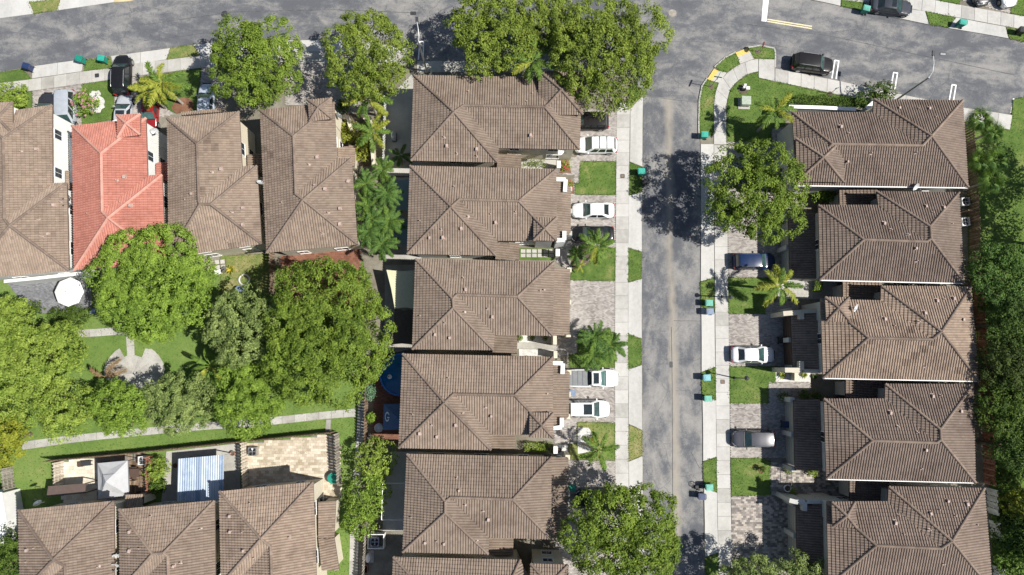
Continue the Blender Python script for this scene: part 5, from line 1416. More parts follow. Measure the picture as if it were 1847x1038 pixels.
M['cover_gray'] = plain('cover_gray', (.17, .18, .19), .6)
SPEC = {  # length, width, height, belt, and stations of windscreen foot/top, rear glass top/foot as parts of the length from the nose
 'sedan':  dict(L=4.85, W=1.84, H=1.45, belt=.93, ws=(.27, .42), rg=(.735, .89), hood=.74, tail=.98),
 'suv':    dict(L=4.85, W=1.93, H=1.74, belt=1.06, ws=(.25, .385), rg=(.90, .965), hood=.92, tail=1.08),
 'van':    dict(L=5.05, W=1.98, H=1.76, belt=1.05, ws=(.17, .335), rg=(.925, .975), hood=.9, tail=1.08),
 'pickup': dict(L=5.75, W=2.02, H=1.88, belt=1.16, ws=(.255, .36), rg=(.535, .575), hood=1.05, tail=1.2),
}
def car(kind, label, px, py, ang, col, glass='car_glass', name=None, roof_glass=False, rails=False, bars=False, scale=1.0, group='cars parked on the drives', roofcol=None):
    s = SPEC[kind]; L, Wd, Hh, belt = s['L'], s['W'], s['H'], s['belt']
    c = W(px, py, .9)
    root = thing(name or {'sedan': 'sedan', 'suv': 'suv', 'van': 'minivan', 'pickup': 'pickup_truck'}[kind], label, 'pickup truck' if kind == 'pickup' else 'car', (c.x, c.y, .0 if abs(py) < 0 else .1), math.radians(ang), group)
    root.scale = (scale,) * 3
    hw = Wd / 2; pm = paint_mat(col)
    X = lambda f: L * (.5 - f)          # f: part of the length from the nose
    bed = kind == 'pickup'
    st = [(0.0, .40, .60), (.012, .60, s['hood'] - .2), (.035, .76, s['hood'] - .09), (.08, .89, s['hood'] - .01), (.14, .955, s['hood'] + .04), (.2, .985, s['hood'] + .08), (s['ws'][0], 1.0, belt), (.42, 1.0, belt), (.6, 1.0, belt + .01), (.78, .99, belt + .02),
          (.88, .97, s['tail'] if not bed else belt), (.95, .90, s['tail'] - .01), (.985, .76 if not bed else .9, s['tail'] - .08), (1.0, .56 if not bed else .86, s['tail'] - .3)]
    b = MB(); prof_n = None
    rows = []
    for f, w, zt in st:
        w *= hw; x = X(f)
        pr = [(0, zt + .045), (.45 * w, zt + .035), (.78 * w, zt + .012), (.93 * w, zt - .03), (1.0 * w, zt - .17 if zt > .7 else zt - .08), (1.01 * w, .52), (.985 * w, .36), (.9 * w, .24), (.3 * w, .22)]
        row = [(x, y, z) for y, z in reversed(pr)] + [(x, -y, z) for y, z in pr[1:]]
        rows.append(row)
    n = len(rows[0]); b0 = []
    for r in rows: b0 += r
    fc = []
    for i in range(len(rows) - 1):
        for k in range(n - 1): fc.append((i * n + k, i * n + k + 1, (i + 1) * n + k + 1, (i + 1) * n + k))
    fc.append(tuple(range(n))[::-1]); e = (len(rows) - 1) * n; fc.append(tuple(e + k for k in range(n)))
    b.add(b0, fc)
    part('body', b, pm, root, False, smooth=True)
    # cabin: painted shell with glass panes just proud of it
    f0, f1 = s['ws']; f2, f3 = s['rg']
    zr = Hh; wb = hw * .965; wt = hw * .80 if kind != 'sedan' else hw * .755
    zb = belt - .03
    cab = MB()
    def ring(f, w, z): return [(X(f), w, z), (X(f), -w, z)]
    base = [(X(f0), wb * .90, zb), (X(f0 + .06), wb, zb), (X(f3 - .05), wb, zb), (X(f3), wb * .80, zb), (X(f3), -wb * .80, zb), (X(f3 - .05), -wb, zb), (X(f0 + .06), -wb, zb), (X(f0), -wb * .90, zb)]
    top = [(X(f1), wt * .90, zr - .05), (X(f1 + .05), wt, zr - .02), (X(f2 - .04), wt, zr - .02), (X(f2), wt * .9, zr - .06), (X(f2), -wt * .9, zr - .06), (X(f2 - .04), -wt, zr - .02), (X(f1 + .05), -wt, zr - .02), (X(f1), -wt * .90, zr - .05)]
    cab.add(base + top, [(i, (i + 1) % 8, 8 + (i + 1) % 8, 8 + i) for i in range(8)])
    part('cabin', cab, pm, root, False)
    rf = MB(); rows = []
    fs = np.linspace(f1, f2, 6)
    for i, f in enumerate(fs):
        e = min(i, 5 - i); w = wt * (.9, 1.0, 1.0)[min(e, 2)]; zc = zr + (.0, .025, .035)[min(e, 2)] - (.045 if e == 0 else 0)
        rows += [(X(f), w * t, zc - .055 * abs(t) ** 2.5 + .004) for t in (-1, -.8, -.4, 0, .4, .8, 1)]
    fq = []
    for i in range(5):
        for k in range(6): fq.append((i * 7 + k, (i + 1) * 7 + k, (i + 1) * 7 + k + 1, i * 7 + k + 1))
    rf.add(rows, fq)
    part('roof', rf, paint_mat(roofcol) if roofcol else pm, root, False, smooth=True)
    gm = M[glass]
    def pane(nm, q, m=gm, out=.012, sh=.06):
        q = [Vector(p) for p in q]; cc = sum(q, Vector()) / len(q)
        nn = (q[1] - q[0]).cross(q[2] - q[0]).normalized()
        if nn.dot(cc - Vector((cc.x * .6, 0, .6))) < 0: nn = -nn
        q = [p + (cc - p) * sh + nn * out for p in q]; m_ = MB()
        lo = [p - nn * .008 for p in q]
        k = len(q); m_.add(q + lo, [tuple(range(k))] + [(i, (i + 1) % k, k + (i + 1) % k, k + i) for i in range(k)])
        return part(nm, m_, m, root, False)
    pane('windshield', [base[7], base[0], top[0], top[7]], M['windshield'] if glass == 'car_glass' else gm, sh=.02)
    hs = MB()
    for sg in (-1, 1): hs.box((X((f0 + .05) / 2), sg * hw * .66, s['hood'] + .055), (L * (f0 - .07), .018, .02), sg * .05 * -1)
    hs.box((X(f0 + .005), 0, belt + .05), (.1, wb * 1.7, .02))
    part('hood_seam', hs, M['trim_black'], root, False)
    pane('rear_window', [base[3], base[4], top[4], top[3]], M['car_glass'], sh=.09)
    for sg in (0, 1):
        bb = (base[1], base[2]) if sg == 0 else (base[6], base[5]); tt = (top[1], top[2]) if sg == 0 else (top[6], top[5])
        nn_ = 2 if kind in ('sedan', 'pickup') else 3
        for i in range(nn_):
            a0, a1 = i / nn_ + .015, (i + 1) / nn_ - .015
            lp = lambda p, q, t: tuple(Vector(p).lerp(Vector(q), t))
            pane('side_window', [lp(bb[0], bb[1], a0), lp(bb[0], bb[1], a1), lp(tt[0], tt[1], a1), lp(tt[0], tt[1], a0)], M['car_glass'], sh=.09)
    if roof_glass:
        m_ = MB(); xa, xb = X(f1 + .04), X(f1 + (f2 - f1) * (.45 if kind != 'pickup' else .8))
        m_.prism([(xa, wt * .72), (xa, -wt * .72), (xb, -wt * .72), (xb, wt * .72)], zr, zr + .048); part('sunroof', m_, M['car_glass'], root, False)
    if rails:
        for sg in (-1, 1):
            m_ = MB(); y = sg * wt * .93
            m_.tube([(X(f1 + .06), y, zr - .02), (X(f1 + .1), y, zr + .07), (X(f2 - .08), y, zr + .07), (X(f2 - .03), y, zr - .03)], .022, 6); part('roof_rail', m_, M['metal'] if col[0] < .3 else M['trim_black'], root, False)
        for ff in ((.35, .68) if bars else ()):
            m_ = MB(); xx = X(f1 + (f2 - f1) * ff); m_.box((xx, 0, zr + .075), (.05, wt * 1.86, .025)); part('cross_bar', m_, M['trim_black'], root, False)
    for f in (.17, .805):
        for sg in (-1, 1):
            r = .34 if kind in ('sedan',) else .37; w = MB()
            y = sg * (hw - .13)
            k = 18; V = []
            for yy, rr in ((-.11, r * .9), (-.09, r), (.09, r), (.11, r * .9)):
                V += [(rr * math.cos(2 * math.pi * i / k), yy, rr * math.sin(2 * math.pi * i / k)) for i in range(k)]
            w.add(V, [(j * k + i, j * k + (i + 1) % k, (j + 1) * k + (i + 1) % k, (j + 1) * k + i) for j in range(3) for i in range(k)] + [tuple(range(k)), tuple(3 * k + i for i in range(k))[::-1]])
            wo = link('wheel', w.mesh('wheel', [M['rubber']]), root, (X(f), y + sg * .035, r))
            rm = MB(); V = [(0, sg * .125, 0)]
            for i in range(10): V.append((r * .66 * math.cos(math.pi * i / 5), sg * .118, r * .66 * math.sin(math.pi * i / 5)))
            for i in range(10): V.append((r * .66 * math.cos(math.pi * i / 5), sg * .09, r * .66 * math.sin(math.pi * i / 5)))
            rm.add(V, [(0, 1 + i, 1 + (i + 1) % 10) for i in range(10)] + [(1 + i, 11 + i, 11 + (i + 1) % 10, 1 + (i + 1) % 10) for i in range(10)])
            link('rim', rm.mesh('rim', [M['rim']]), wo)
            ar = MB()   # dark wheel arch
            ar.add([(X(f) + (r + .07) * math.cos(math.pi * i / 8), sg * (hw * 1.012), max(.24, r + (r + .07) * math.sin(math.pi * i / 8))) for i in range(9)] + [(X(f) + (r + .07) * math.cos(math.pi * i / 8), sg * (hw * .9), max(.24, r + (r + .07) * math.sin(math.pi * i / 8))) for i in range(9)],
                   [tuple(range(9))] + [(i, i + 1, 10 + i, 9 + i) for i in range(8)])
            part('wheel_arch', ar, M['trim_black'], root, False)
    for sg in (-1, 1):
        z = s['hood'] - .16
        m_ = MB(); m_.add([(X(.012), sg * hw * .5, z - .02), (X(.03), sg * hw * .72, z), (X(.09), sg * hw * .90, z + .06), (X(.09), sg * hw * .84, z + .17), (X(.05), sg * hw * .70, z + .14), (X(.022), sg * hw * .50, z + .08)], [tuple(range(6)) if sg > 0 else tuple(range(6))[::-1]])
        for v in range(len(m_.v)): m_.v[v] = (m_.v[v][0] + .02, m_.v[v][1] * 1.005, m_.v[v][2] + .012)
        part('headlight', m_, M['lamp_clear'], root, False)
        m_ = MB(); zt = s['tail'] - .28
        m_.box((X(.985), sg * hw * .76, zt), (.12, .34, .2), sg * -.35); part('taillight', m_, M['lamp_red'], root, False)
        m_ = MB(); m_.box((X(f0 + .055), sg * (hw + .1), belt + .05), (.14, .22, .15), 0, 0, .5, .8); part('wing_mirror', m_, pm, root, False)
    m_ = MB(); m_.box((X(.0) - .02, 0, .55), (.1, hw * 1.0, .2)); part('grille', m_, M['trim_black'], root, False)
    m_ = MB(); m_.box((X(1.0) + .0, 0, .45), (.1, hw * 1.25, .14)); part('rear_bumper', m_, M['trim_black'], root, False)
    if bed:
        m_ = MB(); xa, xb = X(.605), X(.985)
        m_.prism([(xa, hw * .84), (xa, -hw * .84), (xb, -hw * .80), (xb, hw * .80)], belt - .02, belt + .11)
        t = part('bed_cover', m_, M['cover_gray'], root, False)
        for i in range(1, 4):
            q = MB(); q.box((xa + (xb - xa) * i / 4, 0, belt + .113), (.035, hw * 1.6, .012)); part('seam', q, M['trim_black'], t, False)
        m_ = MB(); m_.prism([(X(.578), hw * .82), (X(.578), -hw * .82), (X(.60), -hw * .82), (X(.60), hw * .82)], belt, belt + .07); part('bed_gap', m_, M['trim_black'], root, False)
    return root
WH = (.74, .75, .75); BK = (.012, .012, .014); SV = (.40, .42, .45); 
UP = 90
car('suv', 'black SUV parked nose to the road across the upper left pavement', 220, 135, 92, BK, rails=True)
car('sedan', 'silver saloon half hidden by the red roof', 222, 206, 90, SV, roof_glass=True)
car('sedan', 'dark saloon half under the tan roof, upper left', 81, 203, 88, (.03, .032, .04))
car('van', 'silver minivan nose in beside the pink bush', 119, 200, -86, (.36, .39, .43))
car('sedan', 'red car under a palm beside the red roof', 270, 200, -90, (.22, .012, .014), glass='car_glass_teal')
car('sedan', 'silver blue saloon beside the dense tree, upper left', 371, 186, 91, (.38, .44, .52), glass='car_glass_teal')
car('suv', 'black SUV half hidden by tree and roof at the corner house', 1060, 219, 180, (.016, .014, .015))
car('suv', 'white SUV with dark roof bars at the corner house', 1075, 262, 180, WH, rails=True, bars=True)
car('sedan', 'white saloon nose in between two brown houses left of the street', 1070, 379.5, 180, WH, scale=.99)
car('sedan', 'black saloon under a palm with golden fronds', 1069, 422, 180, BK)
car('pickup', 'white pickup truck with a grey bed cover', 1069, 682.5, 0, WH, glass='car_glass_teal', roof_glass=True)
car('suv', 'white SUV with a sunroof below the pickup', 1060.5, 738, 0, WH, roof_glass=True, rails=True)
car('suv', 'black SUV in the shade of the tree at the street end', 1078, 900, 180, BK, rails=True)
car('suv', 'black SUV in the roadside parking bay', 1466, 115, -8, (.016, .015, .016), rails=True, group='cars parked along the main road')
car('suv', 'dark blue SUV half in shade on a right hand drive', 1361, 471.5, 0, (.009, .024, .078), rails=True, scale=.97)
car('sedan', 'white saloon nose in on a right hand drive', 1359, 640, 0, (.66, .67, .68))
car('suv', 'dark grey SUV facing the street on a right hand drive', 1360, 792, 180, (.065, .066, .08), scale=.97, rails=True)
car('sedan', 'dark grey saloon across the pavement at the top edge', 1609, 10.5, -8, (.045, .05, .062), roof_glass=True, group='cars parked along the main road')
car('sedan', 'dark car cut by the top edge on a paver drive', 1769, -27, -82, (.05, .05, .06), group='cars parked along the main road')
car('suv', 'white car cut by the top edge on a paver drive', 1814, -23, -80, WH, group='cars parked along the main road')

# ================================================================== STREET FURNITURE
M['bin_green'] = plain('bin_green', (.012, .21, .155), .5, var=.12)
M['bin_teal'] = plain('bin_teal', (.03, .33, .26), .5, var=.12)
M['bin_mint'] = plain('bin_mint', (.10, .36, .28), .5, var=.2)
M['bin_sky'] = plain('bin_sky', (.14, .38, .42), .5, var=.2)
M['bin_blue'] = plain('bin_blue', (.018, .035, .10), .5, var=.15)
M['bin_gray'] = plain('bin_gray', (.16, .22, .32), .5, var=.2)
M['bin_dark'] = plain('bin_dark', (.014, .016, .018), .5, var=.15)
def wheelie(label, px, py, ang, mat, lid=None, z=.1, group='wheelie bins put out along the kerbs'):
    c = W(px, py, 1.0)
    r = thing('wheelie_bin', label, 'bin', (c.x, c.y, z), math.radians(ang), group)
    b = MB(); b.box((0, 0, .52), (.62, .54, .88), 0, 0, .5, 1.18); b.box((-.02, 0, .93), (.76, .66, .06))
    part('bin_body', b, M[mat], r, False)
    l = MB(); l.prism([(-.4, -.34), (.36, -.34), (.41, -.26), (.41, .26), (.36, .34), (-.4, .34)], .97, 1.03)
    l.prism([(-.33, -.27), (.3, -.27), (.34, -.2), (.34, .2), (.3, .27), (-.33, .27)], 1.03, 1.075); l.box((.0, 0, 1.085), (.4, .3, .02))
    part('lid', l, M[lid or mat], r, False)
    h = MB(); h.tube([(-.38, -.26, .95), (-.47, -.24, 1.0), (-.47, .24, 1.0), (-.38, .26, .95)], .025, 6); part('handle', h, M['bin_dark'], r, False)
    for s in (-1, 1):
        w = MB(); k = 12
        V = [(-.3 + .13 * math.cos(6.2832 * i / k), s * .33 + y, .13 + .13 * math.sin(6.2832 * i / k)) for y in (-.03, .03) for i in range(k)]
        w.add(V, [(i, (i + 1) % k, k + (i + 1) % k, k + i) for i in range(k)] + [tuple(range(k)), tuple(k + i for i in range(k))[::-1]])
        part('wheel', w, M['rubber'], r, False)
wheelie('navy blue bin on the verge, upper left', 47, 119.5, 165, 'bin_blue')
wheelie('green bin on the drive apron, left of two, upper left', 142.5, 106, 165, 'bin_green')
wheelie('green bin on the verge, right of two, upper left', 182.5, 105.5, 170, 'bin_green', 'bin_teal')
wheelie('teal bin at the end of the corner verge', 1271, 243, 178, 'bin_green', 'bin_teal')
wheelie('teal bin on the left verge beside a dark one', 1157, 309.5, 2, 'bin_green', 'bin_teal')
wheelie('black bin tilted at the left kerb', 1165.5, 328.5, 28, 'bin_dark')
wheelie('mint green bin above a small grey one', 1279, 547, 178, 'bin_green', 'bin_mint')
wheelie('grey blue bin just below a mint green one', 1280.5, 562.5, 183, 'bin_gray')
wheelie('sky blue bin on the right verge near a lamp shadow', 1275, 681.5, 181, 'bin_sky')
wheelie('mint green bin at the end of the verge below a sky blue one', 1277, 719.5, 179, 'bin_green', 'bin_mint')
wheelie('mint green bin beside the fallen bicycle', 1279.5, 879.5, 182, 'bin_green', 'bin_mint')
wheelie('navy bin standing on the road by the fallen bicycle', 1266.5, 896.5, 178, 'bin_blue', z=.0)
wheelie('green bin behind the dark saloon at the top edge', 1563, 15.5, 165, 'bin_green', 'bin_mint')
wheelie('green bin on a pale apron, upper right', 1736.5, 40.5, 170, 'bin_green', 'bin_teal')
wheelie('dark bin on the verge at the upper right edge', 1845, 54, 170, 'bin_dark')
wheelie('green bin by the garage under the street tree', 1031, 881, 0, 'bin_green', group='wheelie bins by the garages')
wheelie('grey blue bin between the pickup and a white SUV', 1031.5, 709.5, 0, 'bin_gray', group='wheelie bins by the garages')
wheelie('navy bin in the shade by a right hand garage', 1419, 766, 0, 'bin_blue', group='wheelie bins by the garages')
wheelie('black bin in the shade by a garage pier', 1413, 614, 0, 'bin_dark', group='wheelie bins by the garages')

def lamp(label, base, top, head, zt=7.6, zh=8.0):
    t_ = W(*top, zt); h_ = W(*head, zh)
    r = thing('street_lamp', label, 'street lamp', (t_.x, t_.y, .0), 0, 'street lamps on the main road')
    p = MB(); p.tube([(0, 0, 0), (0, 0, .5), (0, 0, zt)], [.15, .12, .085], 12); p.lathe((0, 0, 0), [(.26, 0), (.26, .1), (.17, .35), (.12, .4)], 12)
    part('pole', p, M['metal'], r, False)
    a = MB(); d = Vector((h_.x - t_.x, h_.y - t_.y, 0))
    a.tube([(0, 0, zt - .1), tuple(d * .25 + Vector((d.y, -d.x, 0)) * .06 + Vector((0, 0, zt + .3))), tuple(d * .6 + Vector((d.y, -d.x, 0)) * .05 + Vector((0, 0, zt + .42))), tuple(d + Vector((0, 0, zh)))], [.06, .055, .05, .045], 8)
    part('arm', a, M['metal_pale'], r, False)
    hd = MB(); an = math.atan2(d.y, d.x); u = d.normalized(); q = d + u * .28
    hd.box((q.x, q.y, zh), (.62, .32, .13), an, 0, .5, .85); part('lamp_head', hd, M['metal_dark'], r, False)
lamp('left street lamp with a pale arm over the main road', None, (754.5, 76), (752, 40))
lamp('right street lamp with a pale arm over the parking bay', None, (1676, 140), (1683.5, 101))
def post_lamp(label, base, top, z):
    b = W(*base, 0); t_ = W(*top, z)
    r = thing('post_lamp', label, 'post lamp', (b.x, b.y, .1), 0, 'short post lamps beside the pavement')
    d = Vector((t_.x - b.x, t_.y - b.y, 0)); p = MB(); p.tube([(0, 0, 0), (d.x, d.y, z - .3)], [.075, .055], 10); p.lathe((0, 0, 0), [(.16, 0), (.16, .08), (.08, .2)], 10); part('post', p, M['metal_dark'], r, False)
    l = MB(); l.lathe((d.x, d.y, z - .35), [(.08, 0), (.17, .1), (.2, .32), (.14, .38)], 10); part('lantern', l, M['metal_pale'], r, False)
    c = MB(); c.lathe((d.x, d.y, z + .02), [(.26, 0), (.2, .08), (.05, .18), (.03, .26)], 10); part('cap', c, M['metal_dark'], r, False)
post_lamp('short dark post lamp on the lawn beside the right pavement', (1324, 682), (1346, 682.5), 3.9)
post_lamp('short post lamp with a white head at the edge of the right pavement', (1302, 536), (1317, 536), 3.4)
M['sign_face'] = plain('sign_face', (.5, .5, .5), .4, .4)
M['sign_blue'] = plain('sign_green', (.02, .16, .08), .4)
M['sign_red'] = plain('sign_red', (.42, .02, .02), .4)
def sign(label, base, z, blades_, stop=None):
    b = W(*base, .1); r = thing('street_sign', label, 'sign', (b.x, b.y, .1), 0)
    p = MB(); p.tube([(0, 0, 0), (0, 0, z)], .035, 8); part('post', p, M['metal'], r, False)
    f = MB(); f.lathe((0, 0, .0), [(.34, 0), (.3, .02), (.01, .03)], 12); part('mulch_ring', f, M['soil'], r, False)
    for i, (an, ln) in enumerate(blades_):
        m = MB(); m.box((0, 0, z - .12 - .26 * i), (ln, .03, .22), an); part('sign_plate', m, M['sign_blue'], r, False)
    if stop is not None:
        m = MB(); k = 8; V = [(.38 * math.cos(math.pi / 8 + math.pi * i / 4), y, .38 * math.sin(math.pi / 8 + math.pi * i / 4)) for y in (-.012, .012) for i in range(k)]
        ca, sa = math.cos(stop), math.sin(stop); V = [(x * ca - y * sa + .0, x * sa + y * ca, zz + z - .75) for x, y, zz in V]
        m.add(V, [tuple(range(8)), tuple(8 + i for i in range(8))[::-1]] + [(i, (i + 1) % 8, 8 + (i + 1) % 8, 8 + i) for i in range(8)]); part('stop_plate', m, M['sign_red'], r, False)
sign('two bladed street name sign on the corner verge', (1282.7, 156.6), 3.1, [(1.15, .9), (-.15, .9)])
sign('red stop sign on the top corner verge', (1367, 93.5), 2.5, [], 1.35)
sign('small parking sign by the bay pavement', (1497, 170), 1.9, [(.2, .4)])
# utility box and pipes on the corner lawn
def boxthing(name, label, cat, px, py, z, sz, mat, ang=0, extra=None):
    c = W(px, py, z + sz[2]); return thing(name, label, cat, (c.x, c.y, z), ang)
M['box_green'] = plain('box_green', (.33, .38, .31), .6, var=.2)
u = boxthing('utility_box', 'pale green utility box on a concrete pad', 'utility box', 1346, 182, .1, (1, 1, .75), None, -.04)
m = MB(); m.box((-.03, -.12, .03), (1.35, 1.25, .1)); part('pad', m, M['concrete_old'], u, False)
m = MB(); m.box((0, 0, .44), (1.0, .95, .72)); part('cabinet', m, M['box_green'], u, False)
m = MB(); m.box((0, .02, .83), (1.06, 1.0, .06)); part('lid', m, M['box_green'], u, False)
m = MB(); m.box((0, -.49, .4), (.9, .03, .55)); part('door', m, M['box_green'], u, False)
u = boxthing('water_meter', 'white backflow pipes standing in a bare patch of lawn', 'pipe fitting', 1344, 158, .1, (1, 1, .6), None, 0)
m = MB(); m.lathe((0, 0, .0), [(.62, 0), (.55, .03), (.01, .04)], 14); part('bare_patch', m, M['soil'], u, False)
for (x, y, h) in ((.05, .32, .55), (-.08, .02, .62), (.22, -.1, .58)):
    m = MB(); m.tube([(x, y, 0), (x, y, h)], .1, 8); m.box((x, y, h), (.3, .26, .12)); part('riser', m, M['metal_pale'], u, False)
m = MB(); m.tube([(.05, .32, .35), (-.08, .02, .35), (.22, -.1, .35)], .06, 6); part('pipe', m, M['metal_pale'], u, False)
m = MB(); m.box((.3, -.12, .66), (.42, .36, .2)); part('cover', m, M['trim_white'], u, False)
# the bicycle lying by the mint bin
bc = W(1258, 875, .1); bk = thing('bicycle', 'black bicycle lying on the road edge beside a mint green bin', 'bicycle', (bc.x, bc.y, .06), 2.98)
for x, zt in ((-.52, .08), (.56, .12)):
    w = MB(); k = 20; V = []
    for i in range(k):
        a = 6.2832 * i / k
        for (r, z) in ((.33, 0), (.30, .03), (.27, 0), (.30, -.03)): V.append((x + r * math.cos(a), r * math.sin(a) * .96, .08 + z + zt * .3 * math.sin(a)))
    w.add(V, [(4 * i + j, 4 * i + (j + 1) % 4, 4 * ((i + 1) % k) + (j + 1) % 4, 4 * ((i + 1) % k) + j) for i in range(k) for j in range(4)])
    wo = part('wheel', w, M['rubber'], bk, False)
    sp = MB()
    for i in range(8): a = .785 * i; sp.tube([(x, 0, .08), (x + .28 * math.cos(a), .28 * math.sin(a), .08)], .006, 3)
    part('spokes', sp, M['metal'], wo, False)
fr = MB()
for a, b_ in (((-.52, 0, .08), (-.12, .02, .12)), ((-.12, .02, .12), (-.2, .42, .18)), ((-.52, 0, .08), (-.18, .34, .16)), ((-.12, .02, .12), (.36, .44, .16)), ((-.18, .36, .18), (.36, .48, .16)), ((.34, .52, .18), (.56, 0, .1))): fr.tube([a, b_], .025, 6)
part('frame', fr, M['black'], bk, False)
m = MB(); m.box((-.22, .5, .2), (.26, .14, .08), .2, 0, .5, .7); part('saddle', m, M['black'], bk, False)
m = MB(); m.tube([(.3, .6, .0), (.32, .6, .2), (.33, .62, .5), (.42, .66, .55)], .018, 6); part('handlebar', m, M['metal'], bk, False)
m = MB(); m.box((.02, .2, .2), (.62, .42, .2), .2, 0, .5, .75); part('pannier', m, M['black'], bk, False)
m = MB(); m.tube([(-.12, .02, .06), (-.3, -.14, .2)], .02, 5); m.box((-.34, -.16, .21), (.12, .08, .03)); part('pedal', m, M['seat_tan'], bk, False)

# ================================================================== YARD THINGS
def ac_unit(label, px, py, z=.15, s=.9, mat='metal_pale', group='cooling units in the back yards', rnd=False, h=.85):
    c = W(px, py, h); r = thing('cooling_unit', label, 'cooling unit', (c.x, c.y, z - .05), random.uniform(-.06, .06), group)
    b = MB()
    if rnd: b.lathe((0, 0, 0), [(s * .55, 0), (s * .55, h * .9), (s * .5, h), (s * .42, h)], 18)
    else:
        for sx, sy, w, d in ((0, -1, s, .06), (0, 1, s, .06), (-1, 0, .06, s - .12), (1, 0, .06, s - .12)): b.box((sx * (s / 2 - .03), sy * (s / 2 - .03), h / 2), (w, d, h))
        for sx in (-1, 1):
            for sy in (-1, 1): b.prism([(sx * s * .5, sy * s * .5), (sx * s * .5, sy * s * .22), (sx * s * .34, sy * s * .34), (sx * s * .22, sy * s * .5)], h - .02, h + .003)
    part('cabinet', b, M[mat], r, False)
    f = MB(); f.lathe((0, 0, h - .25), [(s * .44, .0), (s * .44, .02), (.01, .02)], 16); part('fan_well', f, M['black'], r, False)
    f = MB()
    for k in range(4):
        a = k * 1.571; f.add([(.05 * math.cos(a), .05 * math.sin(a), h - .1), (s * .4 * math.cos(a - .35), s * .4 * math.sin(a - .35), h - .14), (s * .41 * math.cos(a), s * .41 * math.sin(a), h - .1), (s * .4 * math.cos(a + .35), s * .4 * math.sin(a + .35), h - .06)], [(0, 1, 2, 3)])
    f.lathe((0, 0, h - .12), [(.09, 0), (.09, .06), (.01, .07)], 10); part('fan', f, M['metal'], r, False)
    g = MB()
    for rr in (.2, .32, .43): 
        pts = [(rr * s * math.cos(6.2832 * i / 16), rr * s * math.sin(6.2832 * i / 16), h + .01) for i in range(17)]; g.tube(pts, .01, 4, cap=False)
    part('fan_guard', g, M['metal_dark'], r, False)
    return r
ac_unit('grey cooling unit behind the house below the courtyard house, upper of two', 1741.5, 364)
ac_unit('white cooling unit behind the same right house, lower of two', 1741.5, 400.5, mat='trim_white')
ac_unit('grey cooling unit on the tan stone patio', 455, 815, mat='metal')
ac_unit('white cooling unit on the brown deck by the gazebo', 257, 831, mat='trim_white')
ac_unit('round cooling unit beside the blue pool canopy', 683, 772, mat='metal_pale', rnd=True)
ac_unit('cooling unit inside a white open box at the lower middle', 676, 978, mat='metal')
c = W(678, 977, 1.1); r = thing('cooling_unit_screen', 'white open box screening a cooling unit', 'screen', (c.x, c.y, .1), .0)
for sx, sy, w, d in ((0, -1, 1.75, .08), (0, 1, 1.75, .08), (-1, 0, .08, 1.4), (1, 0, .08, 1.4)):
    m = MB(); m.box((sx * .84, sy * .74, .55), (w, d, 1.1)); part('panel', m, M['trim_white'], r, False)
def dish(label, px, py, z, az, d=.85, mat='metal_pale', wall=None):
    c = W(px, py, z); r = thing('satellite_dish', label, 'satellite dish', (c.x, c.y, z - .4), az, 'satellite dishes on the roofs')
    m = MB(); k = 16; V = [(0, 0, 0)]
    for j, rr in enumerate((.33, .66, 1.0)):
        for i in range(k): V.append((rr * d / 2 * math.cos(6.2832 * i / k) * .92, rr * d / 2 * math.sin(6.2832 * i / k), .16 * rr * rr * d))
    F = [(0, 1 + i, 1 + (i + 1) % k) for i in range(k)] + [(1 + j * k + i, 1 + j * k + (i + 1) % k, 1 + (j + 1) * k + (i + 1) % k, 1 + (j + 1) * k + i) for j in range(2) for i in range(k)]
    e = math.radians(52); ca, sa = math.cos(e), math.sin(e)
    V = [(x * ca + zz * sa, y, -x * sa + zz * ca + .45) for x, y, zz in V]
    V2 = [(x - .02 * sa, y, zz - .02 * ca) for x, y, zz in V]; b0 = len(V)
    m.add(V + V2, F + [tuple(b0 + i for i in f)[::-1] for f in F] + [(33 + i, 33 + (i + 1) % k, b0 + 33 + (i + 1) % k, b0 + 33 + i) for i in range(k)]); part('reflector', m, M[mat], r, False, smooth=False)
    m = MB(); m.tube([(0, 0, -.5), (0, 0, .2), (.0, 0, .42)], .035, 6); part('mast', m, M['metal'], r, False)
    m = MB(); m.tube([(-.1, 0, .2), (.5 * d, 0, .42), (.62 * d, 0, .75)], .02, 5); m.box((.62 * d, 0, .78), (.12, .1, .1)); part('feed_arm', m, M['metal_dark'], r, False)
dish('white satellite dish on the roof edge between two matching brown houses', 470, 331, 5.9, 1.2)
dish('grey satellite dish beside the red roof, upper of two', 126, 356, 5.7, -2.6, mat='metal')
dish('grey satellite dish beside the red roof, lower of two', 126, 368, 5.7, -2.6, mat='metal')
dish('white satellite dish on the wall right of the red roof tower', 279, 236, 4.2, -1.2)
dish('white satellite dish on the gap between two lower left houses, upper', 211, 1001, 5.8, -1.4)
dish('white satellite dish on the gap between two lower left houses, lower', 209, 1018, 5.8, -1.6)
dish('grey satellite dish on the top eave of the lower left corner house', 69, 909, 5.6, 1.8, mat='metal')
dish('white satellite dish on the side of the corner house', 1010, 272, 5.2, -.6, 1.0)
dish('white satellite dish on the lighter brown roof', 1541, 555, 6.9, -.6, .9)
dish('white antenna dish on the white gutter of the courtyard house', 1650, 337, 6.0, -.9, .9)
dish('blue grey dish on the cream wall by the palm garden', 611, 210, 4.0, .6, .8, 'metal')

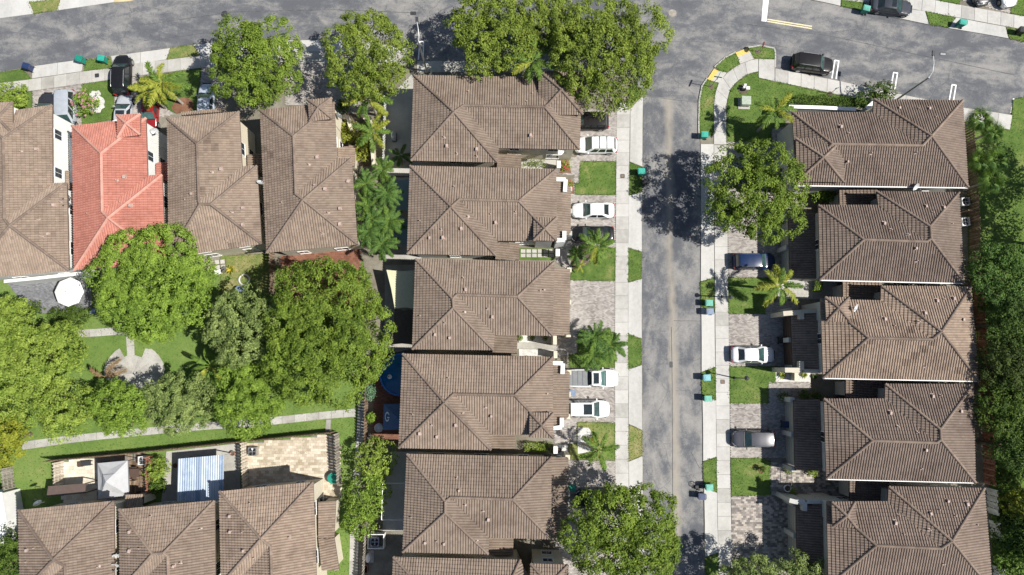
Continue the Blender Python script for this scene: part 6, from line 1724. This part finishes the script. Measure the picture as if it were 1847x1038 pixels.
def fence(label, base, h, mat, z=.1, pick=.14, gap=.02, cap=False, name='fence'):
    q = P(base, 0); c = q[0]; r = thing(name, label, 'fence', (c.x, c.y, z), 0)
    pk = MB(); k = 0
    for i in range(len(q) - 1):
        a, b_ = q[i] - c, q[i + 1] - c; L = (b_ - a).length; d = (b_ - a).normalized(); n = Vector((-d.y, d.x, 0)); an = math.atan2(d.y, d.x)
        m = int(L / (pick + gap))
        for j in range(m):
            p = a + d * ((j + .5) * L / m); s = 1 if (j % 2) else -1
            pk.box((p.x + n.x * .045 * s, p.y + n.y * .045 * s, h / 2 + random.uniform(-.02, .02)), (pick, .025, h), an + random.uniform(-.03, .03), 0, random.random())
        for zz in (.35, h * .55, h - .25):
            rl = MB(); mid = (a + b_) / 2; rl.box((mid.x, mid.y, zz), (L, .05, .09), an); part('rail', rl, M[mat], r, False)
        for j in range(int(L / 2.4) + 1):
            p = a + d * min(L, j * 2.4); po = MB(); po.box((p.x, p.y, (h + .08) / 2), (.11, .11, h + .08), an); part('post', po, M[mat], r, False)
    part('pickets', pk, M[mat], r, False, kind='stuff')
    return r
fence('brown timber fence behind the two top right houses', [(1737, 236), (1743, 330), (1746, 400), (1749, 516)], 1.9, 'wood_brown')
fence('brown timber cross fence between two cooling units', [(1727, 386), (1745, 387)], 1.8, 'wood_brown')
fence('brown timber fence behind the lower right houses, in shade', [(1752, 520), (1760, 620), (1768, 720), (1774, 872)], 1.9, 'wood_red')
fence('whitish corrugated fence piece in the lower right corner', [(1778, 880), (1781, 925)], 1.7, 'wood_white', pick=.3)
fence('second whitish corrugated fence piece, just below the first', [(1783, 938), (1787, 970)], 1.7, 'wood_white', pick=.3)
fence('short whitish fence piece at the lower right edge', [(1790, 1020), (1793, 1060)], 1.7, 'wood_white', pick=.3)
fence('weathered grey timber fence at the lower left edge', [(24, 842), (30, 900), (31, 955)], 1.8, 'wood_gray')
fence('pale timber fence at the left end of the gazebo patio', [(116, 832), (117, 880)], 1.8, 'wood_pale')
fence('long dark timber fence between the green and the patios', [(98, 829), (250, 815), (430, 796), (607, 778)], 1.8, 'wood_brown')
fence('timber fence along the right side of the tan stone patio', [(611, 781), (616, 872)], 1.8, 'wood_gray')
fence('pale timber fence between the corrugated roof and the tan patio', [(446, 797), (449, 880)], 1.8, 'wood_pale')
fence('red timber lattice fence behind the round lime bush', [(276, 822), (278, 888)], 1.6, 'wood_red', pick=.1, gap=.08)
fence('tan timber fence along the red brick pool patio', [(668, 655), (664, 720), (662, 800)], 1.8, 'wood_brown')
fence('dark timber fence beside the vine mass', [(664, 955), (658, 1060)], 1.8, 'wood_gray')
fence('timber fence between two upper back lawns', [(496, 456), (496, 532)], 1.8, 'wood_brown')
fence('pale grey fence with frond shadows in the palm garden', [(699, 186), (696, 296)], 1.9, 'wood_white')
def wallrun(label, base, h, w, mat, z=.0, name='garden_wall', cap=None):
    q = P(base, h); c = q[0].copy(); c.z = z; r = thing(name, label, 'wall', c, 0)
    for i in range(len(q) - 1):
        a, b_ = q[i], q[i + 1]; d = (b_ - a).to_2d(); ln = d.length + (w if i else 0) - .003 * i; mid = (a + b_) / 2 - c; an = math.atan2(d.y, d.x)
        if i: mid -= Vector((d.x, d.y, 0)).normalized() * (w * .0)
        m = MB(); m.box((mid.x, mid.y, h / 2 - .002 * i), (ln, w, h), an); part('wall_run', m, M[mat], r, False)
        m = MB(); m.box((mid.x, mid.y, h + .035 - .004 * i), (ln + .06, w + .1, .07), an); part('coping', m, M[cap or mat], r, False)
    return r
wallrun('white courtyard wall round the top right house', [(1424, 199), (1425.5, 193), (1480, 194.5), (1541, 197.5)], 2.7, .3, 'stucco_gray', cap='trim_white')
wallrun('white courtyard wall stub near the dark shrub', [(1563, 196), (1576, 185)], 2.7, .3, 'stucco_gray', cap='trim_white')
wallrun('cream wall beside the yellowing palm', [(656, 213), (667, 213), (669, 240), (674, 302)], 1.9, .25, 'stucco_cream')
wallrun('cream wall stub beside the upper left tower house', [(622, 212), (627, 212), (633, 234)], 1.7, .25, 'stucco_cream')
wallrun('white low wall at the front of the red roofed house', [(204, 222), (219, 217), (232, 221)], 2.4, .35, 'trim_white')
wallrun('cream gate pier by the gravel of the tall back wing house', [(1002, 634), (1002, 646)], 2.2, .3, 'stucco_cream')
wallrun('white gate pier by the red mulch bed', [(1008, 291), (1008, 303)], 2.0, .35, 'trim_white')
wallrun('white gate pier beside a gravel square', [(1002, 806), (1002, 818)], 2.0, .35, 'trim_white')
wallrun('white gate pier near the stepping stones', [(1006, 450), (1006, 462)], 2.0, .35, 'trim_white')
wallrun('low cream wall end below the lighter brown roof', [(1436, 673), (1436, 687)], 1.3, .3, 'stucco_cream')
wallrun('white wall run between the two houses beside the red roof', [(128, 250), (130, 330)], 3.2, .25, 'stucco_white')
wallrun('cream wall strip between the corner house and its side walk', [(942, 306), (1000, 308)], 1.8, .2, 'stucco_cream')
wallrun('white back wall below the red roofed house', [(8, 508), (70, 502), (150, 493)], 2.6, .25, 'stucco_white', name='garden_wall')

# gazebo with a grey two tier canopy
def canopy(label, corners, apex, z0, z1, mat, name='gazebo', vent=True, legs=True, cat='gazebo'):
    q = [W(*p, z0) for p in corners]; c = sum(q, Vector()) / 4; c.z = .1
    r = thing(name, label, cat, c, 0)
    ap = Vector((0, 0, z1 - .1)); q = [p - c for p in q]
    cen = Vector((0, 0, 0))
    for i in range(4):
        a, b_ = q[i], q[(i + 1) % 4]; t = .72 if vent else 1.0
        a2, b2 = a.lerp(ap, t), b_.lerp(ap, t); m = MB()
        sag = Vector((0, 0, -.12)); am = (a + b_) / 2; mid = (am + (a2 + b2) / 2) / 2 + sag
        m.add([tuple(a), tuple(b_), tuple(b2), tuple(a2), tuple(mid), tuple(a - Vector((0, 0, .22))), tuple(b_ - Vector((0, 0, .22)))], [(0, 1, 4), (1, 2, 4), (2, 3, 4), (3, 0, 4), (5, 6, 1, 0)], 0, random.random())
        part('canopy_panel', m, M[mat], r, False)
        if vent:
            m = MB(); e = .64; u_ = Vector((0, 0, .12)); a3, b3 = a.lerp(ap, e) + u_, b_.lerp(ap, e) + u_; top = ap + Vector((0, 0, .22))
            m.add([tuple(a3), tuple(b3), tuple(top)], [(0, 1, 2)]); part('vent_panel', m, M[mat], r, False)
        if legs:
            m = MB(); d = a.lerp(cen, .02); m.box((d.x, d.y, (z0 - .1) / 2), (.07, .07, z0 - .1)); part('leg', m, M['metal_dark'], r, False)
            m = MB(); mm = (a + b_) / 2; dd = (b_ - a).to_2d(); m.box((mm.x, mm.y, z0 - .2), (dd.length - .1, .05, .05), math.atan2(dd.y, dd.x)); part('beam', m, M['metal_dark'], r, False)
    return r
M['canvas_gray'] = plain('canvas_gray', (.40, .405, .42), .85, var=.06)
M['canvas_blue'] = plain('canvas_blue', (.085, .14, .25), .8, var=.1)
M['canvas_white'] = plain('canvas_white', (.76, .76, .75), .8, var=.04)
M['canvas_cream'] = plain('canvas_cream', (.54, .53, .36), .85, var=.06)
M['canvas_brown'] = plain('canvas_brown', (.075, .06, .045), .85, var=.15)
M['canvas_teal'] = plain('canvas_teal', (.20, .27, .29), .85, var=.1)
canopy('grey canvas gazebo with a small raised top', [(176, 836), (230, 831), (232, 895), (177, 901)], None, 2.3, 3.4, 'canvas_gray')
gz = canopy('blue canopy with a white oval letter beside the pool', [(692, 729), (742, 728), (742, 775), (691, 776)], None, 2.3, 3.1, 'canvas_blue', vent=False, cat='canopy', name='pool_canopy')
# the white letter on the canopy's west panel: an open ring with a bar
m = MB(); cc = W(698.5, 752, 2.62) - gz.location; k = 26
sl = .8 / 1.5
for i in range(k):
    a0, a1 = math.radians(28 + 304 * i / k), math.radians(28 + 304 * (i + 1) / k)
    def pt(a, s): 
        x, y = math.cos(a) * .27 * s, math.sin(a) * .52 * s
        return (cc.x + x, cc.y + y, cc.z + .06 + x * sl)
    m.add([pt(a0, 1), pt(a1, 1), pt(a1, .70), pt(a0, .70)], [(0, 1, 2, 3)])
m.add([(cc.x + .0, cc.y - .02, cc.z + .06), (cc.x + .27, cc.y - .02, cc.z + .06 + .27 * sl), (cc.x + .27, cc.y - .14, cc.z + .06 + .27 * sl), (cc.x, cc.y - .14, cc.z + .06)], [(0, 3, 2, 1)])
part('logo', m, M['canvas_white'], gz, False)
# umbrella on the dark terrace
c = W(124, 527, 2.4); um = thing('patio_umbrella', 'large white patio umbrella on the grey terrace', 'umbrella', (c.x, c.y, .11))
for i in range(8):
    a0, a1 = i * .785, (i + 1) * .785; m = MB(); R_ = 1.62
    m.add([(0, 0, 2.75), (R_ * math.cos(a0), R_ * math.sin(a0), 2.2), (R_ * .97 * math.cos((a0 + a1) / 2) * .95, R_ * .97 * math.sin((a0 + a1) / 2) * .95, 2.24), (R_ * math.cos(a1), R_ * math.sin(a1), 2.2)], [(0, 1, 2), (0, 2, 3)], 0, random.random()); part('canopy_panel', m, M['canvas_white'], um, False)
    m = MB(); m.tube([(0, 0, 2.72), (R_ * math.cos(a0), R_ * math.sin(a0), 2.19)], .012, 4); part('rib', m, M['metal'], um, False)
m = MB(); m.tube([(0, 0, 0), (0, 0, 2.85)], .03, 8); m.lathe((0, 0, 0), [(.35, 0), (.35, .06), (.05, .12)], 12); part('pole', m, M['metal'], um, False)
# corrugated blue white patio roof: sheets picked apart
q = [W(*p, 2.5) for p in ((321, 828), (404, 820.5), (404, 903), (320, 905))]
c = sum(q, Vector()) / 4; c.z = .1; cr = thing('patio_roof', 'pale blue corrugated patio roof on posts', 'patio roof', c)
M['tin_blue'] = ground_mat('tin_blue', ((.2, (.20, .27, .38)), (.5, (.30, .37, .47)), (.8, (.40, .455, .53))), 1.2, 6, .3, .5, .0, tint_amt=.8)
for i in range(10):
    m = MB(); tn = random.random(); K = 4
    for k in range(K):
        t0, t1 = (i + k / K) / 10, (i + (k + 1) / K) / 10; z0, z1 = .10 * ((k % 2)), .10 * (((k + 1) % 2))
        a, b_ = q[0].lerp(q[1], t0) - c, q[0].lerp(q[1], t1) - c; d, e = q[3].lerp(q[2], t0) - c, q[3].lerp(q[2], t1) - c
        u_ = Vector((0, 0, 1)); m.add([tuple(a + u_ * z0), tuple(b_ + u_ * z1), tuple(e + u_ * (z1 + .12)), tuple(d + u_ * (z0 + .12))], [(0, 3, 2, 1)], 0, tn)
    part('roof_sheet', m, M['tin_blue'], cr, False)
for p in q:
    m = MB(); d = (p - c) * .95; m.box((d.x, d.y, 1.2), (.1, .1, 2.4)); part('post', m, M['metal_pale'], cr, False)
# flat brown patio cover
q = [W(*p, 2.4) for p in ((88, 877), (156, 872), (154, 890), (85, 896))]; c = sum(q, Vector()) / 4; c.z = .1
pc = thing('patio_cover', 'flat brown patio cover beside the gazebo', 'patio cover', c); M['cover_brown'] = plain('cover_brown', (.10, .072, .062), .7)
m = MB(); m.prism([p - c for p in q], 2.3, 2.4); part('cover_panel', m, M['cover_brown'], pc, False)
for p in q: m = MB(); d = (p - c) * .94; m.box((d.x, d.y, 1.15), (.1, .1, 2.3)); part('post', m, M['garage_brown'], pc, False)
# awnings and sails left of the centre column
def sail(label, pts, z, mat, name='shade_sail', sag=.12):
    q = [W(p[0], p[1], z + (p[2] if len(p) > 2 else 0)) for p in pts]; c = sum(q, Vector()) / len(q); c0 = Vector((c.x, c.y, .1))
    r = thing(name, label, 'shade sail', c0); n = len(q); m = MB()
    mids = [(q[i] + q[(i + 1) % n]) / 2 + (c - (q[i] + q[(i + 1) % n]) / 2) * .06 for i in range(n)]
    cc = c - Vector((0, 0, sag)); f = []
    V = []
    for i in range(n): V += [q[i] - c0, mids[i] - c0]
    V.append(cc - c0); k = len(V) - 1
    m.add([tuple(v) for v in V], [(j, (j + 1) % (2 * n), k) for j in range(2 * n)]); part('cloth', m, M[mat], r, False)
    for p in q[:4]:
        m = MB(); d = p - c0; m.tube([(d.x, d.y, 0), (d.x, d.y, d.z)], .04, 6); part('post', m, M['metal_dark'], r, False)
sail('cream awning over a back patio, half in house shade', [(697, 487), (748, 488), (746, 557), (712, 557)], 2.7, 'canvas_cream', 'awning')
sail('dark brown awning just below the cream one', [(712, 558.5), (746, 558.5), (745, 622), (704, 622)], 2.5, 'canvas_brown', 'awning')
sail('grey flat patio canopy behind the palm grove', [(709, 323), (742, 323), (741, 382), (708, 380)], 2.6, 'canvas_teal', 'awning', .03)
sail('upper triangular shade sail behind the palm grove', [(706, 384), (736, 394), (712, 420)], 2.8, 'canvas_teal')
sail('lower triangular shade sail behind the palm grove', [(736, 397), (734, 448), (700, 428)], 2.6, 'canvas_teal')
# round pool
c = W(723, 676, 1.1); po = thing('swimming_pool', 'round blue above ground pool on red bricks', 'pool', (c.x, c.y, .1))
M['pool_blue'] = plain('pool_blue', (.03, .16, .50), .5, var=.06); M['pool_water'] = plain('pool_water', (.015, .12, .27), .08, var=.25, scale=1.2)
R_ = 2.35; m = MB(); m.lathe((0, 0, 0), [(R_, 0), (R_, 1.1), (R_ - .05, 1.14), (R_ - .16, 1.14), (R_ - .2, 1.08), (R_ - .2, .6)], 40); part('pool_wall', m, M['pool_blue'], po, False)
m = MB(); m.lathe((0, 0, 0), [(R_ - .2, .96), (.01, .961)], 40); part('water', m, M['pool_water'], po, False)
for i in range(12): m = MB(); a = i * .5236; m.box(((R_ + .05) * math.cos(a), (R_ + .05) * math.sin(a), .55), (.08, .12, 1.1), a); part('stave', m, M['pool_blue'], po, False)
m = MB(); cc = W(703, 680, 1.1); m.lathe((0, 0, 0), [(.24, 0), (.26, .08), (.1, .14), (.01, .16)], 12); m.box((.1, .1, .14), (.2, .12, .06))
single('pool_float', MB(), [M['trim_white']], 'x', 'x') if False else None
f = thing('pool_float', 'small white and red float on the pool water', 'float', (cc.x, cc.y, 1.06)); part('float_body', m, M['trim_white'], f, False); m = MB(); m.box((-.12, .04, .13), (.14, .1, .06)); part('float_dot', m, M['lamp_red'], f, False)
# odds and ends
def barbecue(label, px, py):
    c = W(px, py, .9); r = thing('barbecue', label, 'barbecue', (c.x, c.y, .11), 1.57)
    m = MB(); m.box((0, 0, .45), (1.0, .5, .7)); part('cabinet', m, M['metal_dark'], r, False)
    m = MB(); m.box((0, 0, .92), (1.25, .52, .1), 0, 0); part('shelf', m, M['metal'], r, False)
    m = MB(); m.lathe((0, 0, .95), [(.3, 0), (.27, .14), (.14, .22), (.02, .24)], 14, sx=1.7, sy=.9); part('hood', m, M['metal'], r, False)
    m = MB(); m.tube([(-.4, -.3, 1.0), (.4, -.3, 1.0)], .02, 6); part('handle', m, M['metal_pale'], r, False)
barbecue('grey barbecue on the dark patio of the corner house', 710, 245)
c = W(663, 1008, 1.0); tk = thing('water_tank', 'white domed tank by the lower fence', 'tank', (c.x, c.y, .1)); m = MB(); m.lathe((0, 0, 0), [(.36, 0), (.36, .7), (.3, .9), (.1, 1.0), (.01, 1.02)], 16, sx=.8, sy=1.35); part('tank_body', m, M['trim_white'], tk, False); m = MB(); m.box((0, 0, .03), (1.0, 1.3, .1)); part('plinth', m, M['concrete_old'], tk, False)
c = W(659, 1027, .6); tk = thing('planter_box', 'orange planter box below the white tank', 'planter', (c.x, c.y, .1)); m = MB(); m.box((0, 0, .3), (.5, .8, .6), 0, 0, .5, 1.1); part('box', m, M['wood_red'], tk, False); m = MB(); m.box((0, 0, .55), (.42, .7, .1)); part('soil', m, M['soil'], tk, False)
def pot(label, px, py, r_, h, mat, name='plant_pot', z=.1):
    c = W(px, py, h); t = thing(name, label, 'pot', (c.x, c.y, z)); m = MB(); m.lathe((0, 0, 0), [(r_ * .7, 0), (r_, h), (r_ * 1.06, h), (r_ * 1.06, h + .05), (r_ * .85, h + .05), (r_ * .82, h - .08)], 16); part('pot_body', m, M[mat], t, False)
    m = MB(); m.lathe((0, 0, h - .07), [(r_ * .85, 0), (.01, .02)], 14); part('soil', m, M['soil'], t, False)
pot('round white pot by a block drive', 1420, 881, .38, .5, 'trim_white')
pot('small terracotta pot near the corrugated roof', 420, 818, .25, .35, 'wood_red')
pot('red round pot beside the corrugated roof', 317, 840, .25, .4, 'lamp_red')
pot('dark pot on the small gravel square', 1008, 812, .28, .45, 'metal_dark')
c = W(601, 863, .8); t = thing('round_table', 'round teal table on the tan stone patio', 'table', (c.x, c.y, .1)); m = MB(); m.lathe((0, 0, .7), [(.62, 0), (.62, .05), (.01, .06)], 24); part('tabletop', m, M['bin_green'], t, False)
for k in range(4): m = MB(); a = k * 1.571 + .4; m.tube([(.45 * math.cos(a), .45 * math.sin(a), 0), (.4 * math.cos(a), .4 * math.sin(a), .7)], .025, 6); part('leg', m, M['metal_dark'], t, False)
c = W(168, 857, .75); 
def table(label, px, py, sx, sy, h, mat, ang=0, name='table', cat='table'):
    c = W(px, py, h); t = thing(name, label, cat, (c.x, c.y, .12), ang); m = MB(); m.box((0, 0, h), (sx, sy, .06)); part('tabletop', m, M[mat], t, False)
    for a in (-1, 1):
        for b_ in (-1, 1): m = MB(); m.box((a * (sx / 2 - .06), b_ * (sy / 2 - .06), h / 2 - .02), (.06, .06, h - .03)); part('leg', m, M[mat], t, False)
def chair(label, px, py, mat, ang=0):
    c = W(px, py, .45); t = thing('garden_chair', label, 'chair', (c.x, c.y, .12), ang, 'garden chairs'); m = MB(); m.box((0, 0, .44), (.5, .5, .05)); part('seat', m, M[mat], t, False); m = MB(); m.box((-.24, 0, .7), (.05, .5, .5)); part('backrest', m, M[mat], t, False)
    for a in (-1, 1):
        for b_ in (-1, 1): m = MB(); m.box((a * .21, b_ * .21, .21), (.04, .04, .42)); part('leg', m, M[mat], t, False)
table('round edged dark table on the brown deck', 243, 853, 1.0, .9, .72, 'garage_brown')
chair('white chair on the worn back lawn', 395, 491, 'trim_white', .3)
chair('grey chair on the worn back lawn', 405, 486, 'metal', 2.2)
chair('dark chair above the deck table', 243, 846, 'garage_brown', -1.57)
chair('dark chair below the deck table', 243, 862, 'garage_brown', 1.57)
table('dark bench along the fence of the cream patio', 156, 836, 1.1, .5, .45, 'metal_dark', .08, 'bench', 'bench')
table('dark low table at the left of the patio bench', 146, 838, .6, .5, .4, 'garage_brown', .08)
table('white plastic table by the dark terrace plants', 168, 562, .6, .6, .7, 'bin_gray')
# white hoop on the worn lawn
c = W(441, 505, .15); m = MB(); pts = [(c.x + .58 * math.cos(6.2832 * i / 24), c.y + .58 * math.sin(6.2832 * i / 24), .22) for i in range(25)]; m.tube(pts, .1, 7, cap=False); single('stone_ring', m, M['gravel'], 'white ring of stones on the worn back lawn', 'stone ring')
# pump drum
c = W(431, 522, .8); t = thing('water_butt', 'dark drum in the shaded corner of the worn lawn', 'drum', (c.x, c.y, .12)); m = MB(); m.lathe((0, 0, 0), [(.36, 0), (.4, .4), (.36, .85), (.3, .85)], 16); part('drum_body', m, M['bin_gray'], t, False); m = MB(); m.lathe((0, 0, .8), [(.3, 0), (.01, .03)], 14); part('drum_lid', m, M['metal_dark'], t, False)
# metal screen frame over the blue grey patio
q = [W(*p, 2.3) for p in ((690, 872), (732, 872), (730, 938), (688, 938))]; c = sum(q, Vector()) / 4; c.z = .11; t = thing('screen_frame', 'grey metal screen frame over a back patio', 'frame', c)
for i in range(4):
    m = MB(); m.tube([q[i] - c, q[(i + 1) % 4] - c], .05, 6); part('beam', m, M['metal_pale'], t, False); m = MB(); d = q[i] - c; m.tube([(d.x, d.y, 0), (d.x, d.y, d.z)], .05, 6); part('post', m, M['metal_pale'], t, False)
# neighbour's flat white roof cut by the left edge
q = [W(*p, 3.0) for p in ((-60, 890), (3, 888), (12, 940), (8, 985), (-60, 1000))]; c = sum(q, Vector()) / 5; c.z = .0; t = thing('outbuilding', 'white flat roofed outbuilding cut by the left edge', 'outbuilding', c)
m = MB(); m.prism([p - c for p in inset(q, .15)], 0, 2.9); part('wall', m, M['stucco_white'], t, False); m = MB(); m.prism([p - c for p in q], 2.9, 3.05); part('roof', m, M['trim_white'], t, False)
# iron gate by the block drive
c = W(1427, 865, 1.0); t = thing('garden_gate', 'dark iron gate over the block path', 'gate', (c.x, c.y, .1), 1.5)
for k in range(9): m = MB(); m.box((-.8 + .2 * k, 0, .55), (.025, .025, 1.1)); part('bar', m, M['metal_dark'], t, False)
for z in (.12, 1.05): m = MB(); m.box((0, .0, z), (1.7, .034, .04)); part('rail', m, M['metal_dark'], t, False)
